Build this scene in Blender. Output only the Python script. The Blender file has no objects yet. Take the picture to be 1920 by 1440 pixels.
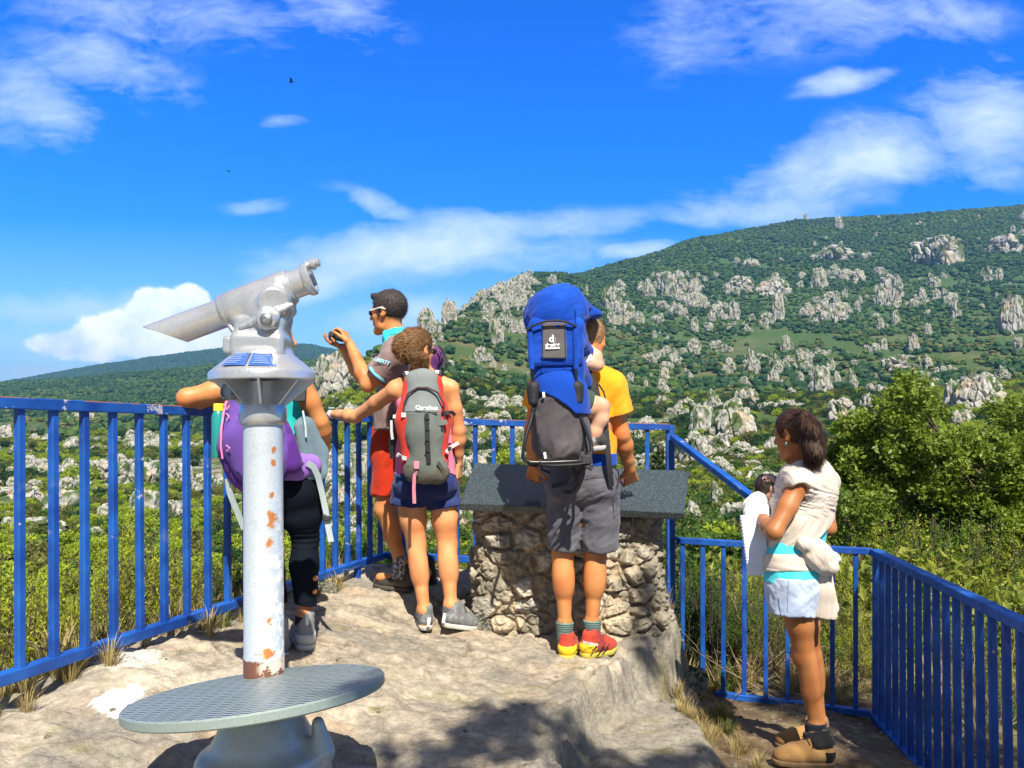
import bpy, math, random
import numpy as np
from mathutils import Vector, Matrix
R_ = math.radians
random.seed(7); rng = np.random.default_rng(7)
sc = bpy.context.scene
C = sc.collection
# ---------------- camera ----------------
FPX = 1480.0                       # focal length in pixels of the 1920 px wide photograph
CAM = np.array([0.0, 0.0, 1.2])
PITCH, ROLL = R_(3.29), R_(1.0)
F_ = np.array([0, math.cos(PITCH), math.sin(PITCH)])
R0 = np.array([1.0, 0, 0]); U0 = np.array([0, -math.sin(PITCH), math.cos(PITCH)])
RV = math.cos(ROLL)*R0 + math.sin(ROLL)*U0
UV = -math.sin(ROLL)*R0 + math.cos(ROLL)*U0
cd = bpy.data.cameras.new('camera'); cam = bpy.data.objects.new('camera', cd); C.objects.link(cam)
cd.sensor_width = 36; cd.lens = 36*FPX/1920; cd.clip_start = 0.05; cd.clip_end = 20000
cam.matrix_world = Matrix(((RV[0], UV[0], -F_[0], CAM[0]), (RV[1], UV[1], -F_[1], CAM[1]), (RV[2], UV[2], -F_[2], CAM[2]), (0, 0, 0, 1)))
sc.camera = cam
def P(u, v, Y):
    """world point seen at pixel (u,v) of the photo at distance Y ahead of the camera"""
    d = F_ + RV*((u-960)/FPX) + UV*((720-v)/FPX)
    return CAM + d*(Y/d[1])
def PA(u, v, Y):
    u = np.asarray(u, float); v = np.asarray(v, float); Y = np.asarray(Y, float)
    d = F_ + RV*((u-960)/FPX)[..., None] + UV*((720-v)/FPX)[..., None]
    return CAM + d*(Y/d[..., 1])[..., None]
def proj(p):
    q = np.asarray(p) - CAM
    z = q@F_
    return 960+FPX*(q@RV)/z, 720-FPX*(q@UV)/z
# ---------------- sun, sky, exposure ----------------
SUN_EL, SUN_AZ = R_(50), R_(12)    # azimuth: how far to the right of straight behind the camera
SDIR = Vector((math.sin(SUN_AZ)*math.cos(SUN_EL), -math.cos(SUN_AZ)*math.cos(SUN_EL), math.sin(SUN_EL)))
sl = bpy.data.lights.new('sun', 'SUN'); sl.energy = 5.0; sl.angle = R_(0.55); sl.color = (1.0, 0.93, 0.80)
so = bpy.data.objects.new('sun', sl); C.objects.link(so)
so.rotation_euler = SDIR.to_track_quat('Z', 'Y').to_euler()
sc.view_settings.view_transform = 'Standard'; sc.view_settings.look = 'None'
sc.view_settings.exposure = 0.78; sc.view_settings.gamma = 1
sc.render.engine = 'CYCLES'
cy = sc.cycles
cy.use_denoising = True; cy.max_bounces = 6; cy.diffuse_bounces = 3; cy.glossy_bounces = 2; cy.transmission_bounces = 3
cy.transparent_max_bounces = 8; cy.volume_bounces = 0; cy.sample_clamp_indirect = 6; cy.use_adaptive_sampling = True; cy.adaptive_threshold = 0.015
W = bpy.data.worlds.new('World'); sc.world = W; W.use_nodes = True
nt = W.node_tree; nt.nodes.clear()
class NG:
    """small helper to write node maths"""
    def __init__(s, nt): s.nt = nt; s.L = nt.links
    def n(s, t, **k):
        x = s.nt.nodes.new(t)
        for a, b in k.items(): setattr(x, a, b)
        return x
    def put(s, sock, v):
        if isinstance(v, bpy.types.NodeSocket): s.L.new(v, sock)
        elif v is not None: sock.default_value = v
    def m(s, op, a, b=None, c=None, clamp=False):
        x = s.n('ShaderNodeMath', operation=op, use_clamp=clamp)
        s.put(x.inputs[0], a); s.put(x.inputs[1], b); s.put(x.inputs[2], c)
        return x.outputs[0]
    def noise(s, vec, scale, detail=4, rough=.55, dist=0, lac=2.0):
        x = s.n('ShaderNodeTexNoise'); s.put(x.inputs['Vector'], vec)
        x.inputs['Scale'].default_value = scale; x.inputs['Detail'].default_value = detail
        x.inputs['Roughness'].default_value = rough; x.inputs['Distortion'].default_value = dist; x.inputs['Lacunarity'].default_value = lac
        return x.outputs[0]
    def mapr(s, v, a, b, c=0, d=1, smooth=False):
        x = s.n('ShaderNodeMapRange'); x.clamp = True
        if smooth: x.interpolation_type = 'SMOOTHSTEP'
        s.put(x.inputs[0], v)
        for i, q in enumerate((a, b, c, d)): s.put(x.inputs[i+1], q)
        return x.outputs[0]
    def mix(s, f, a, b, blend='MIX'):
        x = s.n('ShaderNodeMix', data_type='RGBA', blend_type=blend)
        s.put(x.inputs[0], f)
        for i, q in ((6, a), (7, b)):
            if isinstance(q, tuple) and len(q) == 3: q = q+(1,)
            s.put(x.inputs[i], q)
        return x.outputs[2]
    def comb(s, a, b, c):
        x = s.n('ShaderNodeCombineXYZ'); s.put(x.inputs[0], a); s.put(x.inputs[1], b); s.put(x.inputs[2], c); return x.outputs[0]
    def sep(s, v):
        x = s.n('ShaderNodeSeparateXYZ'); s.put(x.inputs[0], v); return x.outputs
    def mapping(s, v, scale=(1, 1, 1), rot=(0, 0, 0), loc=(0, 0, 0)):
        x = s.n('ShaderNodeMapping'); s.put(x.inputs[0], v); x.inputs['Scale'].default_value = scale; x.inputs['Rotation'].default_value = rot; x.inputs['Location'].default_value = loc
        return x.outputs[0]
g = NG(nt)
sky = g.n('ShaderNodeTexSky', sky_type='NISHITA'); sky.sun_disc = False; sky.sun_elevation = SUN_EL
sky.sun_rotation = math.pi - SUN_AZ; sky.altitude = 400; sky.air_density = 1.0; sky.dust_density = 0.35; sky.ozone_density = 2.5
tc = g.n('ShaderNodeTexCoord').outputs['Generated']
X, Yw, Z = g.sep(tc)
Yc = g.m('MAXIMUM', Yw, 0.02)
gx = g.m('DIVIDE', X, Yc); gz = g.m('DIVIDE', Z, Yc)
q = g.comb(gx, gz, 0)
hs = g.n('ShaderNodeHueSaturation'); hs.inputs['Hue'].default_value = 0.508; hs.inputs['Saturation'].default_value = 1.45; hs.inputs['Value'].default_value = 1.0
g.put(hs.inputs['Color'], sky.outputs[0])
skyc = g.mix(1.0, hs.outputs[0], g.mix(g.mapr(gz, -.05, .42), (.72, 1.10, 1.16), (.06, 1.42, 2.3)), 'MULTIPLY')
warp = g.noise(q, 3.0, 3)
wz = g.m('ADD', gz, g.m('MULTIPLY', g.m('SUBTRACT', warp, .5), .10))
wx = g.m('ADD', gx, g.m('MULTIPLY', g.m('SUBTRACT', g.noise(g.mapping(q, loc=(5, 3, 0)), 3.0, 3), .5), .16))
def cl(u, v, ru, rv, ang=0):
    """soft elliptical field of one cloud bank, in directions of the sky"""
    d = P(u, v, 1.0)-CAM
    a = g.m('SUBTRACT', wx, float(d[0])); b = g.m('SUBTRACT', wz, float(d[2]))
    ca, sa = math.cos(R_(ang)), math.sin(R_(ang))
    p_ = g.m('MULTIPLY', g.m('ADD', g.m('MULTIPLY', a, ca), g.m('MULTIPLY', b, sa)), FPX/ru)
    q_ = g.m('MULTIPLY', g.m('SUBTRACT', g.m('MULTIPLY', b, ca), g.m('MULTIPLY', a, sa)), FPX/rv)
    r = g.m('SQRT', g.m('ADD', g.m('MULTIPLY', p_, p_), g.m('MULTIPLY', q_, q_)))
    return g.mapr(r, 1.0, 0.0, 0, 1, True)
wisps = [(800, 475, 480, 85, 3, 1.25), (960, 425, 420, 50, 4, .9), (540, 520, 240, 60, 12, 1.1), (700, 385, 150, 36, -22, .8),
         (220, 130, 290, 100, -18, .62), (60, 190, 190, 130, -30, .66), (330, 30, 460, 110, -8, .5), (640, 40, 220, 110, -35, .5),
         (1600, 310, 430, 110, 14, 1.05), (1850, 230, 220, 190, 35, .9), (1450, 385, 330, 50, 6, .85), (1590, 168, 150, 36, 14, .85),
         (1500, 50, 460, 120, 6, .55), (1300, 60, 110, 150, -10, .45), (1760, 30, 220, 70, 5, .55), (160, 570, 380, 60, 2, .8),
         (60, 700, 160, 34, 0, 1.1), (770, 590, 210, 55, 0, .95), (530, 240, 60, 22, 15, .6), (120, 640, 320, 90, 0, .6), (1220, 470, 110, 26, 5, .9), (480, 372, 90, 24, 0, .5)]
# the sky overhead and behind the viewer, outside the picture: an added dim grey veil that takes the blue out of the fill light
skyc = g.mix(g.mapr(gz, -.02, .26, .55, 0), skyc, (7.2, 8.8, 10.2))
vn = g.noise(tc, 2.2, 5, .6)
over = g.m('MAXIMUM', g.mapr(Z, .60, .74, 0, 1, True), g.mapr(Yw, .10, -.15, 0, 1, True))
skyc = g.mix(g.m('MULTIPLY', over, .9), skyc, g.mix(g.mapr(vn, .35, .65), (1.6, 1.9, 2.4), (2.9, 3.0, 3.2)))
acc = None
for (u, v, ru, rv, an, st) in wisps:
    t = g.m('MULTIPLY', cl(u, v, ru, rv, an), st)
    acc = t if acc is None else g.m('MAXIMUM', acc, t)
fb = g.noise(g.mapping(g.comb(wx, wz, 0), scale=(1, 1.9, 1), rot=(0, 0, R_(-12))), 6.0, 9, .62, .25)
fb3 = g.noise(g.mapping(g.comb(wx, wz, 0), scale=(1, 2.6, 1), rot=(0, 0, R_(-16))), 22.0, 8, .65, .4)
cw = g.m('ADD', g.m('MULTIPLY', acc, 1.25), g.m('ADD', g.m('MULTIPLY', g.m('SUBTRACT', fb, .5), 2.6), g.m('MULTIPLY', g.m('SUBTRACT', fb3, .5), .9)))
cw = g.m('MULTIPLY', g.mapr(cw, .12, 1.75, 0, .90), g.mapr(acc, 0, .25))
# the bright heap cloud low on the left
fb2 = g.noise(q, 16, 7, .58)
cc_ = None
for (u, v, ru, rv) in [(150, 640, 90, 50), (215, 628, 100, 62), (280, 600, 90, 72), (265, 565, 55, 40), (345, 655, 150, 52), (310, 560, 40, 34), (400, 640, 90, 60)]:
    t = cl(u+10, v, ru*1.45, rv*1.5)
    cc_ = t if cc_ is None else g.m('MAXIMUM', cc_, t)
ch = g.mapr(g.m('ADD', cc_, g.m('MULTIPLY', g.m('SUBTRACT', fb2, .5), 1.1)), .30, .52, 0, .96, True)
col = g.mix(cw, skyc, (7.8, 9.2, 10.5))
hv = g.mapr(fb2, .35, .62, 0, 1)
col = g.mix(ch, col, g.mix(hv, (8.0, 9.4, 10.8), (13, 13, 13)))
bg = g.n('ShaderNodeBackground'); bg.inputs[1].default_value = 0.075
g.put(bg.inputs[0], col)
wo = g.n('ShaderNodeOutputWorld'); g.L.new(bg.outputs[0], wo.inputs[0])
# ---------------- numpy noise ----------------
def _h(ix, iy, iz, s=0):
    n = (ix.astype(np.int64)*374761393 + iy.astype(np.int64)*668265263 + iz.astype(np.int64)*2147483647 + s*974634777) & 0xffffffff
    n = ((n ^ (n >> 13))*1274126177) & 0xffffffff
    n = ((n ^ (n >> 16))*2246822519) & 0xffffffff
    return ((n ^ (n >> 15)) & 0xffffff)/float(0xffffff)
def vnoise(p, s=0):
    p = np.asarray(p, float); i = np.floor(p).astype(np.int64); f = p-i; f = f*f*(3-2*f)
    x, y, z = i[..., 0], i[..., 1], i[..., 2]; fx, fy, fz = f[..., 0], f[..., 1], f[..., 2]
    def L(a, b, t): return a+(b-a)*t
    return L(L(L(_h(x, y, z, s), _h(x+1, y, z, s), fx), L(_h(x, y+1, z, s), _h(x+1, y+1, z, s), fx), fy),
             L(L(_h(x, y, z+1, s), _h(x+1, y, z+1, s), fx), L(_h(x, y+1, z+1, s), _h(x+1, y+1, z+1, s), fx), fy), fz)*2-1
def fbm(p, o=4, s=0, g_=.5, ridged=False):
    a = 1.0; t = 0; n = 0; p = np.asarray(p, float)
    for k in range(o):
        v = vnoise(p*(2.03**k)+17.3*k, s+k)
        if ridged: v = 1-2*np.abs(v)
        t = t+a*v; n += a; a *= g_
    return t/n
def worley(p, s=0):
    """F1, F2, id of the nearest cell"""
    p = np.asarray(p, float); i = np.floor(p).astype(np.int64)
    f1 = np.full(p.shape[:-1], 9.0); f2 = f1.copy(); idn = np.zeros(p.shape[:-1])
    for dx in (-1, 0, 1):
        for dy in (-1, 0, 1):
            for dz in (-1, 0, 1):
                c = i+np.array([dx, dy, dz])
                q = c+np.stack([_h(c[..., 0], c[..., 1], c[..., 2], s+a) for a in (1, 2, 3)], -1)
                d = np.sqrt(((p-q)**2).sum(-1))
                m = d < f1
                f2 = np.where(m, f1, np.minimum(f2, d)); idn = np.where(m, _h(c[..., 0], c[..., 1], c[..., 2], s+9), idn); f1 = np.where(m, d, f1)
    return f1, f2, idn
def sstep(a, b, x):
    t = np.clip((x-a)/(b-a), 0, 1); return t*t*(3-2*t)
# ---------------- objects ----------------
WL = {}
def V3(a): return Vector((float(a[0]), float(a[1]), float(a[2])))
def tag(o, label=None, cat=None, group=None, kind=None):
    if label: o['label'] = label
    if cat: o['category'] = cat
    if group: o['group'] = group
    if kind: o['kind'] = kind
    return o
def thing(name, loc, label, cat, group=None):
    o = bpy.data.objects.new(name, None); C.objects.link(o); o.location = V3(loc); o.empty_display_size = .1
    WL[o.name] = np.array([float(x) for x in loc]); return tag(o, label, cat, group)
def mesh_data(name, v, f, smooth=True, mats=(), mi=None, col=None, sharp=None):
    me = bpy.data.meshes.new(name); v = np.asarray(v, np.float32)
    if isinstance(f, np.ndarray):
        k = f.shape[1]; me.vertices.add(len(v)); me.vertices.foreach_set('co', v.ravel())
        me.loops.add(f.size); me.loops.foreach_set('vertex_index', f.astype(np.int32).ravel())
        me.polygons.add(len(f)); me.polygons.foreach_set('loop_start', np.arange(0, f.size, k, dtype=np.int32))
        me.update(calc_edges=True)
    else:
        me.from_pydata([tuple(map(float, x)) for x in v], [], [tuple(map(int, x)) for x in f]); me.update()
    n = len(me.polygons)
    me.polygons.foreach_set('use_smooth', np.full(n, bool(smooth)))
    for m in mats: me.materials.append(m)
    if mi is not None: me.polygons.foreach_set('material_index', np.asarray(mi, np.int32))
    if col is not None:
        a = me.color_attributes.new('Col', 'FLOAT_COLOR', 'POINT'); c = np.ones((len(v), 4), np.float32); c[:, :3] = col; a.data.foreach_set('color', c.ravel())
    if sharp is not None and smooth:
        try: me.set_sharp_from_angle(angle=R_(sharp))
        except Exception: pass
    me.update()
    return me
def obj(name, v, f, mat, parent=None, smooth=True, col=None, label=None, cat=None, group=None, kind=None, sharp=40, mi=None):
    v = np.array(v, float)
    if parent is not None: org = WL[parent.name]
    else: org = np.array([(v[:, 0].min()+v[:, 0].max())/2, (v[:, 1].min()+v[:, 1].max())/2, v[:, 2].min()])
    mats = mat if isinstance(mat, (list, tuple)) else [mat]
    me = mesh_data(name, v-org, f, smooth, mats, mi, col, sharp)
    o = bpy.data.objects.new(name, me); C.objects.link(o)
    if parent is not None: o.parent = parent
    else: o.location = V3(org)
    WL[o.name] = org
    return tag(o, label, cat, group, kind)
class MB:
    """collects simple shapes in world coordinates"""
    def __init__(s): s.v = []; s.f = []; s.mi = []; s.cur = 0
    def add(s, v, f):
        n = len(s.v); s.v += [tuple(map(float, x)) for x in v]; s.f += [tuple(i+n for i in q) for q in f]; s.mi += [s.cur]*len(f); return s
    def box(s, c, h, ax=None, bev=0.0):
        """box with centre c, half sizes h, axes ax (rows); bevelled along all edges when bev>0"""
        ax = np.eye(3) if ax is None else np.asarray(ax, float); c = np.asarray(c, float); h = np.asarray(h, float)
        if bev <= 0:
            p = [c+sum(ax[k]*h[k]*sg[k] for k in range(3)) for sg in [(-1,-1,-1),(1,-1,-1),(1,1,-1),(-1,1,-1),(-1,-1,1),(1,-1,1),(1,1,1),(-1,1,1)]]
            return s.add(p, [(0,3,2,1),(4,5,6,7),(0,1,5,4),(1,2,6,5),(2,3,7,6),(3,0,4,7)])
        P_ = []; idx = {}
        for sx in (-1, 1):
            for sy in (-1, 1):
                for sz in (-1, 1):
                    for a in range(3):
                        hh = h-bev; hh = hh.copy(); hh[a] = h[a]
                        idx[(sx, sy, sz, a)] = len(P_); P_.append(c+ax[0]*hh[0]*sx+ax[1]*hh[1]*sy+ax[2]*hh[2]*sz)
        F = []
        def quad(q):
            a, b, c_, d = [P_[i] for i in q]; nrm = np.cross(b-a, c_-a)
            F.append(tuple(q) if np.dot(nrm, (a+b+c_+d)/4-c) > 0 else tuple(q[::-1]))
        for a in range(3):
            o1, o2 = [k for k in range(3) if k != a]
            for sg in (-1, 1):
                q = []
                for (x, y) in ((-1, -1), (1, -1), (1, 1), (-1, 1)):
                    k = [0, 0, 0]; k[a] = sg; k[o1] = x; k[o2] = y; q.append(idx[(k[0], k[1], k[2], a)])
                quad(q)
        for a in range(3):
            o1, o2 = [k for k in range(3) if k != a]
            for x in (-1, 1):
                for y in (-1, 1):
                    q = []
                    for (z, w) in ((-1, o1), (1, o1), (1, o2), (-1, o2)):
                        k = [0, 0, 0]; k[a] = z; k[o1] = x; k[o2] = y; q.append(idx[(k[0], k[1], k[2], w)])
                    quad(q)
        for sx in (-1, 1):
            for sy in (-1, 1):
                for sz in (-1, 1):
                    q = [idx[(sx, sy, sz, a)] for a in range(3)]
                    a, b, c_ = [P_[i] for i in q]
                    F.append(tuple(q) if np.dot(np.cross(b-a, c_-a), (a+b+c_)/3-c) > 0 else tuple(q[::-1]))
        return s.add(P_, F)
    def beam(s, a, b, w, h, up=(0, 0, 1), bev=0.003):
        a = np.asarray(a, float); b = np.asarray(b, float); d = b-a; L = np.linalg.norm(d); d = d/L
        r = np.cross(d, up); r /= np.linalg.norm(r); u = np.cross(r, d)
        return s.box((a+b)/2, (L/2, w/2, h/2), (d, r, u), bev)
    def tube(s, pts, rad, n=8, cap=True, flat=None):
        pts = [np.asarray(p, float) for p in pts]; m = len(pts)
        rad = [rad]*m if np.isscalar(rad) else list(rad)
        V = []; F = []; r = None
        for i, p in enumerate(pts):
            t = pts[min(i+1, m-1)]-pts[max(i-1, 0)]; t = t/(np.linalg.norm(t)+1e-9)
            if r is None:
                r = np.cross(t, (0, 0, 1.0)) if abs(t[2]) < .9 else np.cross(t, (1.0, 0, 0))
            r = r-t*np.dot(r, t); r /= np.linalg.norm(r)+1e-9; b = np.cross(t, r)
            for k in range(n):
                a = 2*math.pi*k/n
                V.append(p+rad[i]*(math.cos(a)*r+math.sin(a)*b))
        for i in range(m-1):
            for k in range(n):
                k2 = (k+1) % n; F.append((i*n+k, i*n+k2, (i+1)*n+k2, (i+1)*n+k))
        if cap: F.append(tuple(range(n-1, -1, -1))); F.append(tuple((m-1)*n+k for k in range(n)))
        return s.add(V, F)
    def lathe(s, c, ax, prof, n=32, cap=True):
        """profile [(t along axis, radius)] spun around the axis from c"""
        c = np.asarray(c, float); ax = np.asarray(ax, float); ax = ax/np.linalg.norm(ax)
        r = np.cross(ax, (0, 1.0, 0.1)); r /= np.linalg.norm(r); b = np.cross(ax, r)
        V = []; F = []; m = len(prof)
        for (t, q) in prof:
            for k in range(n):
                a = 2*math.pi*k/n; V.append(c+ax*t+q*(math.cos(a)*r+math.sin(a)*b))
        for i in range(m-1):
            for k in range(n):
                k2 = (k+1) % n; F.append((i*n+k, i*n+k2, (i+1)*n+k2, (i+1)*n+k))
        if cap: F.append(tuple(range(n-1, -1, -1))); F.append(tuple((m-1)*n+k for k in range(n)))
        return s.add(V, F)
    def ribbon(s, pts, w, nrm, th=0.002):
        """flat strap through pts; w half width, nrm the strap's facing direction"""
        pts = [np.asarray(p, float) for p in pts]; m = len(pts); V = []; F = []
        nrms = [np.asarray(nrm, float)]*m if np.ndim(nrm) == 1 else [np.asarray(x, float) for x in nrm]
        for i, p in enumerate(pts):
            t = pts[min(i+1, m-1)]-pts[max(i-1, 0)]; t /= np.linalg.norm(t)+1e-9
            sd = np.cross(t, nrms[i]); sd /= np.linalg.norm(sd)+1e-9; nn = np.cross(sd, t)
            V += [p+sd*w+nn*th, p-sd*w+nn*th, p-sd*w-nn*th, p+sd*w-nn*th]
        for i in range(m-1):
            a = i*4; b = a+4
            for k in range(4): F.append((a+k, b+k, b+(k+1) % 4, a+(k+1) % 4))
        F += [(0, 1, 2, 3), ((m-1)*4+3, (m-1)*4+2, (m-1)*4+1, (m-1)*4)]
        return s.add(V, F)
    def obj(s, name, mat, parent=None, **k):
        return obj(name, s.v, s.f, mat, parent, mi=s.mi if isinstance(mat, (list, tuple)) else None, **k)
# ---------------- materials ----------------
def mat(name, col, rough=.6, var=.12, vs=6.0, bump=0.0, bs=60.0, metal=0.0, attr=False, sub=0.0, stretch=None, col2=None, m2=(.5, .6), s2=4.0, coat=0.0, sheen=0.0, bdist=.01, spec=.5, detail=5, trans=0.0, rnd=0.0):
    m = bpy.data.materials.new(name); m.use_nodes = True; nt = m.node_tree; nt.nodes.clear(); g = NG(nt)
    b = g.n('ShaderNodeBsdfPrincipled'); o = g.n('ShaderNodeOutputMaterial')
    tc = g.n('ShaderNodeTexCoord').outputs['Object']
    vec = g.mapping(tc, scale=stretch) if stretch else tc
    if attr:
        a = g.n('ShaderNodeAttribute'); a.attribute_name = 'Col'; base = a.outputs['Color']
    else: base = tuple(col)+(1,)
    if col2 is not None:
        f = g.mapr(g.noise(vec, s2, 6, .6), m2[0], m2[1]); base = g.mix(f, base if attr else tuple(col), tuple(col2))
    if var > 0:
        n = g.noise(vec, vs, detail, .6); k = g.mapr(n, .3, .7, 1-var, 1+var)
        if rnd > 0:
            oi = g.n('ShaderNodeObjectInfo').outputs['Random']; k = g.m('MULTIPLY', k, g.mapr(oi, 0, 1, 1-rnd, 1+rnd))
        base = g.mix(1.0, base if not isinstance(base, tuple) else base, g.comb(k, k, k), 'MULTIPLY')
    g.put(b.inputs['Base Color'], base)
    b.inputs['Roughness'].default_value = rough; b.inputs['Metallic'].default_value = metal
    b.inputs['Subsurface Weight'].default_value = sub
    if sub > 0: b.inputs['Subsurface Radius'].default_value = (.012, .005, .003); b.inputs['Subsurface Scale'].default_value = 1
    b.inputs['Coat Weight'].default_value = coat; b.inputs['Sheen Weight'].default_value = sheen; b.inputs['Specular IOR Level'].default_value = spec
    if bump > 0:
        bp = g.n('ShaderNodeBump'); bp.inputs['Strength'].default_value = bump; bp.inputs['Distance'].default_value = bdist
        g.put(bp.inputs['Height'], g.noise(vec, bs, 5, .65)); g.L.new(bp.outputs[0], b.inputs['Normal'])
    if trans > 0:
        tr = g.n('ShaderNodeBsdfTranslucent'); g.put(tr.inputs[0], base); mx = g.n('ShaderNodeMixShader'); mx.inputs[0].default_value = trans
        g.L.new(b.outputs[0], mx.inputs[1]); g.L.new(tr.outputs[0], mx.inputs[2]); g.L.new(mx.outputs[0], o.inputs[0])
    else: g.L.new(b.outputs[0], o.inputs[0])
    return m
# ---------------- signed distance modelling: bodies, clothes, hair, rocks ----------------
def nrm(a): a = np.asarray(a, float); return a/(np.linalg.norm(a)+1e-12)
def frame(fwd, up=(0, 0, 1)):
    f = nrm(fwd); r = nrm(np.cross(f, up)); u = np.cross(r, f); return r, f, u
class SDF:
    def __init__(s): s.p = []
    def _a(s, lo, hi, fn, k, op): s.p.append((np.asarray(lo, float), np.asarray(hi, float), fn, k, op)); return s
    def rc(s, a, b, ra, rb=None, k=.02, flat=None, op='u'):
        a = np.asarray(a, float); b = np.asarray(b, float); rb = ra if rb is None else rb
        def fn(p):
            pa = p-a; ba = b-a
            if flat is not None:
                n = nrm(flat[0]); e = 1/flat[1]-1
                pa = pa+(pa@n)[..., None]*n*e; ba = ba+np.dot(ba, n)*n*e
            h = np.clip((pa@ba)/(ba@ba+1e-12), 0, 1)
            return np.sqrt(((pa-h[..., None]*ba)**2).sum(-1))-(ra+(rb-ra)*h)
        m = max(ra, rb); return s._a(np.minimum(a, b)-m, np.maximum(a, b)+m, fn, k, op)
    def chain(s, pts, rads, **kw):
        for i in range(len(pts)-1): s.rc(pts[i], pts[i+1], rads[i], rads[i+1], **kw)
        return s
    def cc(s, a, b, ra, rb, k=.02, flat=None, rnd=.006, op='u'):
        a = np.asarray(a, float); b = np.asarray(b, float)
        def fn(p):
            pa = p-a; ba = b-a
            if flat is not None:
                n = nrm(flat[0]); e = 1/flat[1]-1; pa = pa+(pa@n)[..., None]*n*e; ba = ba+np.dot(ba, n)*n*e
            L = np.linalg.norm(ba); t = (pa@ba)/L; rad = np.sqrt(np.maximum((pa**2).sum(-1)-t*t, 0))
            r = ra+(rb-ra)*np.clip(t/L, 0, 1)
            dx = rad-r+rnd; dy = np.abs(t-L/2)-L/2+rnd
            return np.minimum(np.maximum(dx, dy), 0)+np.sqrt(np.maximum(dx, 0)**2+np.maximum(dy, 0)**2)-rnd
        m = max(ra, rb); return s._a(np.minimum(a, b)-m, np.maximum(a, b)+m, fn, k, op)
    def ell(s, c, r, ax=None, k=.02, op='u'):
        c = np.asarray(c, float); r = np.asarray(r, float); ax = np.eye(3) if ax is None else np.asarray(ax, float)
        def fn(p):
            q = (p-c)@ax.T; k0 = np.sqrt(((q/r)**2).sum(-1)); k1 = np.sqrt(((q/(r*r))**2).sum(-1))
            return k0*(k0-1)/(k1+1e-9)
        m = r.max(); return s._a(c-m, c+m, fn, k, op)
    def box(s, c, h, ax=None, rnd=.01, k=.02, op='u'):
        c = np.asarray(c, float); h = np.asarray(h, float); ax = np.eye(3) if ax is None else np.asarray(ax, float)
        def fn(p):
            q = np.abs((p-c)@ax.T)-h+rnd
            return np.sqrt((np.maximum(q, 0)**2).sum(-1))+np.minimum(q.max(-1), 0)-rnd
        m = np.linalg.norm(h); return s._a(c-m, c+m, fn, k, op)
    def mesh(s, vox, disp=None, band=.04, clip=None, inflate=0.0):
        us = [q for q in s.p if q[4] == 'u']
        lo = np.min([q[0] for q in us], 0)-vox*3-inflate-.01; hi = np.max([q[1] for q in us], 0)+vox*3+inflate+.01
        n = np.ceil((hi-lo)/vox).astype(int)+1
        D = np.full(n, 1.0, np.float32)
        ax = [lo[i]+vox*np.arange(n[i]) for i in range(3)]
        for (a, b, fn, k, op) in s.p:
            pad = k+vox*3+inflate+.01
            i0 = np.clip(np.floor((a-pad-lo)/vox).astype(int), 0, n); i1 = np.clip(np.ceil((b+pad-lo)/vox).astype(int)+1, 0, n)
            if np.any(i1 <= i0): continue
            G = np.stack(np.meshgrid(*[ax[i][i0[i]:i1[i]] for i in range(3)], indexing='ij'), -1)
            d = fn(G)-inflate; sl_ = tuple(slice(i0[i], i1[i]) for i in range(3)); o = D[sl_]
            if op == 'u':
                h = np.clip(.5+.5*(o-d)/k, 0, 1); D[sl_] = o+(d-o)*h-k*h*(1-h)
            else:
                h = np.clip(.5-.5*(o+d)/k, 0, 1); D[sl_] = o+(-d-o)*h+k*h*(1-h)
        if disp is not None or clip is not None:
            m = np.abs(D) < band if clip is None else D < band
            I = np.argwhere(m); pts = lo+I*vox
            if disp is not None: D[m] = D[m]-disp(pts)
            if clip is not None: D[m] = np.maximum(D[m], clip(pts))
        return surface_nets(D, lo, vox)
def surface_nets(D, lo, h):
    ins = D < 0; nx, ny, nz = D.shape
    cs = [(dx, dy, dz) for dx in (0, 1) for dy in (0, 1) for dz in (0, 1)]
    cnt = sum(ins[dx:nx-1+dx, dy:ny-1+dy, dz:nz-1+dz].astype(np.int8) for dx, dy, dz in cs)
    act = (cnt > 0) & (cnt < 8); I = np.argwhere(act)
    vid = np.full(act.shape, -1, np.int64); vid[act] = np.arange(len(I))
    acc = np.zeros((len(I), 3)); num = np.zeros(len(I))
    vals = {c: D[I[:, 0]+c[0], I[:, 1]+c[1], I[:, 2]+c[2]].astype(float) for c in cs}
    for c in cs:
        for a in range(3):
            if c[a] == 0:
                d = list(c); d[a] = 1; d = tuple(d); v0, v1 = vals[c], vals[d]
                m = (v0 < 0) != (v1 < 0); t = np.where(m, v0/(v0-v1+1e-20), 0)
                p = np.array(c, float)+t[:, None]*np.eye(3)[a]
                acc[m] += p[m]; num[m] += 1
    V = lo+(I+acc/num[:, None])*h
    F = []
    for a in range(3):
        b, c = (a+1) % 3, (a+2) % 3
        s0 = [slice(None)]*3; s1 = [slice(None)]*3; s0[a] = slice(0, D.shape[a]-1); s1[a] = slice(1, D.shape[a])
        A = ins[tuple(s0)]; B = ins[tuple(s1)]; E = np.argwhere(A != B)
        E = E[(E[:, b] > 0) & (E[:, c] > 0) & (E[:, b] < D.shape[b]-1) & (E[:, c] < D.shape[c]-1)]
        e = np.eye(3, dtype=int)
        q = []
        for (ob, oc) in ((-1, -1), (0, -1), (0, 0), (-1, 0)):
            Q = E+ob*e[b]+oc*e[c]; q.append(vid[Q[:, 0], Q[:, 1], Q[:, 2]])
        q = np.stack(q, 1); fl = ~A[E[:, 0], E[:, 1], E[:, 2]]
        q[fl] = q[fl][:, ::-1]; F.append(q)
    return V, np.concatenate(F).astype(np.int64)
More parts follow.
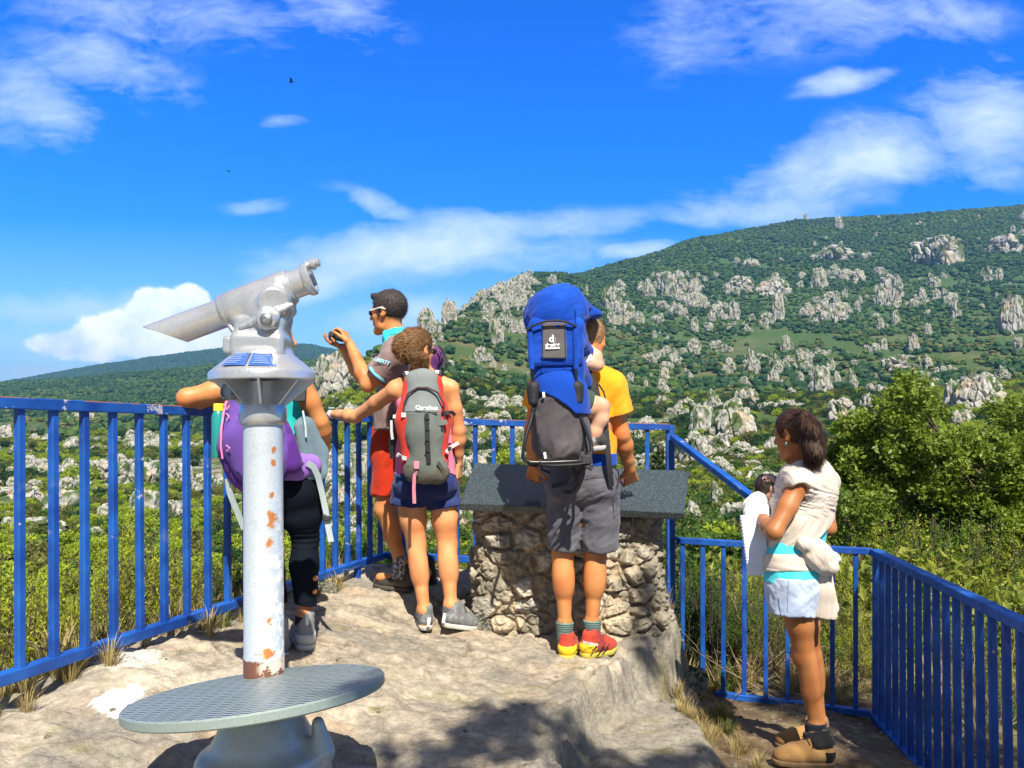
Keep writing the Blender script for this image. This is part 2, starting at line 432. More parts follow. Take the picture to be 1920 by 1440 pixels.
def text_obj(name, body, size, org, xd, yd, mat_, parent, depth=.0008, font_w=1.0, bold=0.0):
    """lettering as a thin mesh lying on the plane spanned by xd, yd"""
    cu = bpy.data.curves.new(name, 'FONT'); cu.body = body; cu.size = size; cu.extrude = depth; cu.align_x = 'CENTER'; cu.align_y = 'CENTER'; cu.offset = bold
    t = bpy.data.objects.new(name+'_c', cu); C.objects.link(t)
    dg = bpy.context.evaluated_depsgraph_get(); me = bpy.data.meshes.new_from_object(t.evaluated_get(dg))
    v = np.array([x.co[:] for x in me.vertices]); f = [tuple(p.vertices) for p in me.polygons]
    bpy.data.objects.remove(t); bpy.data.curves.remove(cu)
    xd = nrm(xd); yd = nrm(yd-np.dot(yd, xd)*xd); zd = np.cross(xd, yd)
    w = np.asarray(org)+v[:, :1]*xd*font_w+v[:, 1:2]*yd+v[:, 2:3]*zd
    return obj(name, w, f, mat_, parent, smooth=False)
# ---------------- far terrain ----------------
TU = np.array([-1600, -600, 0, 200, 400, 560, 640, 720, 800, 900, 1000, 1150, 1300, 1500, 1700, 1920, 2500, 3400], float)
TT = [
 (7,   [1330]*8+[1300, 1290, 1280, 1270, 1250, 1230, 1220, 1200, 1200, 1200]),
 (20,  [1200]*8+[1180, 1150, 1140, 1120, 1080, 1040, 1030, 1030, 1060, 1100]),
 (40,  [1050]*9+[1040, 1030, 1010, 1010, 990, 990, 990, 1000, 1000]),
 (80,  [965]*9+[955, 950, 950, 925, 900, 900, 900, 900, 900]),
 (150, [900, 900, 900, 900, 900, 890, 870, 860, 880, 860, 855, 850, 835, 830, 830, 800, 800, 800]),
 (250, [850, 850, 850, 848, 845, 800, 745, 735, 760, 780, 790, 795, 790, 775, 765, 745, 740, 740]),
 (400, [812, 812, 810, 808, 808, 800, 700, 640, 668, 700, 715, 735, 735, 725, 720, 705, 700, 700]),
 (600, [790, 790, 790, 785, 780, 790, 790, 700, 608, 615, 640, 660, 665, 665, 655, 645, 630, 630]),
 (800, [770, 770, 770, 762, 750, 770, 790, 760, 650, 555, 570, 600, 600, 600, 590, 575, 560, 560]),
 (1050,[745, 745, 745, 735, 720, 715, 720, 760, 700, 565, 507, 540, 530, 530, 520, 505, 490, 490]),
 (1350,[718, 718, 718, 703, 682, 672, 680, 700, 720, 620, 540, 492, 462, 458, 448, 432, 420, 420]),
 (1700,[745, 745, 745, 735, 720, 710, 710, 720, 740, 700, 600, 515, 446, 408, 399, 380, 360, 360]),
 (2200,[760, 760, 760, 750, 745, 740, 740, 740, 760, 740, 700, 600, 520, 480, 460, 450, 430, 430]),
 (3300,[760, 735, 716, 678, 648, 637, 652, 685, 710, 730, 740, 700, 640, 600, 600, 600, 600, 600]),
 (4500,[800, 790, 780, 760, 740, 730, 740, 760, 780, 790, 790, 790, 790, 790, 790, 790, 790, 790]),
 (9000,[799]*18)]
TYs = np.log(np.array([r[0] for r in TT], float)); TV = np.array([r[1] for r in TT], float)
_uu = np.arange(-1600, 3401, 20.0); _ly = np.linspace(TYs[0], TYs[-1], 260)
_G = np.array([np.interp(_uu, TU, row) for row in TV])
_G = np.array([np.interp(_ly, TYs, _G[:, i]) for i in range(len(_uu))]).T
def _sm(a, n, axis):
    k = np.hanning(n+2)[1:-1]; k /= k.sum(); pad = [(0, 0), (0, 0)]; pad[axis] = (n//2, n//2)
    b = np.pad(a, pad, mode='edge'); return np.apply_along_axis(lambda r: np.convolve(r, k, 'valid'), axis, b)
_G = _sm(_sm(_G, 5, 1), 7, 0)
def table_v(u, Y):
    iu = np.clip((u-_uu[0])/20.0, 0, len(_uu)-1.001); iy = np.clip((np.log(Y)-_ly[0])/(_ly[1]-_ly[0]), 0, len(_ly)-1.001)
    a = iu.astype(int); b = iy.astype(int); fu = iu-a; fy = iy-b
    return (_G[b, a]*(1-fu)+_G[b, a+1]*fu)*(1-fy)+(_G[b+1, a]*(1-fu)+_G[b+1, a+1]*fu)*fy
def terrain(x, y):
    x = np.asarray(x, float); y = np.asarray(y, float)
    u = 960+FPX*x/y; v = table_v(u, y)
    e = PITCH+np.arctan((720-v+(u-960)*math.tan(ROLL))/FPX)
    z = CAM[2]+y*np.tan(e)
    p = np.stack([x, y, np.zeros_like(x)], -1)
    am = sstep(8, 60, y)
    z = z+am*(np.minimum(.012*y, 5.0)*fbm(p/np.array([60, 60, 60]), 4, 3)+np.minimum(.008*y, 1.3)*fbm(p/11.0, 3, 8, ridged=True))
    return z
def hit(u, v, y0=9.0, y1=4000):
    Y = np.exp(np.linspace(math.log(y0), math.log(y1), 900)); x = (u-960)/FPX*Y
    z = terrain(x, Y); q = np.stack([x, Y, z], -1)-CAM; d = q@F_
    vv = 720-FPX*(q@UV)/d
    k = np.argmax(vv <= v) if np.any(vv <= v) else len(Y)-1
    return np.array([x[k], Y[k], z[k]]), Y[k]
na, ny_ = 560, 460
A_ = np.linspace(-1.7, 1.6, na); Yv = np.exp(np.linspace(math.log(7.4), math.log(8500), ny_))
GY, GA = np.meshgrid(Yv, A_, indexing='ij'); GX = GA*GY
GZ = terrain(GX, GY)-.5*(1-sstep(7.9, 9.0, GY))
tv = np.stack([GX, GY, GZ], -1).reshape(-1, 3)
ii = np.arange(ny_-1)[:, None]*na+np.arange(na-1)[None]
tf = np.stack([ii, ii+1, ii+na+1, ii+na], -1).reshape(-1, 4)
x_, y_ = tv[:, 0], tv[:, 1]; pp = tv*[1, 1, 0]
soil = np.array([.15, .135, .065]); grass = np.array([.065, .105, .028]); dk = np.array([.030, .062, .024]); rk = np.array([.42, .39, .33])
n1 = fbm(pp/25, 5, 21)[:, None]; n2 = fbm(pp/4.0, 5, 33)[:, None]
tc_ = soil+(grass-soil)*sstep(-.45, .1, n1+.5*n2)
tc_ = tc_+(dk*1.6-tc_)*(sstep(350, 900, y_)*.8)[:, None]
left = sstep(1000, 500, 960+FPX*x_/y_)[:, None]
near = sstep(330, 90, y_)[:, None]
rockm = sstep(.34, .5, .8*n2+.9*fbm(pp/3, 4, 44)[:, None]+.12*near+.05*left*near)*sstep(520, 260, y_)[:, None]*.8
tc_ = tc_+(rk*(.8+.5*n2)-tc_)*rockm
M_land = mat('scrub_land', (1, 1, 1), .95, .25, .35, bump=.9, bs=1.6, attr=True, bdist=.5, spec=.1, detail=9)
obj('hillside_terrain', tv, tf, M_land, col=tc_, kind='structure', sharp=None)
# ---------------- limestone rocks ----------------
def ico(n):
    import bmesh
    bm = bmesh.new(); bmesh.ops.create_icosphere(bm, subdivisions=n, radius=1)
    v = np.array([q.co[:] for q in bm.verts]); f = np.array([[q.index for q in a.verts] for a in bm.faces]); bm.free(); return v, f
IV5, IF5 = ico(6); IV2, IF2 = ico(2); IV3, IF3 = ico(4)
def rock_shape(seed, tall=1.0, blocky=.5, V=IV5):
    v = V.copy(); m = np.abs(v).max(1, keepdims=True); v = v*(1-blocky)+v/m*blocky*.85
    q = v*[1, 1, .55]+seed*7.7
    f1, f2, idn = worley(q*2.2, seed); g1, g2, _ = worley(v*[3.2, 3.2, 1.5]+seed*3.1, seed+5)
    d = .38*fbm(q*1.1, 4, seed)+.22*(idn-.5)-.16*(1-sstep(0, .22, f2-f1))-.05*(1-sstep(0, .12, g2-g1))+.07*fbm(v*4+seed, 4, seed+3, .5)+.018*fbm(v*14+seed, 3, seed+9)
    v = v*(1+d)[:, None]; v[:, 2] *= tall
    taper = 1-.28*sstep(0, 1, v[:, 2]/tall)*(.5+.5*vnoise(np.array([[seed*1.3, 0, 0]]))[0]); v[:, :2] *= taper[:, None]
    v[:, 2] += .06*fbm(v*[1, 1, 4], 3, seed+30)          # bedding
    dark = np.clip(.55+.45*sstep(0, .25, f2-f1), 0, 1)*(1-.35*(1-sstep(0, .2, g2-g1)))  # crevice shade, put into the rock colour
    st = fbm(v*[6, 6, 1.2]+seed, 4, seed+11)
    c = np.array([.41, .40, .365])*(.92+.34*st)[:, None]; warm = sstep(.05, .5, fbm(v*2.2+seed, 3, seed+12))[:, None]
    c = c*(1-warm)+np.array([.42, .35, .25])*warm
    lich = sstep(.08, .35, fbm(v*4+9, 4, seed+13))[:, None]*.45; c = c*(1-lich)+np.array([.25, .265, .25])*lich
    c = c*(.78+.22*dark)[:, None]
    ve = (sstep(.02, .10, fbm(v*3.3+4, 4, seed+17))*sstep(-.4, .3, v[:, 2]/tall))[:, None]*.95
    c = c*(1-ve)+np.array([.06, .10, .025])*ve
    return v, c
M_rock = mat('limestone', (1, 1, 1), .93, .22, 3.0, bump=.8, bs=5, attr=True, bdist=.08, spec=.15, detail=9)
rock_meshes = []
for s_ in range(10):
    tall = [1.9, 1.5, 1.25, .8, 1.0, 2.4, .6, 1.7, 1.1, .75][s_]
    v, c = rock_shape(s_+1, tall, [.3, .5, .45, .6, .35, .25, .6, .4, .55, .5][s_], IV3 if s_ not in (2, 3, 4, 7, 8, 9) else IV5)
    v[:, 2] -= v[:, 2].min()*.75
    s0 = v.min(0); s1 = v.max(0)
    rock_meshes.append((mesh_data('limestone_outcrop', v, IF3 if len(v) == len(IV3) else IF5, False, [M_rock], col=c), s1-s0))
def rock(u, vb, w, h, k, label, group=None, rz=None, name='limestone_outcrop', Y=None, deep=1.0):
    """a rock whose foot stands at pixel (u,vb), w and h its width and height in pixels"""
    p, Y = hit(u, vb)
    me, d = rock_meshes[k % 10]; W_ = w/FPX*Y; H_ = h/FPX*Y
    o = bpy.data.objects.new(name, me); C.objects.link(o)
    o.location = (p[0], p[1]+W_*.3, p[2]-H_*.18); s = W_/((d[0]+d[1])/2)
    o.scale = (s, s*deep, H_*1.18/(d[2]*.88)); o.rotation_euler = (0, 0, rz if rz is not None else random.uniform(0, 6.28))
    ROCKS.append((p[0], p[1]+W_*.3, W_, Y)); tag(o, label, 'rock', group); return o
ROCKS = []
named = [
 (1777, 500, 88, 64, 9, 'banded limestone cliff block standing high under the mountain ridge on the right'),
 (1727, 496, 17, 36, 0, 'narrow grey rock leaning on the left end of the high banded cliff block'),
 (1680, 563, 44, 55, 8, 'square limestone bluff with shaded left side, lowest of the upper cliff band'),
 (1612, 528, 38, 26, 3, 'pale boxy limestone block of the upper cliff band left of the square bluff'),
 (1900, 476, 60, 40, 3, 'limestone crag cut by the right edge of the picture, high on the slope'),
 (1575, 490, 80, 36, 2, 'cluster of pale crags highest on the slope left of the banded cliff block'),
 (1455, 558, 70, 44, 4, 'broad grey crag in the middle of the mountain belt of cliffs'),
 (1395, 545, 50, 32, 7, 'grey double crag left of the broad grey crag'),
 (1412, 503, 36, 22, 2, 'small pale crag alone above the grey double crag'),
 (1148, 585, 44, 60, 4, 'big rounded pale crag rising right of the blue sun canopy'),
 (1145, 612, 20, 38, 0, 'slim pillar at the foot of the big rounded pale crag'),
 (1170, 605, 40, 44, 7, 'pale crag at the right foot of the big rounded crag'),
 (1215, 560, 22, 40, 5, 'tall narrow pinnacle first in the pinnacle belt right of the blue canopy'),
 (1252, 556, 34, 52, 1, 'knobbly pinnacle group left of the highest row of pinnacles'),
 (1280, 548, 22, 34, 0, 'pale stump pinnacle just right of the knobbly pinnacle group'),
 (1462, 604, 26, 60, 7, 'tall double pinnacle in the belt of pale crags'),
 (1440, 612, 26, 30, 2, 'round pale crag left of the tall double pinnacle'),
 (1518, 596, 34, 26, 3, 'low bright boulder in the pinnacle belt above the green bowl'),
 (1550, 607, 24, 34, 0, 'conical white crag in the pinnacle belt above the green bowl'),
 (1578, 606, 34, 42, 1, 'white crag with a leaning top right of the conical crag'),
 (1745, 630, 14, 26, 5, 'small lone white pinnacle in the dark scrub of the right slope'),
 (1912, 624, 50, 84, 4, 'tall pale cliff at the right edge of the picture above the yellow scrub'),
]
for (u, vb, w, h, k, lab) in named: rock(u, vb, w, h, k, lab)
near_named = [
 (1322, 828, 46, 72, 1, 78, 'squared limestone tower with a flat top at the left end of the near crag', .6, 'limestone_tower'),
 (1385, 836, 92, 86, 4, 84, 'big near limestone crag with a dark hollow, right of the flat topped tower', 1.9, 'limestone_crag'),
 (1345, 856, 70, 40, 3, 74, 'pale stepped ledge below the flat topped tower', 2.6, 'limestone_ledge'),
 (1341, 772, 24, 44, 0, 150, 'twin white fin standing behind the flat topped tower', 1.0, 'limestone_fin'),
 (1385, 762, 14, 30, 5, 150, 'slim pale pinnacle above the near crag', .3, 'limestone_pinnacle'),
 (1405, 764, 40, 36, 7, 150, 'lumpy white pinnacle group above and right of the near crag', .9, 'limestone_pinnacle'),
 (1412, 866, 76, 26, 3, 70, 'long white ledge wall below the near crag, left of the tied back dark hair', 1.5, 'limestone_ledge'),
 (1315, 872, 70, 56, 9, 66, 'shadow sided slab below the ledge behind the sloping handrail', .2, 'limestone_slab'),
 (1348, 955, 26, 52, 0, 46, 'upright finger of limestone under the sloping handrail', .4, 'limestone_pinnacle'),
 (1303, 1000, 34, 62, 5, 40, 'round headed limestone pillar right of the blue corner post', 1.2, 'limestone_pillar'),
 (1395, 1000, 70, 60, 8, 44, 'weathered white rock face below the handrail, left of the white cloth', 2.2, 'limestone_crag'),
 (1440, 920, 80, 44, 4, 60, 'pale rock face behind the baby above the white gauze', 3.0, 'limestone_crag'),
 (1850, 770, 90, 84, 4, 62, 'big pale limestone tower rising behind the oak on the right', .2, 'limestone_tower'),
 (1800, 775, 44, 66, 1, 60, 'lower left shoulder rock of the big tower behind the oak', 1.1, 'limestone_crag'),
 (1885, 712, 26, 28, 0, 66, 'small twin pinnacle on the right of the big tower behind the oak', 1.6, 'limestone_pinnacle'),
 (1812, 812, 46, 46, 7, 52, 'pinkish foot rock under the big tower behind the oak', .7, 'limestone_crag'),
 (1545, 742, 40, 60, 1, 120, 'tall white pinnacle stack above the dark ponytail', .7, 'limestone_pinnacle'),
 (1572, 720, 14, 26, 5, 130, 'slim pinnacle right of the tall white stack', .7, 'limestone_pinnacle'),
 (1600, 730, 22, 42, 0, 125, 'paired fins right of the tall white stack', 1.7, 'limestone_fin'),
 (1637, 775, 34, 40, 2, 95, 'pointed slab standing left of the top of the oak', .3, 'limestone_slab'),
 (1585, 790, 54, 46, 8, 90, 'broken wall of rock directly right of the dark ponytail', 1.3, 'limestone_crag'),
 (1735, 740, 60, 34, 3, 110, 'low grey rocks beyond the top of the oak', 2.3, 'limestone_crag'),
 (1700, 700, 70, 34, 9, 170, 'band of grey rocks under the yellow scrub on the right', 1.4, 'limestone_crag'),
 (640, 735, 84, 82, 4, 170, 'steep pale crag below the raised forearms of the photographing man', .5, 'limestone_crag'),
 (618, 745, 56, 92, 8, 165, 'leftmost crag of the spur between the telescope and the photographing man', 2.5, 'limestone_crag'),
 (655, 800, 60, 46, 2, 130, 'grey crag foot between the leaning arm and the rail', 1.5, 'limestone_crag'),
 (712, 652, 50, 56, 1, 330, 'toothed grey pinnacle right under the chin of the photographing man', 1.8, 'limestone_pinnacle'),
 (682, 650, 30, 46, 7, 330, 'grey pinnacle behind the wrists of the photographing man', .8, 'limestone_pinnacle'),
]
for (u, vb, w, h, k, Yr, lab, rz, nm) in near_named: rock(u, vb, w, h, k, lab, rz=rz, name=nm, Y=Yr)
for (u, vb, w, h, k) in [(250, 922, 96, 70, 4), (190, 905, 60, 46, 8), (275, 980, 60, 60, 1), (330, 990, 50, 50, 9), (20, 960, 110, 50, 3), (120, 970, 90, 48, 6), (150, 790, 50, 18, 3),
                         (385, 925, 50, 40, 2), (10, 830, 50, 34, 3), (340, 900, 46, 36, 7), (60, 1010, 120, 36, 3), (205, 985, 40, 40, 5), (870, 1000, 60, 60, 7), (640, 960, 60, 60, 4), (680, 920, 40, 70, 1),
                         (655, 1010, 70, 40, 3), (890, 900, 60, 50, 8), (960, 850, 70, 60, 2), (1215, 830, 50, 34, 9), (1180, 830, 36, 40, 5), (1290, 770, 40, 26, 2), (1245, 760, 30, 22, 4), (1080, 850, 60, 60, 4)]:
    rock(u, vb, w, h, k, 'low weathered limestone outcrop on the scrubby slope seen through or beside the railings', 'limestone outcrops on the near slope', name='limestone_outcrop')
# pinnacles scattered along belts of the mountain (u0,u1,v0,v1,number,size px)
belts = [(790, 1000, 505, 600, 46, 26), (1010, 1110, 510, 560, 10, 14), (1190, 1330, 500, 580, 26, 18), (1330, 1600, 520, 620, 34, 20), (1600, 1910, 520, 610, 30, 18), (1180, 1420, 600, 680, 26, 12),
         (760, 960, 600, 720, 26, 22), (1060, 1300, 640, 760, 34, 14), (1300, 1560, 650, 730, 24, 18), (1500, 1760, 660, 720, 18, 18), (1380, 1900, 400, 470, 14, 12), (880, 1000, 700, 780, 12, 18)]
ng = 0
for (u0, u1, v0, v1, n, sz) in belts:
    for i in range(n):
        u = random.uniform(u0, u1); v = random.uniform(v0, v1)
        if u0 == 790: v = 612-(u-790)*.5+random.uniform(-14, 50)
        w = sz*random.uniform(.35, 1.2)*random.choice([.6, 1, 1.3]); h = w*random.uniform(.7, 1.9)
        rock(u, v, w, h, random.choice([0, 1, 5, 7, 2, 4, 3]), 'small pale limestone pinnacle among the dark scrub of the mountainside', 'small limestone pinnacles on the mountainside', name='limestone_pinnacle'); ng += 1
# more small rock breaking through the slope, too many to count
def rock_stuff():
    p, u = sample(200, 1500, -100, 2050, 60000); v_ = table_v(u, p[:, 1]); b = fbm(p*[1/34, 1/60, 0], 4, 91)+.5*fbm(p*[1, 1, 0]/9, 3, 92)
    band = np.exp(-((v_-575)/38)**2)*(u > 1150)+.9*np.exp(-((v_-690)/60)**2)*(u > 1050)*(u < 1800)+1.2*(u > 780)*(u < 1010)*(v_ < 610)*(p[:, 1] > 500)+.8*(u > 560)*(u < 1000)*(v_ > 610)*(v_ < 760)+.15*(u > 560)-.6*(u < 560)
    k = (b > .73-.32*band); p = p[k]; u = u[k]; b = b[k]; p, ok = visible(p, 6); return p, b[ok]
# ---------------- scrub and forest: stuff placed by geometry nodes ----------------
def leaf_mat(name, a, b, trans=.3, rough=.55):
    m = bpy.data.materials.new(name); m.use_nodes = True; nt = m.node_tree; nt.nodes.clear(); g = NG(nt)
    at = g.n('ShaderNodeAttribute'); at.attribute_name = 'Col'; r = g.sep(at.outputs['Color'])[0]
    oi = g.n('ShaderNodeObjectInfo').outputs['Random']
    f = g.m('ADD', g.m('MULTIPLY', r, .65), g.m('MULTIPLY', oi, .45), clamp=True)
    c = g.mix(f, a, b)
    bs = g.n('ShaderNodeBsdfPrincipled'); g.put(bs.inputs['Base Color'], c); bs.inputs['Roughness'].default_value = rough; bs.inputs['Specular IOR Level'].default_value = .25
    tr = g.n('ShaderNodeBsdfTranslucent'); g.put(tr.inputs[0], g.mix(1.0, c, (1.15, 1.25, .7), 'MULTIPLY'))
    mx = g.n('ShaderNodeMixShader'); mx.inputs[0].default_value = trans
    o = g.n('ShaderNodeOutputMaterial'); g.L.new(bs.outputs[0], mx.inputs[1]); g.L.new(tr.outputs[0], mx.inputs[2]); g.L.new(mx.outputs[0], o.inputs[0])
    return m
def leaves(P0, size, seed=0, up=.35, elong=1.9):
    """one folded leaf (4 triangles as 2 quads) at every point of P0"""
    r = np.random.default_rng(seed); n = len(P0)
    d = r.normal(size=(n, 3)); d[:, 2] = d[:, 2]*.7+up; d /= np.linalg.norm(d, axis=1, keepdims=True)
    s = np.cross(d, r.normal(size=(n, 3))); s /= np.linalg.norm(s, axis=1, keepdims=True); w = np.cross(d, s)
    L = (size*r.uniform(.6, 1.3, n))[:, None]; Wd = L/elong/2*1.0
    a = P0; b = P0+d*L*.45+s*Wd+w*L*.06; c = P0+d*L; e = P0+d*L*.45-s*Wd+w*L*.06
    V = np.stack([a, b, c, e], 1).reshape(-1, 3); F = np.arange(n*4).reshape(-1, 4)
    col = np.repeat(r.uniform(0, 1, n), 4)[:, None]*np.ones(3)
    return V, F, col
def clumps(n, per, R, rc, seed, sq=(1, 1, .8), shell=.6):
    """points gathered in clumps spread through an ellipsoid"""
    r = np.random.default_rng(seed)
    c = r.normal(size=(n, 3)); c /= np.linalg.norm(c, axis=1, keepdims=True); c *= (r.uniform(shell**3, 1, n)**(1/3))[:, None]*R*np.array(sq)
    p = r.normal(size=(n*per, 3)); p /= np.linalg.norm(p, axis=1, keepdims=True); p *= (r.uniform(.1, 1, n*per)**(1/2.2)*rc)[:, None]*np.array([1, 1, .8])
    p = p*np.repeat(r.uniform(.6, 1.25, n), per)[:, None]+np.repeat(c, per, 0); return p
L_dark = leaf_mat('foliage_dark_green', (.012, .042, .014), (.034, .088, .022), .18)
L_mid = leaf_mat('foliage_mid_green', (.032, .080, .016), (.10, .165, .028), .28)
L_yel = leaf_mat('foliage_yellow_green', (.20, .28, .022), (.40, .47, .05), .35)
L_olive = leaf_mat('foliage_olive', (.085, .10, .026), (.19, .195, .05), .25)
def far_tree_mesh(seed, m):
    v = IV2.copy(); f1, f2, _ = worley(v*1.7+seed*5, seed)
    v = v*(1+.30*fbm(v*1.5+seed*3, 3, seed)-.34*(1-sstep(0, .45, f2-f1)))[:, None]; v[:, 2] = v[:, 2]*.78+.5
    v *= .5
    return mesh_data('scrub_crown', v, IF2, False, [m], col=np.random.default_rng(seed).uniform(0, 1, len(v))[:, None]*np.ones(3))
def bush_mesh(seed, m, n=46, per=36, ls=.085):
    p = clumps(n, per, .40, .15, seed, (1, 1, .75), .55); p[:, 2] += .30
    V, F, c = leaves(p, ls, seed); 
    return mesh_data('bush_crown', V, F, False, [m], col=c)
def scatter(name, pts, sc_, vi, meshes, label=None, kind='stuff'):
    col = bpy.data.collections.new(name+'_kinds')
    for k, me in enumerate(meshes):
        o = bpy.data.objects.new('%s_kind_%02d' % (name, k), me); col.objects.link(o)
    me = bpy.data.meshes.new(name); org = pts.mean(0); me.vertices.add(len(pts)); me.vertices.foreach_set('co', (pts-org).astype(np.float32).ravel())
    for nm, ty, dat in (('sc', 'FLOAT', np.asarray(sc_, np.float32)), ('vi', 'INT', np.asarray(vi, np.int32)), ('rz', 'FLOAT', rng.uniform(0, 6.28, len(pts)).astype(np.float32))):
        a = me.attributes.new(nm, ty, 'POINT'); a.data.foreach_set('value', dat)
    o = bpy.data.objects.new(name, me); C.objects.link(o); o.location = V3(org)
    ng_ = bpy.data.node_groups.new(name, 'GeometryNodeTree')
    ng_.interface.new_socket('Geometry', in_out='INPUT', socket_type='NodeSocketGeometry'); ng_.interface.new_socket('Geometry', in_out='OUTPUT', socket_type='NodeSocketGeometry')
    N = ng_.nodes; L = ng_.links; gi = N.new('NodeGroupInput'); go = N.new('NodeGroupOutput')
    ci = N.new('GeometryNodeCollectionInfo'); ci.inputs['Collection'].default_value = col; ci.inputs['Separate Children'].default_value = True; ci.inputs['Reset Children'].default_value = True
    ip = N.new('GeometryNodeInstanceOnPoints'); ip.inputs['Pick Instance'].default_value = True
    def attr(nm, ty):
        x = N.new('GeometryNodeInputNamedAttribute'); x.data_type = ty; x.inputs['Name'].default_value = nm; return x.outputs['Attribute']
    cx = N.new('ShaderNodeCombineXYZ'); L.new(attr('rz', 'FLOAT'), cx.inputs[2])
    L.new(gi.outputs[0], ip.inputs['Points']); L.new(ci.outputs[0], ip.inputs['Instance']); L.new(attr('vi', 'INT'), ip.inputs['Instance Index'])
    L.new(cx.outputs[0], ip.inputs['Rotation']); L.new(attr('sc', 'FLOAT'), ip.inputs['Scale']); L.new(ip.outputs[0], go.inputs[0])
    md = o.modifiers.new('scatter', 'NODES'); md.node_group = ng_
    return tag(o, label, kind, None, kind) if False else tag(o, label, None, None, kind)
def sample(y0, y1, u0, u1, n):
    """ground points evenly spread over the land between two distances"""
    Y = np.sqrt(rng.uniform(y0*y0, y1*y1, n)); u = rng.uniform(u0, u1, n); x = (u-960)/FPX*Y
    z = terrain(x, Y); return np.stack([x, Y, z], -1), u
def visible(p, marg=6):
    """drop what lies behind nearer ridges"""
    x, Y, z = p[:, 0], p[:, 1], p[:, 2]; el = (z-CAM[2]+marg)/Y; ok = np.ones(len(p), bool)
    for t in np.linspace(.25, .985, 22):
        ok &= (terrain(x*t, np.maximum(Y*t, 8.5))-CAM[2])/(Y*t) < el
    return p[ok], ok
p, b = rock_stuff(); RK2 = []
for k in range(6):
    v, c = rock_shape(60+k, [1.1, 1.6, .8, 1.9, .6, 1.3][k], .4, IV3); v[:, 2] -= v[:, 2].min()*.6; RK2.append(mesh_data('limestone_fin', v*.5, IF3, False, [M_rock], col=c))
print('rocks', len(p)); scatter('limestone_outcrops', p, rng.uniform(.35, 1, len(p))**1.6*np.clip(p[:, 1]/80, 3, 12), rng.integers(0, 6, len(p)), RK2)
# scrub growing close round the crags
hug = []; hs_ = []
for (x, y, w, Y) in ROCKS:
    n = 14 if Y > 300 else 22
    for k in range(n):
        a = rng.uniform(0, 6.28); rr_ = w*rng.uniform(.38, .75); xx, yy = x+rr_*math.cos(a)*.9, y+rr_*math.sin(a)*.7; hug.append((xx, yy)); hs_.append(np.clip(w*rng.uniform(.12, .34), .6 if Y < 120 else 1.6, 7))
hug = np.array(hug); hp3 = np.stack([hug[:, 0], hug[:, 1], terrain(hug[:, 0], hug[:, 1])], -1); hs_ = np.array(hs_)
# mountain forest and far ridges
p, u = sample(330, 1800, -250, 2150, 64000); p, ok = visible(p, 9); u = u[ok]
nz = fbm(p*[1, 1, 0]/70, 4, 55); gap = fbm(p*[1, 1, 0]/22, 3, 56)
keep = gap > -.50+.30*(p[:, 1] < 700)+.2*(fbm(p*[1, 1, 0]/120, 3, 59) > .1); p = p[keep]; nz = nz[keep]; u = u[keep]
mid = p[:, 1] < 700
vi = np.where(nz+.25*rng.normal(size=len(p)) > .12, 3, 0)+rng.integers(0, 3, len(p)); vi = np.where((rng.uniform(size=len(p)) < .10+.3*(fbm(p*[1, 1, 0]/55, 3, 58) > .15)) & mid, 6, vi)
s = (1+.35*fbm(p*[1, 1, 0]/40, 3, 57))*rng.uniform(3.6, 7.8, len(p))*np.where(p[:, 1] > 1000, 1.25, .95)*np.where(vi >= 3, .9, 1.05)
FT = [far_tree_mesh(k, L_dark) for k in range(3)]+[far_tree_mesh(k+3, L_mid) for k in range(3)]+[far_tree_mesh(8, L_olive)]
scatter('mountain_forest', p, s, vi, FT)
p, u = sample(2300, 3500, -300, 900, 34000); p, ok = visible(p, 14)
scatter('far_ridge_forest', p, rng.uniform(11, 19, len(p)), rng.integers(0, 3, len(p)), FT)
# loose limestone on the near slopes
RKM = []
for k in range(5):
    v, c = rock_shape(40+k, [.7, 1.0, .6, 1.3, .8][k], .45, IV3); v[:, 2] -= v[:, 2].min()*.6; RKM.append(mesh_data('limestone_block', v*.5, IF3, False, [M_rock], col=c))
p, u = sample(26, 330, -250, 2150, 26000); p, ok = visible(p, 3); u = u[ok]
nz = fbm(p*[1, 1, 0]/30, 4, 85)+.5*fbm(p*[1, 1, 0]/7, 3, 86); dn = np.where(u < 700, .06, np.where(u < 1500, .10, .42))+np.where(p[:, 1] > 170, .25, 0); keep = (nz > dn) & (rng.uniform(size=len(p)) < .7); p = p[keep]; u = u[keep]
scatter('limestone_scree', p, rng.uniform(.25, 1.0, len(p))**2*np.clip(p[:, 1]/42, 1.0, 5.0), rng.integers(0, 5, len(p)), RKM)
# bushes of the near slopes
BM_ = [bush_mesh(k, L_mid) for k in range(3)]+[bush_mesh(k+3, L_yel) for k in range(2)]+[bush_mesh(k+5, L_olive) for k in range(2)]+[bush_mesh(k+9, L_dark) for k in range(2)]
kf = hp3[:, 1] > 330; scatter('crag_scrub', hp3[kf], hs_[kf], rng.integers(0, 6, kf.sum()), FT)
kf = ~kf; scatter('crag_bushes', hp3[kf], hs_[kf], rng.integers(0, 9, kf.sum()), BM_)
p, u = sample(120, 340, -250, 2150, 17000); p, ok = visible(p, 4); u = u[ok]
nz = fbm(p*[1, 1, 0]/18, 4, 65); keep = nz > -.16+.14*(u < 900); p = p[keep]; nz = nz[keep]; u = u[keep]
r1 = rng.uniform(size=len(p)); yl = np.where(u < 700, .36, .12)+np.where((u > 1700), .35, 0)
vi = np.where(r1 < yl, 3+rng.integers(0, 2, len(p)), np.where(r1 < yl+.25, 5+rng.integers(0, 2, len(p)), np.where(nz > .2, rng.integers(0, 3, len(p)), 7+rng.integers(0, 2, len(p)))))
scatter('slope_scrub', p, rng.uniform(1.6, 4.6, len(p)), vi, BM_)
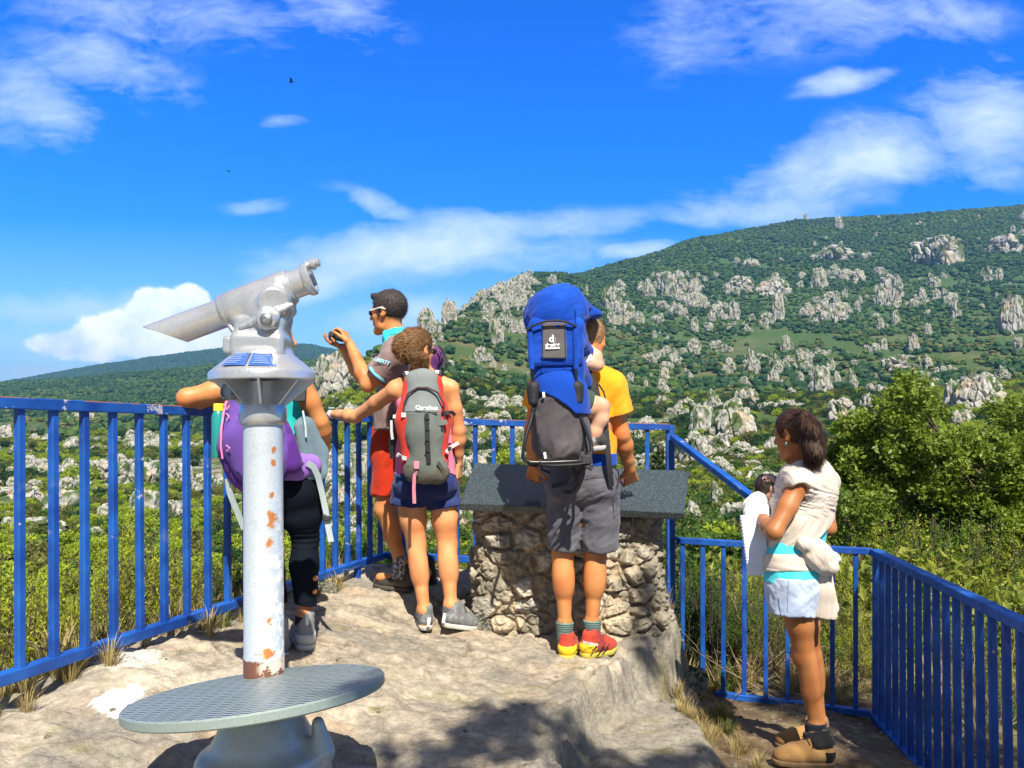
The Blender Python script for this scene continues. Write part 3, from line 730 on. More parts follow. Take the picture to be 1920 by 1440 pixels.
p, u = sample(16, 120, -250, 2150, 14000); p, ok = visible(p, 2); u = u[ok]
nz = fbm(p*[1, 1, 0]/7, 4, 75); keep = nz > -.14-.3*(u > 1450); p = p[keep]; u = u[keep]
r1 = rng.uniform(size=len(p)); yl = np.where(u < 700, .42, .16)
vi = np.where(r1 < yl, 3+rng.integers(0, 2, len(p)), np.where(r1 < yl+.35, 5+rng.integers(0, 2, len(p)), np.where(r1 < .85, rng.integers(0, 3, len(p)), 7+rng.integers(0, 2, len(p)))))
scatter('valley_scrub', p, rng.uniform(.5, 1.9, len(p))**1.15, vi, BM_)
# ---------------- the viewing platform's rock and the lower path ----------------
LA, LB = P(50, 1262, 2.85), P(720, 1041, 5.3)           # bottom rail of the left railing
LC = P(1258, 1058, 4.95)
LT, LTB = P(50, 757, 2.85), P(720, 787, 5.3)
_cp = np.array([P(1090, 1241, 4.04), P(830, 1186, 4.3), P(735, 1108, 4.7), P(570, 1222, 3.6), P(540, 1238, 3.5), P(490, 1445, 2.6), P(205, 1232, 3.2), P(60, 1330, 2.9), P(30, 1420, 2.5),
                P(800, 1440, 2.7), P(1000, 1440, 2.8), P(900, 1300, 3.5), P(1000, 1200, 4.25), P(1110, 1290, 3.6), P(1100, 1400, 2.95), P(300, 1240, 3.3), P(450, 1165, 3.9), P(630, 1100, 4.75), P(880, 1080, 5.0),
                P(1040, 1170, 4.5), P(-300, 1500, 2.3), P(480, 1700, 1.8), P(1000, 1800, 1.6), P(700, 1062, 5.4), P(1200, 1110, 5.0)])
def plat(x, y):
    d = (x[..., None]-_cp[:, 0])**2+(y[..., None]-_cp[:, 1])**2+.02; w = 1/d**1.6
    return (w*_cp[:, 2]).sum(-1)/w.sum(-1)
_lp = np.array([P(1500, 1432, 3.55), P(1490, 1398, 3.75), P(1640, 1352, 4.55), P(1400, 1320, 4.75), P(1270, 1300, 4.85), P(1780, 1440, 3.9), P(1350, 1440, 3.3), P(1600, 1440, 3.5), P(1500, 1340, 4.4),
                P(1500, 1900, 2.2), P(1900, 1800, 2.7)])
def path(x, y):
    d = (x[..., None]-_lp[:, 0])**2+(y[..., None]-_lp[:, 1])**2+.05; w = 1/d**1.4
    return (w*_lp[:, 2]).sum(-1)/w.sum(-1)
def ground_z(x, y, masks=False, fine=True):
    x = np.asarray(x, float); y = np.asarray(y, float); q = np.stack([x, y, 0*x], -1)
    wob = .10*fbm(q*2.6, 4, 5)+.05*fbm(q*8, 4, 6, .6, ridged=True)+.02*fbm(q*25, 3, 7)
    a = plat(x, y)+.035*fbm(q*1.7, 4, 11)
    if fine: a = a+.032*fbm(q*[5, 7, 1], 6, 12, .6, ridged=True)+.010*fbm(q*22, 4, 14, .6)-.026*(1-sstep(0, .055, np.abs(fbm(q*[3.2, 5.2, 1]+7, 5, 15, .6))))*sstep(-.1, .3, fbm(q*2, 3, 16))
    e1 = np.interp(y, [0, 2.6, 3.0, 3.5, 3.85, 4.1, 4.4, 6], [.05, .10, .18, .27, .52, .62, .95, .95])+wob*.7
    e2 = np.interp(y, [0, 2.6, 3.0, 3.3, 3.7, 4.0, 4.3, 6], [.62, .60, .66, .80, .84, .80, .97, .97])+wob*.5
    m1 = sstep(e1-.01, e1+.07+.05*(wob+.1), x); m2 = sstep(e2-.01, e2+.10, x)
    slab = np.interp(y, [0, 2.7, 3.4, 3.9, 4.2], [-.14, -.12, -.10, -.12, -.2])+.05*fbm(q*2, 4, 17)+(.018*fbm(q*8, 5, 18, .55, ridged=True) if fine else 0)
    crag = .09*(1-sstep(0, .22, np.abs(x-e1-.03)))*fbm(q*11, 4, 19)
    b = path(x, y)+.03*fbm(q*2.2, 4, 21)+(.008*fbm(q*16, 4, 22) if fine else 0)
    z = a*(1-m1)+slab*m1+crag; z = z*(1-m2)+b*m2
    # falls away beyond the railings
    dl = ((x-LA[0])*(LB[1]-LA[1])-(y-LA[1])*(LB[0]-LA[0]))/np.hypot(LB[0]-LA[0], LB[1]-LA[1])   # <0 left of the left railing
    out = np.maximum(-dl-.12, 0); z = z-np.where(out > 0, .55*out+.25*out**2, 0)
    dc = y-np.interp(x, [LB[0], LC[0], 1.0, 1.15], [LB[1], LC[1], 4.95, 99]); oc = np.maximum(dc-.05, 0); z = z-np.where(x < 1.15, .7*oc+.1*oc**2, 0)
    dl2 = y-np.interp(x, [1.0, 2.1, 2.3], [5.0, 4.6, 4.6]); o2 = np.maximum(dl2-.1, 0)*(x >= 1.0); z = z-.10*o2-.05*o2**2
    o3 = np.maximum(x-2.2, 0); z = z-.10*o3-.03*o3**2
    t_ = sstep(6.3, 8.3, y)*(x > -1.2); z = z*(1-t_)+(terrain(x, np.maximum(y, 7.2))-.5*sstep(8.7, 9.3, y))*t_
    z = np.maximum(z, -3.6)
    return (z, m1, m2, np.maximum(out, 0), oc, o2+o3) if masks else z
gx_ = np.concatenate([np.arange(-6, -2.2, .06), np.arange(-2.2, 2.4, .014), np.arange(2.4, 7.01, .06)])
gy_ = np.concatenate([np.arange(-6, 1.6, .12), np.arange(1.6, 5.6, .014), np.arange(5.6, 9.3, .05)])
XX, YY = np.meshgrid(gx_, gy_); Zg, m1, m2, ol, oc, o2 = ground_z(XX, YY, True)
nv = len(gx_); V_ = np.stack([XX, YY, Zg], -1).reshape(-1, 3); ii = np.arange(len(gy_)-1)[:, None]*nv+np.arange(nv-1)[None]
F_q = np.stack([ii, ii+1, ii+nv+1, ii+nv], -1).reshape(-1, 4)
q = V_*[1, 1, 0]; m1, m2, ol, oc, o2 = [k.reshape(-1, 1) for k in (m1, m2, ol, oc, o2)]
nA = fbm(q*1.3, 5, 31)[:, None]; nB = fbm(q*[6, 9, 1], 5, 32)[:, None]; nC = fbm(q*26, 4, 34)[:, None]
rock_c = np.array([.385, .33, .255])*(1+.24*nA+.42*nB+.5*nC)
w = sstep(.10, .40, nB+nA*.5); rock_c = rock_c*(1-w*.55)+np.array([.56, .50, .41])*w*.55
w = sstep(.10, .42, fbm(q*4.1, 5, 37, .6)[:, None]); rock_c = rock_c*(1-w*.4)+np.array([.40, .26, .15])*w*.4
w = sstep(-.06, .30, fbm(q*2.3+5, 5, 39, .6)[:, None]+.55*m1+.35*sstep(-.5, .5, q[:, :1]-.2)); rock_c = rock_c*(1-w*.68)+np.array([.215, .205, .175])*w*.68
pd = ((q[:, 0]-P(225, 1318, 2.9)[0])/.075)**2+((q[:, 1]-P(225, 1318, 2.9)[1])/.10)**2+1.2*fbm(q*14, 3, 41)
cr_ = (1-sstep(0, .05, np.abs(fbm(q*[3.2, 5.2, 1]+7, 5, 15, .6))))*sstep(-.1, .3, fbm(q*2, 3, 16)); rock_c = rock_c*(1-.6*cr_[:, None]); w = sstep(.25, .55, fbm(q*[11, 17, 1], 5, 45, .65))[:, None]; rock_c = rock_c*(1-w*.5)+np.array([.13, .12, .09])*w*.5
w = sstep(1.2, .8, pd)[:, None]; rock_c = rock_c*(1-w)+np.array([.80, .79, .76])*w
pd = ((q[:, 0]-P(240, 1245, 3.2)[0])/.13)**2+((q[:, 1]-P(240, 1245, 3.2)[1])/.12)**2+2.2*fbm(q*18, 4, 42)
w = sstep(1.0, .6, pd)[:, None]*.7; rock_c = rock_c*(1-w)+np.array([.72, .68, .6])*w
dirt = np.array([.165, .115, .065])*(1+.35*nA+.4*nB+.35*nC); w = sstep(.3, .6, nC+.3*nB); dirt = dirt*(1-w*.5)+np.array([.36, .31, .24])*w*.5
gr = np.array([.17, .15, .06])*(1+.3*nB+.4*nC)
c_ = rock_c*(1-m2)+dirt*m2
e = np.clip(sstep(0, .35, ol+.25*nB-.02)+sstep(0, .3, oc+.2*nB)+sstep(0, .5, o2+.3*nB), 0, 1); c_ = c_*(1-e*.85)+gr*e*.85
M_ground = mat('weathered_limestone_ground', (1, 1, 1), .9, .26, 42, bump=1.0, bs=60, attr=True, bdist=.012, spec=.2, detail=8)
obj('rock_ground', V_, F_q, M_ground, col=np.clip(c_, .02, .9), kind='structure', sharp=None)
def gz(x, y): return float(ground_z(np.array([x]), np.array([y]), fine=True)[0])
# ---------------- stone pillar under the table ----------------
cx, cy_ = .325, 4.60; hx, hy = .52, .27; NP, NZ = 900, 560
zs = np.linspace(-.62, .80, NZ); th = np.linspace(0, 2*np.pi, NP, endpoint=False)
def sup(t, hx, hy, n=6): 
    c, s = np.cos(t), np.sin(t); r = (np.abs(c)**n+np.abs(s)**n)**(-1/n); return c*r*hx, s*r*hy
TH, ZZ = np.meshgrid(th, zs); wx_ = hx*(1+.09*sstep(.55, -.1, ZZ)); wy_ = hy*(1+.22*sstep(.5, -.3, ZZ)); X0, Y0 = sup(TH, wx_, wy_)
q = np.stack([X0+cx+.035*sstep(.6, 0, ZZ), Y0+cy_, ZZ], -1); wq = q+.03*np.stack([fbm(q*5, 3, s) for s in (1, 2, 3)], -1)
f1, f2, idn = worley(wq*[7.6, 7.6, 10.5], 71); h1, h2, id2 = worley(wq*15+3, 72)
big = sstep(0, .30, f2-f1); sm = sstep(0, .28, h2-h1)
d = .040*big*(.45+.9*idn)+.012*sm+.022*fbm(q*7, 4, 73)+.018*fbm(q*26, 4, 74, .6)-.03
n = np.stack([np.sign(X0)*np.abs(X0/wx_)**5/wx_, np.sign(Y0)*np.abs(Y0/wy_)**5/wy_, 0*X0], -1); n /= np.linalg.norm(n, axis=-1, keepdims=True)
q2 = q+n*d[..., None]
pv = q2.reshape(-1, 3); jj = np.arange(NZ-1)[:, None]*NP; kk = np.arange(NP)[None]; k2 = (kk+1) % NP
pf = np.stack([jj+kk, jj+k2, jj+NP+k2, jj+NP+kk], -1).reshape(-1, 4)
top = len(pv); pv = np.concatenate([pv, [[cx, cy_, .79]]]); pf = np.concatenate([pf, np.array([[(NZ-1)*NP+k, (NZ-1)*NP+(k+1) % NP, top, top] for k in range(0)]).reshape(-1, 4)]) if False else pf
F1 = lambda a: a.reshape(-1, 1)
base = np.array([.44, .37, .265])*(.80+.40*F1(idn)); tint = F1(_h((idn*999).astype(np.int64), (idn*77).astype(np.int64), (idn*0).astype(np.int64)))
base = base*(1-.5*sstep(.6, .8, tint))+np.array([.50, .48, .43])*.5*sstep(.6, .8, tint)*1.0
mort = np.array([.36, .29, .20]); cm = mort+(base-mort)*F1(big)
cm = cm*(1+.30*F1(fbm(q*9, 4, 75))+.25*F1(fbm(q*34, 4, 76)))
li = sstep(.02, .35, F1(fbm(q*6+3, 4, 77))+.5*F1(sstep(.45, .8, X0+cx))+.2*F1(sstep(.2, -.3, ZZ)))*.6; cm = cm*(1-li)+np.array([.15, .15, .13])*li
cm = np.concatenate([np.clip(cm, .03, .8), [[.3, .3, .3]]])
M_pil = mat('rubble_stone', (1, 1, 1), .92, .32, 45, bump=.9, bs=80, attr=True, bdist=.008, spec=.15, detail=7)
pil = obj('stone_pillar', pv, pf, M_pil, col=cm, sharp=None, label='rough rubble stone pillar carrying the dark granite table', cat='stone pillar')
# ---------------- granite table ----------------
M_gran = mat('polished_granite', (.030, .036, .042), .16, .0, 1, spec=.6)
_g = NG(M_gran.node_tree); _b = [x for x in M_gran.node_tree.nodes if x.type == 'BSDF_PRINCIPLED'][0]; _t = _g.n('ShaderNodeTexCoord').outputs['Object']
_g.put(_b.inputs['Base Color'], _g.mix(_g.mapr(_g.noise(_t, 210, 3, .7), .47, .66), (.018, .026, .030), (.12, .16, .17)))
_g.put(_b.inputs['Roughness'], _g.mapr(_g.noise(_t, 9, 4), .35, .7, .12, .34))
tl = [P(862, 944, 4.20), P(1283, 962, 4.22), P(1292, 883, 4.62), P(890, 868, 4.60)]
nt_ = nrm(np.cross(tl[1]-tl[0], tl[3]-tl[0])); th_ = .042; b_ = .004
cen = sum(tl)/4; mb = MB(); top_ = [p_+(cen-p_)*.006 for p_ in tl]; up1 = [p_-nt_*b_ for p_ in tl]; lo1 = [p_-nt_*(th_-b_) for p_ in tl]; bot = [p_+(cen-p_)*.006-nt_*th_ for p_ in tl]
mb.add(top_+up1+lo1+bot, [(0, 1, 2, 3), (15, 14, 13, 12)]+[(a*4+k, (a+1)*4+k, (a+1)*4+(k+1) % 4, a*4+(k+1) % 4) for a in range(3) for k in range(4)])
tab = thing('orientation_table', P(1075, 960, 4.4), 'tilted polished dark granite orientation table on the rubble stone pillar', 'table')
mb.obj('table_slab', M_gran, tab, smooth=False)
M_rod = mat('dark_rod_metal', (.05, .04, .035), .6, .2, 30, metal=.6)
for u in (937, 1187):  # small dark rods below the slab's front edge
    m_ = MB(); a = P(u, 958, 4.235); m_.tube([a, a-np.array([0, -.004, .03]), a-np.array([0, -.02, .085])], .006, 8); m_.obj('dark_rod', M_rod, tab)
# ---------------- blue painted steel railings ----------------
def paint_mat():
    m = bpy.data.materials.new('chipped_blue_paint'); m.use_nodes = True; nt = m.node_tree; nt.nodes.clear(); g = NG(nt)
    t = g.n('ShaderNodeTexCoord').outputs['Object']
    b = g.n('ShaderNodeBsdfPrincipled'); o = g.n('ShaderNodeOutputMaterial')
    base = g.mix(g.mapr(g.noise(t, 7, 4), .35, .65), (.005, .048, .27), (.012, .105, .43))
    base = g.mix(g.mapr(g.noise(t, 5, 5, .65), .60, .70, 0, .5), base, (.13, .19, .42))
    chip = g.m('MULTIPLY', g.mapr(g.noise(g.mapping(t, loc=(3, 1, 7)), 16, 7, .65), .64, .66), g.mapr(g.noise(t, 3.0, 3), .50, .56))
    base = g.mix(chip, base, (.42, .40, .42))
    g.put(b.inputs['Base Color'], base); g.put(b.inputs['Roughness'], g.mapr(g.noise(t, 30, 4), .3, .7, .32, .6))
    bp = g.n('ShaderNodeBump'); bp.inputs['Strength'].default_value = .25; bp.inputs['Distance'].default_value = .003
    g.put(bp.inputs['Height'], g.noise(t, 80, 4)); g.L.new(bp.outputs[0], b.inputs['Normal'])
    g.L.new(b.outputs[0], o.inputs[0]); return m
M_blue = paint_mat()
def paint_rust():
    m = M_blue.copy(); m.name = 'worn_blue_paint_with_rust'; g = NG(m.node_tree); b = [x for x in m.node_tree.nodes if x.type == 'BSDF_PRINCIPLED'][0]
    src = b.inputs['Base Color'].links[0].from_socket; t = g.n('ShaderNodeTexCoord').outputs['Object']
    nz = g.sep(g.n('ShaderNodeNewGeometry').outputs['Normal'])[2]
    f = g.m('MULTIPLY', g.mapr(g.noise(t, 6, 7, .7), .44, .48), g.mapr(nz, .3, .7))
    g.put(b.inputs['Base Color'], g.mix(f, src, (.30, .10, .05)))
    f2 = g.m('MULTIPLY', g.mapr(g.noise(g.mapping(t, loc=(9, 2, 4)), 9, 6, .7), .60, .62), .8)
    g.put(b.inputs['Base Color'], g.mix(f2, b.inputs['Base Color'].links[0].from_socket, (.55, .56, .60)))
    return m
M_blue_r = paint_rust()
def line(a, b, t): return a+(b-a)*t
def railing(name, label, ta, tb, ba, bb, n, t0=0.0, t1=1.0, bar=.028, rail=(.052, .042), topm=None, off=None, ext=(0, 0), feet=(), brail=True, btrim=(0, 1), skip=()):
    """top rail ta-tb, bottom rail ba-bb, n bars between"""
    d = nrm(tb-ta); e0 = ta-d*ext[0]; e1 = tb+d*ext[1]; f0 = ba-d*ext[0]; f1 = bb+d*ext[1]
    root = thing(name, (ba+bb)/2, label, 'railing')
    MB().beam(e0, e1, rail[0], rail[1]).obj('top_rail', topm or M_blue_r, root, smooth=False)
    if brail: MB().beam(line(f0, f1, btrim[0]), line(f0, f1, btrim[1]), rail[0]*.9, rail[1]).obj('bottom_rail', M_blue, root, smooth=False)
    for k in range(n):
        if k in skip: continue
        t = t0+(t1-t0)*k/(n-1); a = line(ta, tb, t)-np.array([0, 0, rail[1]/2-.003]); b = line(ba, bb, t)+np.array([0, 0, (rail[1]/2-.003) if brail else 0])
        if brail and not (btrim[0]-.02 <= t <= btrim[1]+.02): b = line(ba, bb, t)-np.array([0, 0, .10])
        MB().beam(a, b, bar, bar, up=np.cross(d, (0, 0, 1))).obj('baluster', M_blue, root, smooth=False)
    for t in feet:
        b = line(ba, bb, t); m = MB().beam(b-np.array([0, 0, rail[1]/2-.002]), np.array([b[0], b[1], gz(b[0], b[1])-.04]), .036, .036, up=np.cross(d, (0, 0, 1)))
        m.obj('support_foot', M_blue, root, smooth=False)
    return root
ta, tb = LT, LTB; ba, bb = LA, LB
stp = (tb-ta); s_ = .0545
n_ = int((1+.30)/s_)
railing('metal_railing', 'long blue railing with peeling rusty top rail on the left, behind the telescope', line(ta, tb, -.30), tb, line(ba, bb, -.30), bb, 25, t0=(.30+.012-4*s_-.0)/1.30-.05, t1=.985, feet=[(.30+.155)/1.3, .9], ext=(.5, .02))
CT0, CT1 = LTB, P(1256, 801, 4.95); CB0, CB1 = LB, P(1256, 1066, 4.95)
railing('metal_railing', 'blue railing crossing behind the granite table between the two corner posts', CT0+np.array([.02, 0, 0]), CT1, CB0+np.array([.02, 0, 0]), CB1, 14, t0=.062, t1=.925, feet=[.35], btrim=(0, .62))
# corner post and sloping handrail
hp = thing('stair_handrail', P(1257, 1300, 4.95), 'sloping blue handrail with worn paint and its tall corner post, right of the granite table', 'handrail')
pt = P(1256, 797, 4.97); MB().beam(pt, np.array([pt[0]+.02, pt[1], P(1256, 1320, 4.95)[2]]), .05, .05, up=(0, 1, 0)).obj('corner_post', M_blue, hp, smooth=False)
h0, h1 = P(1262, 820, 4.93), P(1478, 985, 3.72)
MB().beam(h0, h1, .045, .034).obj('sloping_rail', M_blue, hp, smooth=False)
# lower railing and right railing
G0, G1 = P(1268, 1013, 4.93), P(1634, 1034, 4.52); H0, H1 = P(1268, 1292, 4.93), P(1634, 1338, 4.52)
railing('metal_railing', 'lower blue railing behind the woman in the white wrap', G0, G1, H0, H1, 9, t0=.035, t1=.925, topm=M_blue, btrim=(.21, 1), rail=(.046, .036), bar=.026)
K0, K1 = P(1641, 1036, 4.50), P(1908, 1166, 2.86); Lb0 = P(1641, 1346, 4.50); L1 = np.array([K1[0], K1[1], K1[2]-(K0[2]-Lb0[2])])
railing('metal_railing', 'blue railing of dense bars running toward the viewer at the right edge', K0, K1+(K1-K0)*.35, Lb0, L1+(L1-Lb0)*.35, 21, t0=.0, t1=1.0, topm=M_blue, rail=(.056, .040), bar=.027, feet=[.02])
# ---------------- coin telescope ----------------
def metal_paint(name, c, rough=.34, metal=.55, worn=None, bs=160, bump=.35):
    m = bpy.data.materials.new(name); m.use_nodes = True; nt = m.node_tree; nt.nodes.clear(); g = NG(nt)
    t = g.n('ShaderNodeTexCoord').outputs['Object']; b = g.n('ShaderNodeBsdfPrincipled'); o = g.n('ShaderNodeOutputMaterial')
    base = g.mix(g.mapr(g.noise(t, 140, 3, .7), .38, .62), tuple(x*.86 for x in c), c)
    base = g.mix(g.mapr(g.noise(t, 5, 6, .6), .56, .72, 0, .5), base, tuple(x*.62 for x in c))
    if worn: base = worn(g, t, base)
    g.put(b.inputs['Base Color'], base); b.inputs['Roughness'].default_value = rough; b.inputs['Metallic'].default_value = metal
    bp = g.n('ShaderNodeBump'); bp.inputs['Strength'].default_value = bump; bp.inputs['Distance'].default_value = .002
    g.put(bp.inputs['Height'], g.noise(t, bs, 3, .6)); g.L.new(bp.outputs[0], b.inputs['Normal']); g.L.new(b.outputs[0], o.inputs[0]); return m
M_ham = metal_paint('hammered_silver_paint', (.60, .61, .62), .27, .6)
TD = 2.60; TS = TD/FPX
def TP(u, v, dy=0.0): return P(u, v, TD+dy)
def pole_worn(g, t, base):
    z = g.sep(t)[2]; x = g.sep(t)[0]
    pe = g.m('MULTIPLY', g.mapr(g.noise(t, 34, 8, .72), .50, .53), g.mapr(x, .008, .03)); pe = g.m('MULTIPLY', pe, g.mapr(z, .62, .35))
    base = g.mix(pe, base, (.86, .88, .90))
    # rust runs: patches of their own on the pole's front
    def spot(zx, zz, rx, rz):
        dx = g.m('DIVIDE', g.m('SUBTRACT', x, zx), rx); dz = g.m('DIVIDE', g.m('SUBTRACT', z, zz), rz)
        r = g.m('SQRT', g.m('ADD', g.m('MULTIPLY', dx, dx), g.m('MULTIPLY', dz, dz)))
        return g.mapr(g.m('ADD', r, g.m('MULTIPLY', g.m('SUBTRACT', g.noise(t, 30, 5, .7), .5), 3.4)), 1.0, .55)
    f = None
    for q in ((.022, .475, .014, .034), (.020, .40, .012, .022), (.021, .555, .008, .012), (.020, .66, .006, .014), (.020, .70, .006, .012), (.024, .055, .022, .02), (.010, .055, .03, .006), (.028, .16, .01, .02)):
        s = spot(*q); f = s if f is None else g.m('MAXIMUM', f, s)
    base = g.mix(f, base, (.50, .19, .05))
    low = g.mapr(g.m('ADD', z, g.m('MULTIPLY', g.m('SUBTRACT', g.noise(t, 40, 5), .5), .02)), .036, .030)
    wh = g.m('MULTIPLY', low, g.m('MULTIPLY', g.mapr(g.noise(t, 28, 6, .7), .47, .50), g.mapr(x, -.01, .02)))
    return g.mix(wh, g.mix(low, base, (.19, .085, .055)), (.72, .62, .50))
M_pole = metal_paint('worn_pale_blue_grey_paint', (.56, .62, .67), .38, .3, pole_worn, 220, .12)
M_base = metal_paint('pale_green_grey_paint', (.46, .54, .58), .42, .3, None, 90, .25)
M_bolt = mat('dull_steel', (.30, .32, .31), .45, .2, 60, metal=.8)
M_inside = mat('black_tube_lining', (.035, .035, .05), .7, .1, 20)
tele = thing('coin_telescope', TP(495, 1440), 'silver painted coin operated telescope on a rust streaked pole with a round step plate', 'telescope')
zp0, zp1 = TP(495, 1250), TP(493, 772); polax = nrm(zp1-zp0); hp_ = np.linalg.norm(zp1-zp0)
def axis_at(v): 
    t = (1250-v)/(1250-772); return zp0+(zp1-zp0)*t
# pole keeps its own object origin at its foot so that the wear sits where it is in the photo
o_ = MB().lathe(zp0-polax*.14, polax, [(0, 36.5*TS), (.18, 36.5*TS), (.182, 35.8*TS), (hp_+.15, 35.8*TS)], 48).obj('pole', M_pole, tele)
_off = WL['coin_telescope']; me = o_.data
for vv in me.vertices: vv.co = vv.co-V3(zp0-_off)
o_.location = V3(zp0-_off)
col_ = []
for (v, r) in [(798, 36.5), (796, 40), (788, 43), (778, 43.5), (768, 43), (760, 40), (752, 37), (745, 34), (715, 33), (714, 20)]: col_.append((np.dot(axis_at(v)-zp0, polax), r*TS))
MB().lathe(zp0, polax, col_, 48).obj('collar', M_ham, tele)
# dished skirt under the head with gussets, then the cone, the neck and the yoke
a0 = axis_at(706)
up_ = polax
def ringprof(l): return [(np.dot(axis_at(v)-zp0, polax), r*TS) for (v, r) in l]
MB().lathe(zp0, polax, ringprof([(712, 22), (712, 88), (714, 94), (712, 97), (700, 97), (697, 95.5), (694, 93), (664, 57), (662, 50)]), 72).obj('cone_skirt', M_ham, tele, sharp=30)
for k in range(8):
    an = 2*math.pi*(k+.28)/8; r1 = nrm(np.array([math.cos(an), math.sin(an), 0])); 
    pA = axis_at(713)+r1*93*TS; pB = axis_at(713)+r1*32*TS; pC = axis_at(762)+r1*34*TS; pD = axis_at(758)+r1*44*TS; sd = nrm(np.cross(r1, polax))*.004
    MB().add([pA+sd, pB+sd, pC+sd, pD+sd, pA-sd, pB-sd, pC-sd, pD-sd], [(0, 1, 2, 3), (7, 6, 5, 4), (0, 4, 5, 1), (1, 5, 6, 2), (2, 6, 7, 3), (3, 7, 4, 0)]).obj('gusset', M_ham, tele, smooth=False)
# coin box seen between the gussets
MB().lathe(axis_at(736)+np.array([-46, -30, 0])*TS, (-.5, -.86, 0), [(0, 15*TS), (16*TS, 15*TS), (17*TS, 12*TS), (14*TS, 11*TS)], 24).obj('coin_lock', M_bolt, tele)
S = SDF()
n0 = axis_at(664); 
S.box(axis_at(648), (50*TS, 44*TS, 22*TS), rnd=.02, k=.015); S.box(axis_at(618), (46*TS, 38*TS, 30*TS), rnd=.025, k=.02)
S.cc(axis_at(668), axis_at(655), 60*TS, 52*TS, k=.01)
S.ell(TP(505, 590), (44*TS, 36*TS, 44*TS), k=.03)
S.box(TP(432, 648, .0), (9*TS, 20*TS, 16*TS), rnd=.01, k=.01)
v, f = S.mesh(.004); obj('yoke', v, f, M_ham, tele)
tdir = nrm(TP(600, 518)-TP(300, 628)); side = nrm(np.cross(tdir, (0, 0, 1))); tup = np.cross(side, tdir)
hc = TP(488, 562)
S = SDF()
S.cc(TP(418, 586), TP(548, 535), 33*TS, 33*TS, k=.01, rnd=.008)
S.box(TP(490, 574), (56*TS, 30*TS, 36*TS), (tdir, side, tup), rnd=.02, k=.03)
S.ell(TP(502, 588, -.02), (42*TS, 34*TS, 42*TS), (tdir, side, tup), k=.02)
fl_ = .0
S.cc(TP(512, 566, -.075), TP(512, 566, -.055), 26*TS, 30*TS, k=.012)
S.chain([TP(452, 614, -.066), TP(470, 606, -.068), TP(478, 602, -.07), TP(486, 606, -.072), TP(492, 612, -.072), TP(501, 615, -.072), TP(512, 611, -.072), TP(517, 603, -.07), TP(519, 594, -.07), TP(522, 583, -.068), TP(532, 580, -.06), TP(546, 572, -.055)], [.0085]*12, k=.008)
S.cc(TP(500, 600, -.10), TP(500, 600, -.0), 17*TS, 24*TS, k=.012)
v, f = S.mesh(.0035); obj('telescope_body', v, f, M_ham, tele)
MB().lathe(TP(500, 599, -.095), (0, -1, 0), [(-.02, 11*TS), (.012, 11*TS), (.016, 8.5*TS), (.018, 4*TS), (.016, 3.6*TS)], 28).obj('pivot_bolt', M_bolt, tele)
M_big = MB()
e0, e1 = TP(548, 535), TP(590, 519)
L_ = np.linalg.norm(e1-e0)
MB().lathe(e0-tdir*.03, tdir, [(0, 27*TS), (L_-.005, 27*TS), (L_-.003, 30*TS), (L_+.004, 32*TS), (L_+.018, 32*TS), (L_+.022, 30*TS), (L_+.022, 24*TS), (L_-.02, 22*TS)], 56).obj('front_tube', M_ham, tele)
kb = TP(581, 497, -.0); MB().lathe(kb-tdir*.02, tdir, [(0, 5*TS), (.004, 8*TS), (.012, 9*TS), (.02, 8*TS), (.024, 11.5*TS), (.034, 11.5*TS), (.038, 8*TS), (.044, 9*TS), (.052, 8.5*TS), (.055, 4*TS)], 24).obj('focus_knob', M_ham, tele)
MB().beam(TP(570, 489), TP(575, 500), .012, .008).obj('knob_tab', M_ham, tele)
# long eyepiece hood with its end cut on the slant
c0 = TP(424, 585); R_t = 28*TS; pr = 56; V = []; F = []
cp = TP(271, 618); cq = TP(350, 644)
def hood(rad):
    V = []
    ctr = c0+tdir*.02
    for k in range(pr):
        a = 2*math.pi*k/pr; V.append(ctr+rad*(math.cos(a)*tup+math.sin(a)*side))
    for k in range(pr):
        a = 2*math.pi*k/pr; w = (1-math.cos(a))/2     # 0 top .. 1 bottom
        Lt = np.linalg.norm(TP(271, 618)-c0); Lb = np.linalg.norm(TP(352, 646)-c0); V.append(c0-tdir*(Lt*.985+(Lb*.93-Lt*.985)*w)+rad*(math.cos(a)*tup+math.sin(a)*side))
    return V
A = hood(R_t); B = hood(R_t*.93); mb = MB(); mb.v = A+B; n = pr
for k in range(n):
    k2 = (k+1) % n; mb.f += [(k, k2, n+k2, n+k), (2*n+k2, 2*n+k, 3*n+k, 3*n+k2), (n+k, n+k2, 3*n+k2, 3*n+k)]; mb.mi += [0, 1, 0]
mb.obj('eyepiece_hood', [M_ham, M_inside], tele, sharp=30)
MB().lathe(c0-tdir*.012, tdir, [(0, 28*TS), (.003, 31*TS), (.02, 33*TS), (.03, 31*TS)], 48).obj('hood_ring', M_ham, tele)
MB().tube([TP(428, 606, -.03), TP(436, 618, -.03), TP(445, 628, -.03)], [.008, .009, .01], 10).obj('elevation_stop', M_ham, tele)
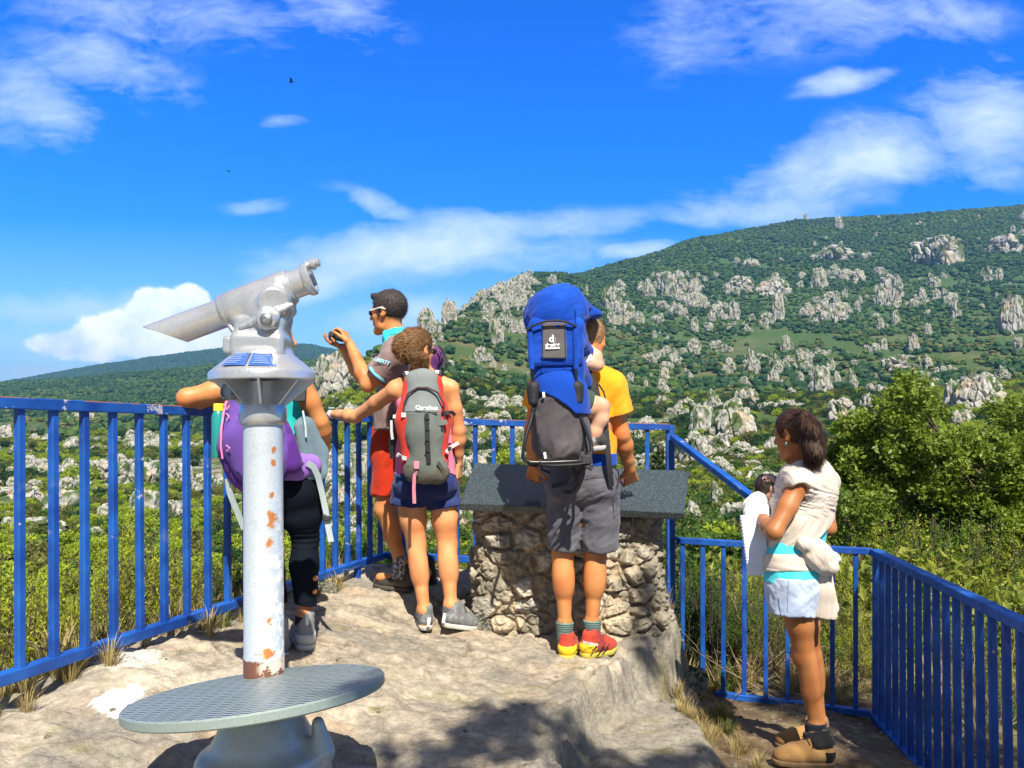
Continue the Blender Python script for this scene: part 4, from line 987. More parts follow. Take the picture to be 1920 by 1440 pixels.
# plates
cs = lambda v, a: None
def cone_pt(uang, t, lift=.0025):
    """point on the front of the cone: angle from straight ahead, t 0 bottom .. 1 top"""
    v = 694+(664-694)*t; r = (93+(57-93)*t)*TS; p_ = axis_at(v); d = np.array([math.sin(uang), -math.cos(uang), 0])
    return p_+d*(r+lift*.8)+polax*lift*.8
M_plate = mat('blue_enamel_plate', (.045, .12, .42), .3, .1, 30); M_white = mat('white_print', (.30, .40, .62), .6, 0)
for (a0_, a1_) in ((-.56, -.03), (.03, .56)):
    mb = MB(); n = 8
    for i in range(n+1):
        a = a0_+(a1_-a0_)*i/n
        for t in (.08, .92):
            k_ = 1.0 if t < .5 else 1.0; mb.v.append(tuple(cone_pt(a*(1 if t < .5 else 1.0), t, .003)))
    for i in range(n): mb.f.append((2*i, 2*i+2, 2*i+3, 2*i+1)); mb.mi.append(0)
    for i in range(n+1):
        a = a0_+(a1_-a0_)*i/n
        for t in (.08, .92): mb.v.append(tuple(cone_pt(a, t, .0005)))
    b_ = 2*(n+1)
    mb.f += [(0, b_, b_+2*0+1, 1), (1, 2*n+1, b_+2*n+1, b_+1)]; mb.mi += [0, 0]
    pl = mb.obj('instruction_plate', M_plate, tele, smooth=True)
    for r in range(6):
        t = .82-r*.125; ln = MB(); x0 = a0_+.07+.04*random.random(); x1 = a1_-.07-.1*random.random(); m_ = 7
        for i in range(m_+1):
            a = x0+(x1-x0)*i/m_; ln.v += [tuple(cone_pt(a, t-.016, .007)), tuple(cone_pt(a, t+.016, .007))]
        for i in range(m_): ln.f.append((2*i, 2*i+2, 2*i+3, 2*i+1)); ln.mi.append(0)
        ln.obj('printed_line', M_white, pl, smooth=False)
# round step plate, tipped
pc = P(484, 1292, 2.34); ex = nrm(P(727, 1270, 2.36)-P(230, 1326, 2.32)); ez0 = np.array([0, 0, 1.0])
ny__ = nrm(P(500, 1241, 2.70)-P(470, 1322, 1.97)); eN = nrm(np.cross(ex, ny__)); ey = np.cross(eN, ex)
rd = np.linalg.norm(P(727, 1270, 2.36)-P(230, 1326, 2.32))/2*.955
def tread():
    m = bpy.data.materials.new('galvanised_tread'); m.use_nodes = True; nt = m.node_tree; nt.nodes.clear(); g = NG(nt)
    t = g.n('ShaderNodeTexCoord').outputs['Object']; b = g.n('ShaderNodeBsdfPrincipled'); o = g.n('ShaderNodeOutputMaterial')
    x, y, z = g.sep(t)
    w = g.m('ADD', g.m('MULTIPLY', y, 290), g.m('MULTIPLY', g.m('PINGPONG', g.m('MULTIPLY', x, 22), .5), 7.0))
    s = g.m('SINE', w); f = g.mapr(s, -.3, .7)
    base = g.mix(f, (.11, .15, .16), (.50, .57, .59)); base = g.mix(g.mapr(g.noise(t, 4, 4), .45, .65, 0, .35), base, (.22, .30, .26))
    g.put(b.inputs['Base Color'], base); b.inputs['Metallic'].default_value = .45; b.inputs['Roughness'].default_value = .42
    bp = g.n('ShaderNodeBump'); bp.inputs['Strength'].default_value = .8; bp.inputs['Distance'].default_value = .004; g.put(bp.inputs['Height'], s); g.L.new(bp.outputs[0], b.inputs['Normal'])
    g.L.new(b.outputs[0], o.inputs[0]); return m
M_tread = tread(); M_galv = metal_paint('galvanised_rim', (.30, .37, .35), .5, .35, None, 60, .2)
mb = MB(); n = 96
for (r, h) in ((rd-.004, 0), (rd, -.004), (rd, -.024), (rd-.004, -.028)):
    for k in range(n):
        a = 2*math.pi*k/n; mb.v.append(tuple(np.array([r*math.cos(a), r*math.sin(a), h])))
for i in range(3):
    for k in range(n): k2 = (k+1) % n; mb.f.append((i*n+k, (i+1)*n+k, (i+1)*n+k2, i*n+k2)); mb.mi.append(1)
mb.f.append(tuple(range(n))); mb.mi.append(0); mb.f.append(tuple(3*n+k for k in range(n-1, -1, -1))); mb.mi.append(1)
me = mesh_data('step_plate', mb.v, mb.f, False, [M_tread, M_galv], mb.mi); so_ = bpy.data.objects.new('step_plate', me); C.objects.link(so_); so_.parent = tele
Rm = Matrix((ex, ey, eN)).transposed().to_4x4(); Rm.translation = V3(pc-_off); so_.matrix_local = Rm; WL[so_.name] = pc
# cast pedestal
S = SDF(); pb = P(490, 1405, 2.60)
b0 = P(492, 1330, 2.36); b1 = P(493, 1402, 2.36); b2 = P(495, 1446, 2.36)
S.cc(b0, b1, 58*TS, 90*TS, k=.02, rnd=.01); S.cc(b1-np.array([0, 0, .0]), b2-np.array([0, 0, .04]), 106*TS, 112*TS, k=.03, rnd=.02)
for (u, v, dy) in ((596, 1376, -.03),):
    S.rc(P(u, v-20, 2.36+dy), P(u+(u-490)*.12, v+34, 2.36+dy*1.2), .018, .03, k=.04)
v, f = S.mesh(.006, disp=lambda p: .002*fbm(p*30, 3, 5)); obj('pedestal', v, f, M_base, tele)
MB().lathe(P(609, 1412, 2.31), (.5, -.8, .2), [(0, .012), (.008, .012), (.01, .007)], 6).obj('anchor_bolt', mat('rusty_bolt', (.35, .14, .06), .7, .2, 50), tele)
# ---------------- plants close by ----------------
L_gold = leaf_mat('leaf_golden_green', (.16, .20, .018), (.46, .47, .05), .35)
L_fresh = leaf_mat('leaf_fresh_green', (.045, .10, .014), (.15, .24, .030), .33)
L_oak = leaf_mat('leaf_oak_green', (.050, .095, .012), (.23, .30, .040), .32, .4)
L_deep = leaf_mat('leaf_deep_green', (.014, .040, .010), (.05, .095, .020), .2)
L_vine = leaf_mat('leaf_vine', (.13, .18, .025), (.33, .35, .06), .35)
L_dry = leaf_mat('dry_grass', (.26, .19, .07), (.50, .40, .19), .25, .8)
M_bark = mat('grey_brown_bark', (.10, .075, .05), .95, .35, 20, bump=.6, bs=50)
M_twig = mat('bare_twig', (.22, .17, .11), .9, .3, 20)
def stem_shrub(seed, m, H=.8, R=.35, ns=60, per=70, ls=.022, spread=.5, lean=.0):
    """upright stems thickly set with small leaves towards their tips; returns two mesh datas"""
    r = np.random.default_rng(seed); pts = []; mb = MB()
    for i in range(ns):
        a = r.uniform(0, 6.28); b = r.uniform(0, 1)**.7*R; h = H*r.uniform(.5, 1)*(1-.45*(b/R)**2)
        base = np.array([math.cos(a), math.sin(a), 0])*b*.35; tip = np.array([math.cos(a), math.sin(a), 0])*b*(1+spread*.3)+[r.normal()*.03, r.normal()*.03, h]
        midp = (base+tip)/2+np.array([math.cos(a), math.sin(a), 0])*b*.25
        tt = np.linspace(0, 1, 5); c = [(1-t)**2*base+2*t*(1-t)*midp+t*t*tip for t in tt]
        mb.tube(c, [.006, .005, .004, .003, .0015], 4, cap=False)
        for sub in range(5):
            t0 = r.uniform(.35, .95); p0 = (1-t0)**2*base+2*t0*(1-t0)*midp+t0*t0*tip; d = nrm(np.array([r.normal()*.6, r.normal()*.6, 1.1])); L = H*r.uniform(.10, .24)
            t = r.uniform(0, 1, per//5)**.8; pts.append(p0+t[:, None]*d*L+r.normal(size=(per//5, 3))*.009)
    P_ = np.concatenate(pts); V, F, c = leaves(P_, ls, seed, up=.9, elong=2.4)
    return mesh_data('foliage', V, F, False, [m], col=c), mesh_data('stems', mb.v, mb.f, True, [M_bark])
def place_plant(name, pair, loc, s, rz, label, cat='shrub', group=None, sq=1.0):
    root = thing(name, loc, label, cat, group)
    for nm, me in zip(('foliage', 'stems'), pair):
        if me is None: continue
        o = bpy.data.objects.new(nm, me); C.objects.link(o); o.parent = root; o.scale = (s*sq, s*sq, s); o.rotation_euler = (0, 0, rz)
    return root
SH = {'gold': [stem_shrub(k, L_gold) for k in (1, 2, 3)], 'fresh': [stem_shrub(k, L_fresh) for k in (4, 5)], 'deep': [stem_shrub(k, L_deep, R=.3) for k in (6, 7)],
      'olive': [stem_shrub(k, L_olive, R=.42, ls=.018) for k in (8, 9)], 'vine': [stem_shrub(k, L_vine, H=.5, R=.5, ns=46, per=50, ls=.05, spread=1.4) for k in (10, 11)],
      'grass': [stem_shrub(12, L_fresh, H=.5, R=.16, ns=40, per=40, ls=.03)]}
def shrub(kind, u, vb, vt, Y, lab, name='shrub', sq=1.0, i=0, group=None):
    """shrub whose foot is hidden at or below pixel row vb and whose top reaches row vt"""
    p = P(u, vb, Y); zt = P(u, vt, Y)[2]; z0 = min(gz(p[0], p[1]) if Y < 9 else terrain(np.array([p[0]]), np.array([p[1]]))[0], zt-.3)-.03
    me = SH[kind][i % len(SH[kind])]; h = .88
    return place_plant(name, me, (p[0], p[1], z0), (zt-z0)/h if kind not in ('vine', 'grass') else (zt-z0)/.55, random.uniform(0, 6.28), lab, group=group, sq=sq)
G1_ = 'golden green shrubs outside the left railing'
LS = [('gold', 112, 1140, 1000, 4.1), ('gold', 205, 1140, 945, 4.5), ('gold', 285, 1120, 915, 4.7), ('gold', 340, 1100, 975, 4.9), ('gold', 55, 1150, 1040, 3.8), ('gold', 5, 1180, 1010, 3.6), ('gold', 165, 1150, 1030, 3.9), ('deep', 95, 1150, 1040, 4.4), ('deep', 240, 1140, 1010, 4.7), ('deep', 310, 1130, 1020, 5.0), ('deep', 20, 1160, 1030, 4.2), ('olive', 185, 1140, 1020, 5.2), ('olive', 60, 1140, 1010, 5.0),
      ('olive', 245, 1130, 985, 4.3), ('olive', 380, 1100, 990, 5.0), ('olive', -40, 1150, 960, 3.7), ('gold', -90, 1150, 960, 3.6), ('gold', 330, 1120, 1000, 4.5)]
for i, (k, u, vb, vt, Y) in enumerate(LS):
    shrub(k, u, vb, vt, Y, {'gold': 'golden green upright shrub outside the left railing, left of the telescope pole', 'olive': 'dull olive twiggy shrub among the golden ones outside the left railing', 'deep': 'dark green low shrub in the gaps between the golden ones outside the left railing'}[k], 'upright_shrub', .75, i, {'gold': G1_, 'olive': 'olive shrubs outside the left railing', 'deep': 'dark low shrubs outside the left railing'}[k])
for i, (u, vt, Y) in enumerate([(410, 985, 4.9), (440, 1000, 4.7), (585, 960, 5.6)]): shrub('deep', u, 1130, vt, Y, 'dark green heathery shrub outside the railing, in the shade beside the telescope pole', 'heath_shrub', .7, i, 'dark shrubs by the telescope pole')
for i, (k, u, vt, Y) in enumerate([('fresh', 640, 940, 6.0), ('fresh', 690, 900, 6.2), ('deep', 665, 960, 6.0), ('fresh', 725, 930, 6.3), ('fresh', 770, 970, 6.3), ('fresh', 820, 990, 6.2), ('fresh', 612, 980, 5.6), ('fresh', 880, 985, 6.0), ('fresh', 935, 1000, 5.9)]):
    shrub(k, u, 1060, vt, Y, 'fresh green slender shrub outside the railing near its inner corner', 'slender_shrub', .55, i, 'slender shrubs near the railing corner')
for i, (k, u, vt, Y) in enumerate([('deep', 1300, 1000, 5.5), ('deep', 1335, 1035, 5.4), ('fresh', 1310, 985, 6.4), ('olive', 1380, 1020, 6.0), ('deep', 1268, 1040, 5.3)]):
    shrub(k, u, 1280, vt, Y, 'tall dark green bush behind the lower railing right of the stone pillar', 'dark_bush', .75, i, 'dark bushes right of the stone pillar')
for i, (k, u, vt, Y) in enumerate([('olive', 1430, 1030, 5.8), ('gold', 1480, 1010, 6.6), ('olive', 1540, 1040, 5.9), ('gold', 1590, 1050, 6.0), ('olive', 1640, 1060, 6.1), ('fresh', 1395, 1060, 5.6), ('gold', 1700, 1080, 5.8), ('olive', 1760, 1100, 5.6), ('gold', 1810, 1120, 5.8),
                                  ('fresh', 1880, 1060, 6.6), ('gold', 1940, 1110, 5.8), ('olive', 1850, 1180, 4.9), ('gold', 2000, 1100, 5.8), ('gold', 1620, 1130, 5.3), ('olive', 1460, 1090, 5.5), ('fresh', 1520, 1110, 5.4)]):
    shrub(k, u, 1250, vt, Y, 'yellow green broom like shrub beyond the lower railings on the right', 'broom_shrub', .8, i, 'broom like shrubs beyond the lower railings')
for i, (k, u, vt, Y) in enumerate([('fresh', 1640, 900, 8.2), ('gold', 1690, 940, 8.0), ('fresh', 1745, 900, 8.3), ('fresh', 1820, 920, 8.2), ('gold', 1870, 960, 8.0), ('fresh', 1930, 900, 8.3), ('fresh', 1590, 930, 8.2), ('gold', 1970, 960, 8.0), ('gold', 1560, 980, 8.1), ('fresh', 1780, 970, 8.0)]):
    shrub(k, u, 1080, vt, Y, 'sunlit yellow green bush in the bank of bushes in front of the oak', 'sunlit_bush', 1.1, i, 'sunlit bushes in front of the oak')
for i, (u, vt, Y) in enumerate([(1580, 985, 7.6), (1640, 990, 7.2), (1700, 1010, 7.0), (1750, 1030, 6.8), (1610, 1020, 6.8), (1810, 1050, 6.6), (1870, 1030, 7.2), (1920, 1020, 7.4), (1560, 1010, 7.0), (1680, 1050, 6.4)]):
    shrub('vine', u, 1150, vt, Y, 'pale broad leaved creeper heaped below the oak on the right', 'leafy_creeper', 1.0, i, 'creepers below the oak')
# oak and neighbours: crowns of many leafy clumps on forking limbs
def tree(name, loc, cl, leafm, trunk_pts, label, per=380, ls=.06, seed=1, rr=.30, stuff=None):
    root = thing(name, loc, label, 'tree'); r = np.random.default_rng(seed); pts = []
    for (c, rad) in cl:
        n_ = int(per*(rad/.3)**1.6); k = 9; sc_ = r.normal(size=(k, 3)); sc_ /= np.linalg.norm(sc_, axis=1, keepdims=True); sc_ = sc_*rad*.75*[1, 1, .8]+c
        w = r.integers(0, k, n_); d = r.normal(size=(n_, 3)); d /= np.linalg.norm(d, axis=1, keepdims=True); pts.append(sc_[w]+d*(r.uniform(0, 1, n_)**.6*rad*.42)[:, None])
    V, F, c = leaves(np.concatenate(pts), ls, seed, up=.3, elong=1.8)
    obj('crown', V, F, leafm, root, smooth=False, col=c)
    mb = MB(); tp = [np.asarray(p) for p in trunk_pts]
    mb.tube(tp, np.linspace(.09, .05, len(tp)), 10)
    for (c, rad) in cl[::5]:
        t = r.uniform(.35, 1); k = t*(len(tp)-1); i = min(int(k), len(tp)-2); a = tp[i]+(tp[i+1]-tp[i])*(k-i); m_ = (a+c)/2+r.normal(size=3)*.12-np.array([0, 0, .1])
        mb.tube([a, (a+m_)/2+r.normal(size=3)*.03, m_, (m_+c)/2+r.normal(size=3)*.04, c], [.026, .020, .013, .008, .004], 6)
        for q in range(3):
            e = np.asarray(c)+r.normal(size=3)*rad*.6; mb.tube([m_, (m_+e)/2+r.normal(size=3)*.05, e], [.012, .008, .003], 5)
    mb.obj('trunk', M_bark, root); return root
def crown_from(outline, Y, dY, n, rmin, rmax, seed):
    """clump centres filling a pixel outline, with depth"""
    r = np.random.default_rng(seed); o = np.array(outline, float); out = []
    def inside(x, y):
        c = False; j = len(o)-1
        for i in range(len(o)):
            if (o[i, 1] > y) != (o[j, 1] > y) and x < (o[j, 0]-o[i, 0])*(y-o[i, 1])/(o[j, 1]-o[i, 1])+o[i, 0]: c = not c
            j = i
        return c
    while len(out) < n:
        u = r.uniform(o[:, 0].min(), o[:, 0].max()); v = r.uniform(o[:, 1].min(), o[:, 1].max())
        if inside(u, v): out.append((P(u, v, Y+r.uniform(-dY, dY)), r.uniform(rmin, rmax)))
    return out
ox, oy = P(1790, 1000, 9.0)[:2]; zb = terrain(np.array([ox]), np.array([9.0]))[0]
oak = crown_from([(1560, 830), (1590, 790), (1640, 760), (1680, 715), (1712, 725), (1745, 770), (1790, 790), (1850, 830), (1890, 815), (1990, 790), (2120, 830), (2150, 960), (2000, 1010), (1820, 985), (1700, 1010), (1600, 970), (1555, 900)], 9.2, 1.0, 120, .16, .34, 5)
oak += [(P(1695, 728, 9.1), .14), (P(1690, 705, 9.1), .08), (P(1652, 752, 9.0), .12), (P(1610, 790, 9.0), .14)]
tree('oak_tree', (ox, 9.0, zb), oak, L_oak, [(ox, 9.0, zb-.1), P(1790, 960, 9.1), P(1770, 900, 9.3), P(1760, 830, 9.3)], 'big leafy oak with dark gaps in its crown, filling the right side beyond the railing', per=1000, ls=.058, seed=3)
b2 = crown_from([(1555, 905), (1600, 930), (1660, 960), (1650, 1030), (1560, 1040), (1540, 960)], 8.0, .5, 16, .14, .24, 8)
px_ = P(1600, 1030, 8.0); tree('small_oak', (px_[0], 8.0, px_[2]-.5), b2, L_oak, [(px_[0], 8.0, px_[2]-.6), P(1600, 1000, 8.0), P(1598, 960, 8.0)], 'small green bush tree under the left edge of the oak, beside the white wrap', per=330, ls=.05, seed=9)
b3 = crown_from([(1860, 760), (1960, 745), (2100, 760), (2100, 860), (1900, 850)], 11.5, .8, 26, .22, .4, 12)
px_ = P(1960, 900, 11.5); tree('oak_tree', (px_[0], 11.5, px_[2]-.6), b3, L_oak, [(px_[0], 11.5, px_[2]-.6), P(1970, 850, 11.5), P(1975, 800, 11.5)], 'second oak crown behind the big oak at the right edge', per=330, ls=.075, seed=10)
b4 = crown_from([(1466, 880), (1490, 860), (1500, 900), (1490, 950), (1462, 940)], 9.0, .3, 8, .12, .2, 13)
px_ = P(1475, 950, 9.0); tree('small_oak', (px_[0], 9.0, px_[2]-.5), b4, L_oak, [(px_[0], 9.0, px_[2]-.6), P(1478, 930, 9.0), P(1480, 890, 9.0)], 'little leafy bush behind the baby above the white gauze', per=300, ls=.045, seed=14)
# conifer seen between the table and the corner post
b5 = [(P(1237, 838+i*9, 14.0)+np.array([math.sin(i*2.1)*.012*i, 0, 0]), .05+.022*i) for i in range(8)]
px_ = P(1237, 915, 14.0); tree('young_pine', (px_[0], 14.0, px_[2]-.3), b5, L_deep, [(px_[0], 14.0, px_[2]-.5), P(1237, 870, 14.0), P(1237, 835, 14.0)], 'small dark young pine seen above the right end of the granite table', per=900, ls=.06, seed=15)
# tree standing behind the viewer whose crown dapples the lower right with shade
sd_ = np.array(SDIR)
def shade_c(x, y, z, t): return np.array([x, y, z])+sd_*t
rr_ = np.random.default_rng(21); cl = []
for i in range(120):
    x = rr_.uniform(.85, 2.7); y = rr_.uniform(1.6, 4.6); 
    if y > 3.9 and x < 1.5 or (y > 3.0 and .9 < x < 1.25): continue
    cl.append((shade_c(x, y, rr_.uniform(-.35, .25), rr_.uniform(6.2, 7.6)), rr_.uniform(.11, .21)))
for i in range(95): cl.append((shade_c(rr_.uniform(-.45, .95), rr_.uniform(1.9, 3.15)-.0, 0.05, rr_.uniform(6.4, 7.4)), rr_.uniform(.07, .15)))
for i in range(34): cl.append((shade_c(rr_.uniform(.42, .95), 4.3, rr_.uniform(-.35, .5), rr_.uniform(6.4, 7.4)), rr_.uniform(.07, .14)))
for i in range(60): cl.append((shade_c(rr_.uniform(1.8, 2.2), rr_.uniform(2.6, 4.6), rr_.uniform(-.45, .45), rr_.uniform(6.2, 7.4)), rr_.uniform(.08, .17)))
for i in range(4): cl.append((shade_c(rr_.uniform(-.1, .2), rr_.uniform(3.1, 3.5), 0.05, rr_.uniform(6.4, 7.4)), rr_.uniform(.07, .11)))
def lit(c, rad):          # keep the sun on the two people the photo shows sunlit
    for (a, b, m_) in ((np.array([1.38, 3.6, .10]), np.array([1.30, 3.6, 1.25]), .30), (np.array([.33, 4.0, .05]), np.array([.40, 3.9, 1.6]), .34), (np.array([.0, 4.3, .0]), np.array([.0, 4.3, .8]), .20)):
        for t in np.linspace(0, 1, 9):
            p_ = a+(b-a)*t; w_ = c-p_; dd = np.linalg.norm(w_-sd_*np.dot(w_, sd_))
            if dd < m_*(.75 if t < .2 else 1)+rad*.8: return False
    return True
cl = [q for q in cl if lit(*q)]
tb = np.array([4.6, -2.6, -1.0]); cc_m = np.mean([c for c, r in cl], 0)
tree('oak_tree', tb, cl, L_oak, [tb, tb+[-.2, .1, 2.2], tb+[-.7, .5, 4.2], cc_m+[.4, -.3, -.4]], 'oak behind the viewer whose crown dapples the path and the rock in front', per=420, ls=.06, seed=22)
# dry grass tufts
def tuft(seed, n=70, H=.2, m=None):
    r = np.random.default_rng(seed); V = []; F = []; col = []
    for i in range(n):
        a = r.uniform(0, 6.28); L = H*r.uniform(.5, 1.2); b = np.array([math.cos(a), math.sin(a), 0])*r.uniform(0, .05); d = np.array([math.cos(a), math.sin(a), 0])*r.uniform(.1, .9); w = np.array([-math.sin(a), math.cos(a), 0])*.0022
        c0_, c1, c2 = b, b+d*L*.35+[0, 0, L*.6], b+d*L*.8+[0, 0, L*.85]; k = len(V)
        V += [c0_-w, c0_+w, c1+w, c1-w, c2]; F += [(k, k+1, k+2, k+3), (k+3, k+2, k+4)]; col += [r.uniform()]*5
    return mesh_data('grass_tuft', V, F, False, [m or L_dry], col=np.array(col)[:, None]*np.ones(3))
tuf = [tuft(k) for k in (1, 2, 3)]+[tuft(4, 80, .16, L_olive), tuft(5, 80, .13, L_fresh)]
pts = []; vi = []; ss = []
def strew(n, fn, kinds, s0, s1):
    for i in range(n):
        x, y = fn(); pts.append((x, y, gz(x, y)-.01)); vi.append(random.choice(kinds)); ss.append(random.uniform(s0, s1))
fl = lambda: (lambda t, o: (LA[0]+(LB[0]-LA[0])*t-o*.94, LA[1]+(LB[1]-LA[1])*t+o*.34))(random.uniform(-.3, 1), random.uniform(.12, 1.3))
strew(420, fl, [0, 1, 2, 0, 3], .4, 1.1)
fl2 = lambda: (lambda t, o: (LA[0]+(LB[0]-LA[0])*t-o*.94, LA[1]+(LB[1]-LA[1])*t+o*.34))(random.uniform(-.1, .8), random.uniform(-.10, .14))
strew(34, fl2, [0, 2, 3], .25, .7)
strew(340, lambda: (random.uniform(1.0, 3.2), random.uniform(4.75, 7.5)), [0, 1, 2, 3, 4], .35, 1.05)
strew(160, lambda: (random.uniform(2.35, 4.6), random.uniform(2.6, 6.5)), [0, 1, 2, 3, 4], .6, 1.7)
strew(34, lambda: (random.uniform(.85, 1.25), random.uniform(3.9, 4.9)), [0, 1, 2, 3], .3, .7)
strew(60, lambda: (random.uniform(-.9, 1.0), random.uniform(5.35, 6.3)), [3, 4, 0], .6, 1.4)
strew(26, lambda: (random.uniform(.8, 1.1), random.uniform(2.7, 3.9)), [0, 1], .2, .55)
scatter('dry_grass', np.array(pts), ss, vi, tuf)
# bare twigs and litter under the shrubs
mb = MB(); r = np.random.default_rng(31)
def twig(x, y, L, hz=.12):
    z = gz(x, y); a = r.uniform(0, 6.28); p0 = np.array([x, y, z+.0]); d = np.array([math.cos(a), math.sin(a), r.uniform(.05, .8)]); pp_ = [p0]
    for k in range(4): d = nrm(d+r.normal(size=3)*.25); pp_.append(pp_[-1]+d*L/4)
    mb.tube(pp_, [.004, .0035, .003, .002, .001], 4, cap=False)
for i in range(260): x, y = fl(); twig(x, y, r.uniform(.12, .45))
for i in range(330): twig(r.uniform(1.1, 3.6), r.uniform(4.7, 6.8), r.uniform(.15, .7))
for i in range(120): twig(r.uniform(2.3, 3.8), r.uniform(2.8, 5.2), r.uniform(.15, .6))
mb.obj('dry_twigs', M_twig, kind='stuff')
# pebbles and loose stones of the path and rock
PV, PF = ico(1); peb = [mesh_data('pebble', PV*(1+.25*fbm(PV*2+k*3, 2, k))[:, None]*[1, .8, .55], PF, False, [M_rock], col=np.ones((len(PV), 3))*np.array(c)) for k, c in enumerate([(.50, .46, .38), (.40, .34, .25), (.32, .27, .2)])]
pts = []; 
for i in range(520): x, y = random.uniform(.75, 2.2), random.uniform(2.7, 4.7); pts.append((x, y, gz(x, y)+.001))
for i in range(40): x, y = random.uniform(-1.6, .8), random.uniform(2.4, 5.2); pts.append((x, y, gz(x, y)+.001))
for i in range(240): x, y = fl(); pts.append((x, y, gz(x, y)+.001))
scatter('pebbles', np.array(pts), rng.uniform(.004, .017, len(pts))**1.0, rng.integers(0, 3, len(pts)), peb)
st = [('white_stone', P(612, 1128, 4.55), .075, 'white lump of limestone on the rock just inside the railing, right of the black leggings', 3), ('loose_rock', P(1300, 1310, 4.4)-np.array([0, 0, .05]), .09, 'mossy loose rock on the bank between the stone pillar and the lower railing', 4), ('loose_rock', P(905, 1165, 4.35), .05, 'small stone against the foot of the stone pillar on its left', 8)]
for nm, p, s, lab, k in st:
    o = bpy.data.objects.new(nm, rock_meshes[k][0]); C.objects.link(o); o.location = (p[0], p[1], gz(p[0], p[1])-.01); o.scale = (s, s*.9, s*.8); tag(o, lab, 'stone')
# ---------------- people ----------------
def head(S, c, fwd, up, s=1.0, ears=True, face=True):
    """head of height ~.23*s centred at c"""
    r, f, u = frame(fwd, up); c = np.asarray(c, float); q = lambda x, y, z: c+(r*x+f*y+u*z)*s
    S.ell(q(0, -.012, .025), np.array([.074, .094, .088])*s, (r, f, u), k=.02)
    S.ell(q(0, .030, -.035), np.array([.058, .058, .072])*s, (r, f, u), k=.03)
    S.rc(q(-.038, .018, -.082), q(0, .066, -.098), .022*s, .020*s, k=.02); S.rc(q(.038, .018, -.082), q(0, .066, -.098), .022*s, .020*s, k=.02)
    if face:
        S.rc(q(-.034, .068, .020), q(.034, .068, .020), .014*s, k=.012)
        S.rc(q(0, .084, .012), q(0, .103, -.024), .008*s, .012*s, k=.010); S.rc(q(-.012, .088, -.030), q(.012, .088, -.030), .008*s, k=.006)
        for x in (-.031, .031): S.ell(q(x, .084, .002), np.array([.015, .012, .010])*s, (r, f, u), k=.010, op='s'); S.ell(q(x, .071, .002), np.array([.013, .011, .010])*s, (r, f, u), k=.003)
        for x in (-.036, .036): S.ell(q(x, .055, -.022), np.array([.022, .018, .018])*s, (r, f, u), k=.015)
        S.ell(q(0, .083, -.052), np.array([.021, .010, .006])*s, (r, f, u), k=.006); S.ell(q(0, .082, -.064), np.array([.018, .010, .007])*s, (r, f, u), k=.006)
        S.box(q(0, .094, -.058), np.array([.018, .010, .0018])*s, (r, f, u), rnd=.001, k=.003, op='s')
        S.ell(q(0, .070, -.092), np.array([.018, .014, .014])*s, (r, f, u), k=.012)
    if ears:
        for sg in (-1, 1):
            ef = nrm(r*sg*.75-f*.5); S.ell(q(sg*.076, -.012, -.004), np.array([.007, .019, .031])*s, (nrm(r*sg+f*-.5), nrm(f+r*sg*.5), u), k=.006)
            S.ell(q(sg*.083, -.004, .000), np.array([.006, .010, .018])*s, (r, f, u), k=.004, op='s')
    return q
def hand(S, w, d, n, th, curl=.35, s=1.0, spread=.06, thumb=(.55, .45), curls=None):
    """w wrist point, d direction of the hand, n palm normal (side the fingers bend to), th side of the thumb (unit, across the palm)"""
    w = np.asarray(w, float); d = nrm(d); n = nrm(n-np.dot(n, d)*d); t = nrm(np.cross(n, d)); t = t if np.dot(t, th) > 0 else -t
    k1 = w+d*.092*s
    for (o1, o2, r1, r2) in ((-.024, -.036, .012, .0105), (-.009, -.012, .0135, .011), (.009, .012, .0135, .011), (.020, .034, .0135, .011)):
        S.rc(w+t*o1*s*.8+d*.01*s, k1+t*o2*s*.95, r1*s, r2*s, k=.014)
    for i, (o, L, r0) in enumerate(((.036, .072, .0088), (.012, .080, .0092), (-.012, .075, .0088), (-.035, .060, .0078))):
        a = 0; p = k1+t*o*s*.95-n*.001; cu = (curls[i] if curls else curl*(1+.12*i)); sp = spread*(1.5-i)
        dd = nrm(d+t*sp)
        for j, (fr, rr) in enumerate(((.45, 1), (.30, .90), (.25, .80))):
            a += cu*(1.0 if j else .7); v_ = dd*math.cos(a)+n*math.sin(a); e = p+v_*L*fr*s; S.rc(p, e, r0*rr*s, r0*(rr-.08)*s, k=.0035); p = e
    b = w+d*.022*s+t*.028*s; m = b+nrm(d*.7+t*thumb[0]+n*.25)*.042*s; S.rc(w+d*.01*s+t*.012*s, b, .016*s, .0145*s, k=.015); S.rc(b, m, .0145*s, .0110*s, k=.010)
    m2 = m+nrm(d*.85+t*thumb[1]*.5+n*.35)*.030*s; S.rc(m, m2, .0105*s, .0095*s, k=.004); m3 = m2+nrm(d*.9+t*.05+n*.5)*.025*s; S.rc(m2, m3, .0092*s, .0078*s, k=.004)
def arm(S, sh, el, wr, fat=1.0, back=None, flex=.0):
    sh, el, wr = map(lambda a: np.asarray(a, float), (sh, el, wr)); m = sh*.55+el*.45
    S.rc(sh, m, .048*fat, .044*fat, k=.03); S.rc(m, el, .044*fat, .036*fat, k=.02)
    q = el+(wr-el)*.28; S.rc(el, q, .037*fat, .041*fat, k=.02); S.rc(q, el+(wr-el)*.7, .041*fat, .030*fat, k=.02); S.rc(el+(wr-el)*.7, wr, .029*fat, .025*fat, k=.015)
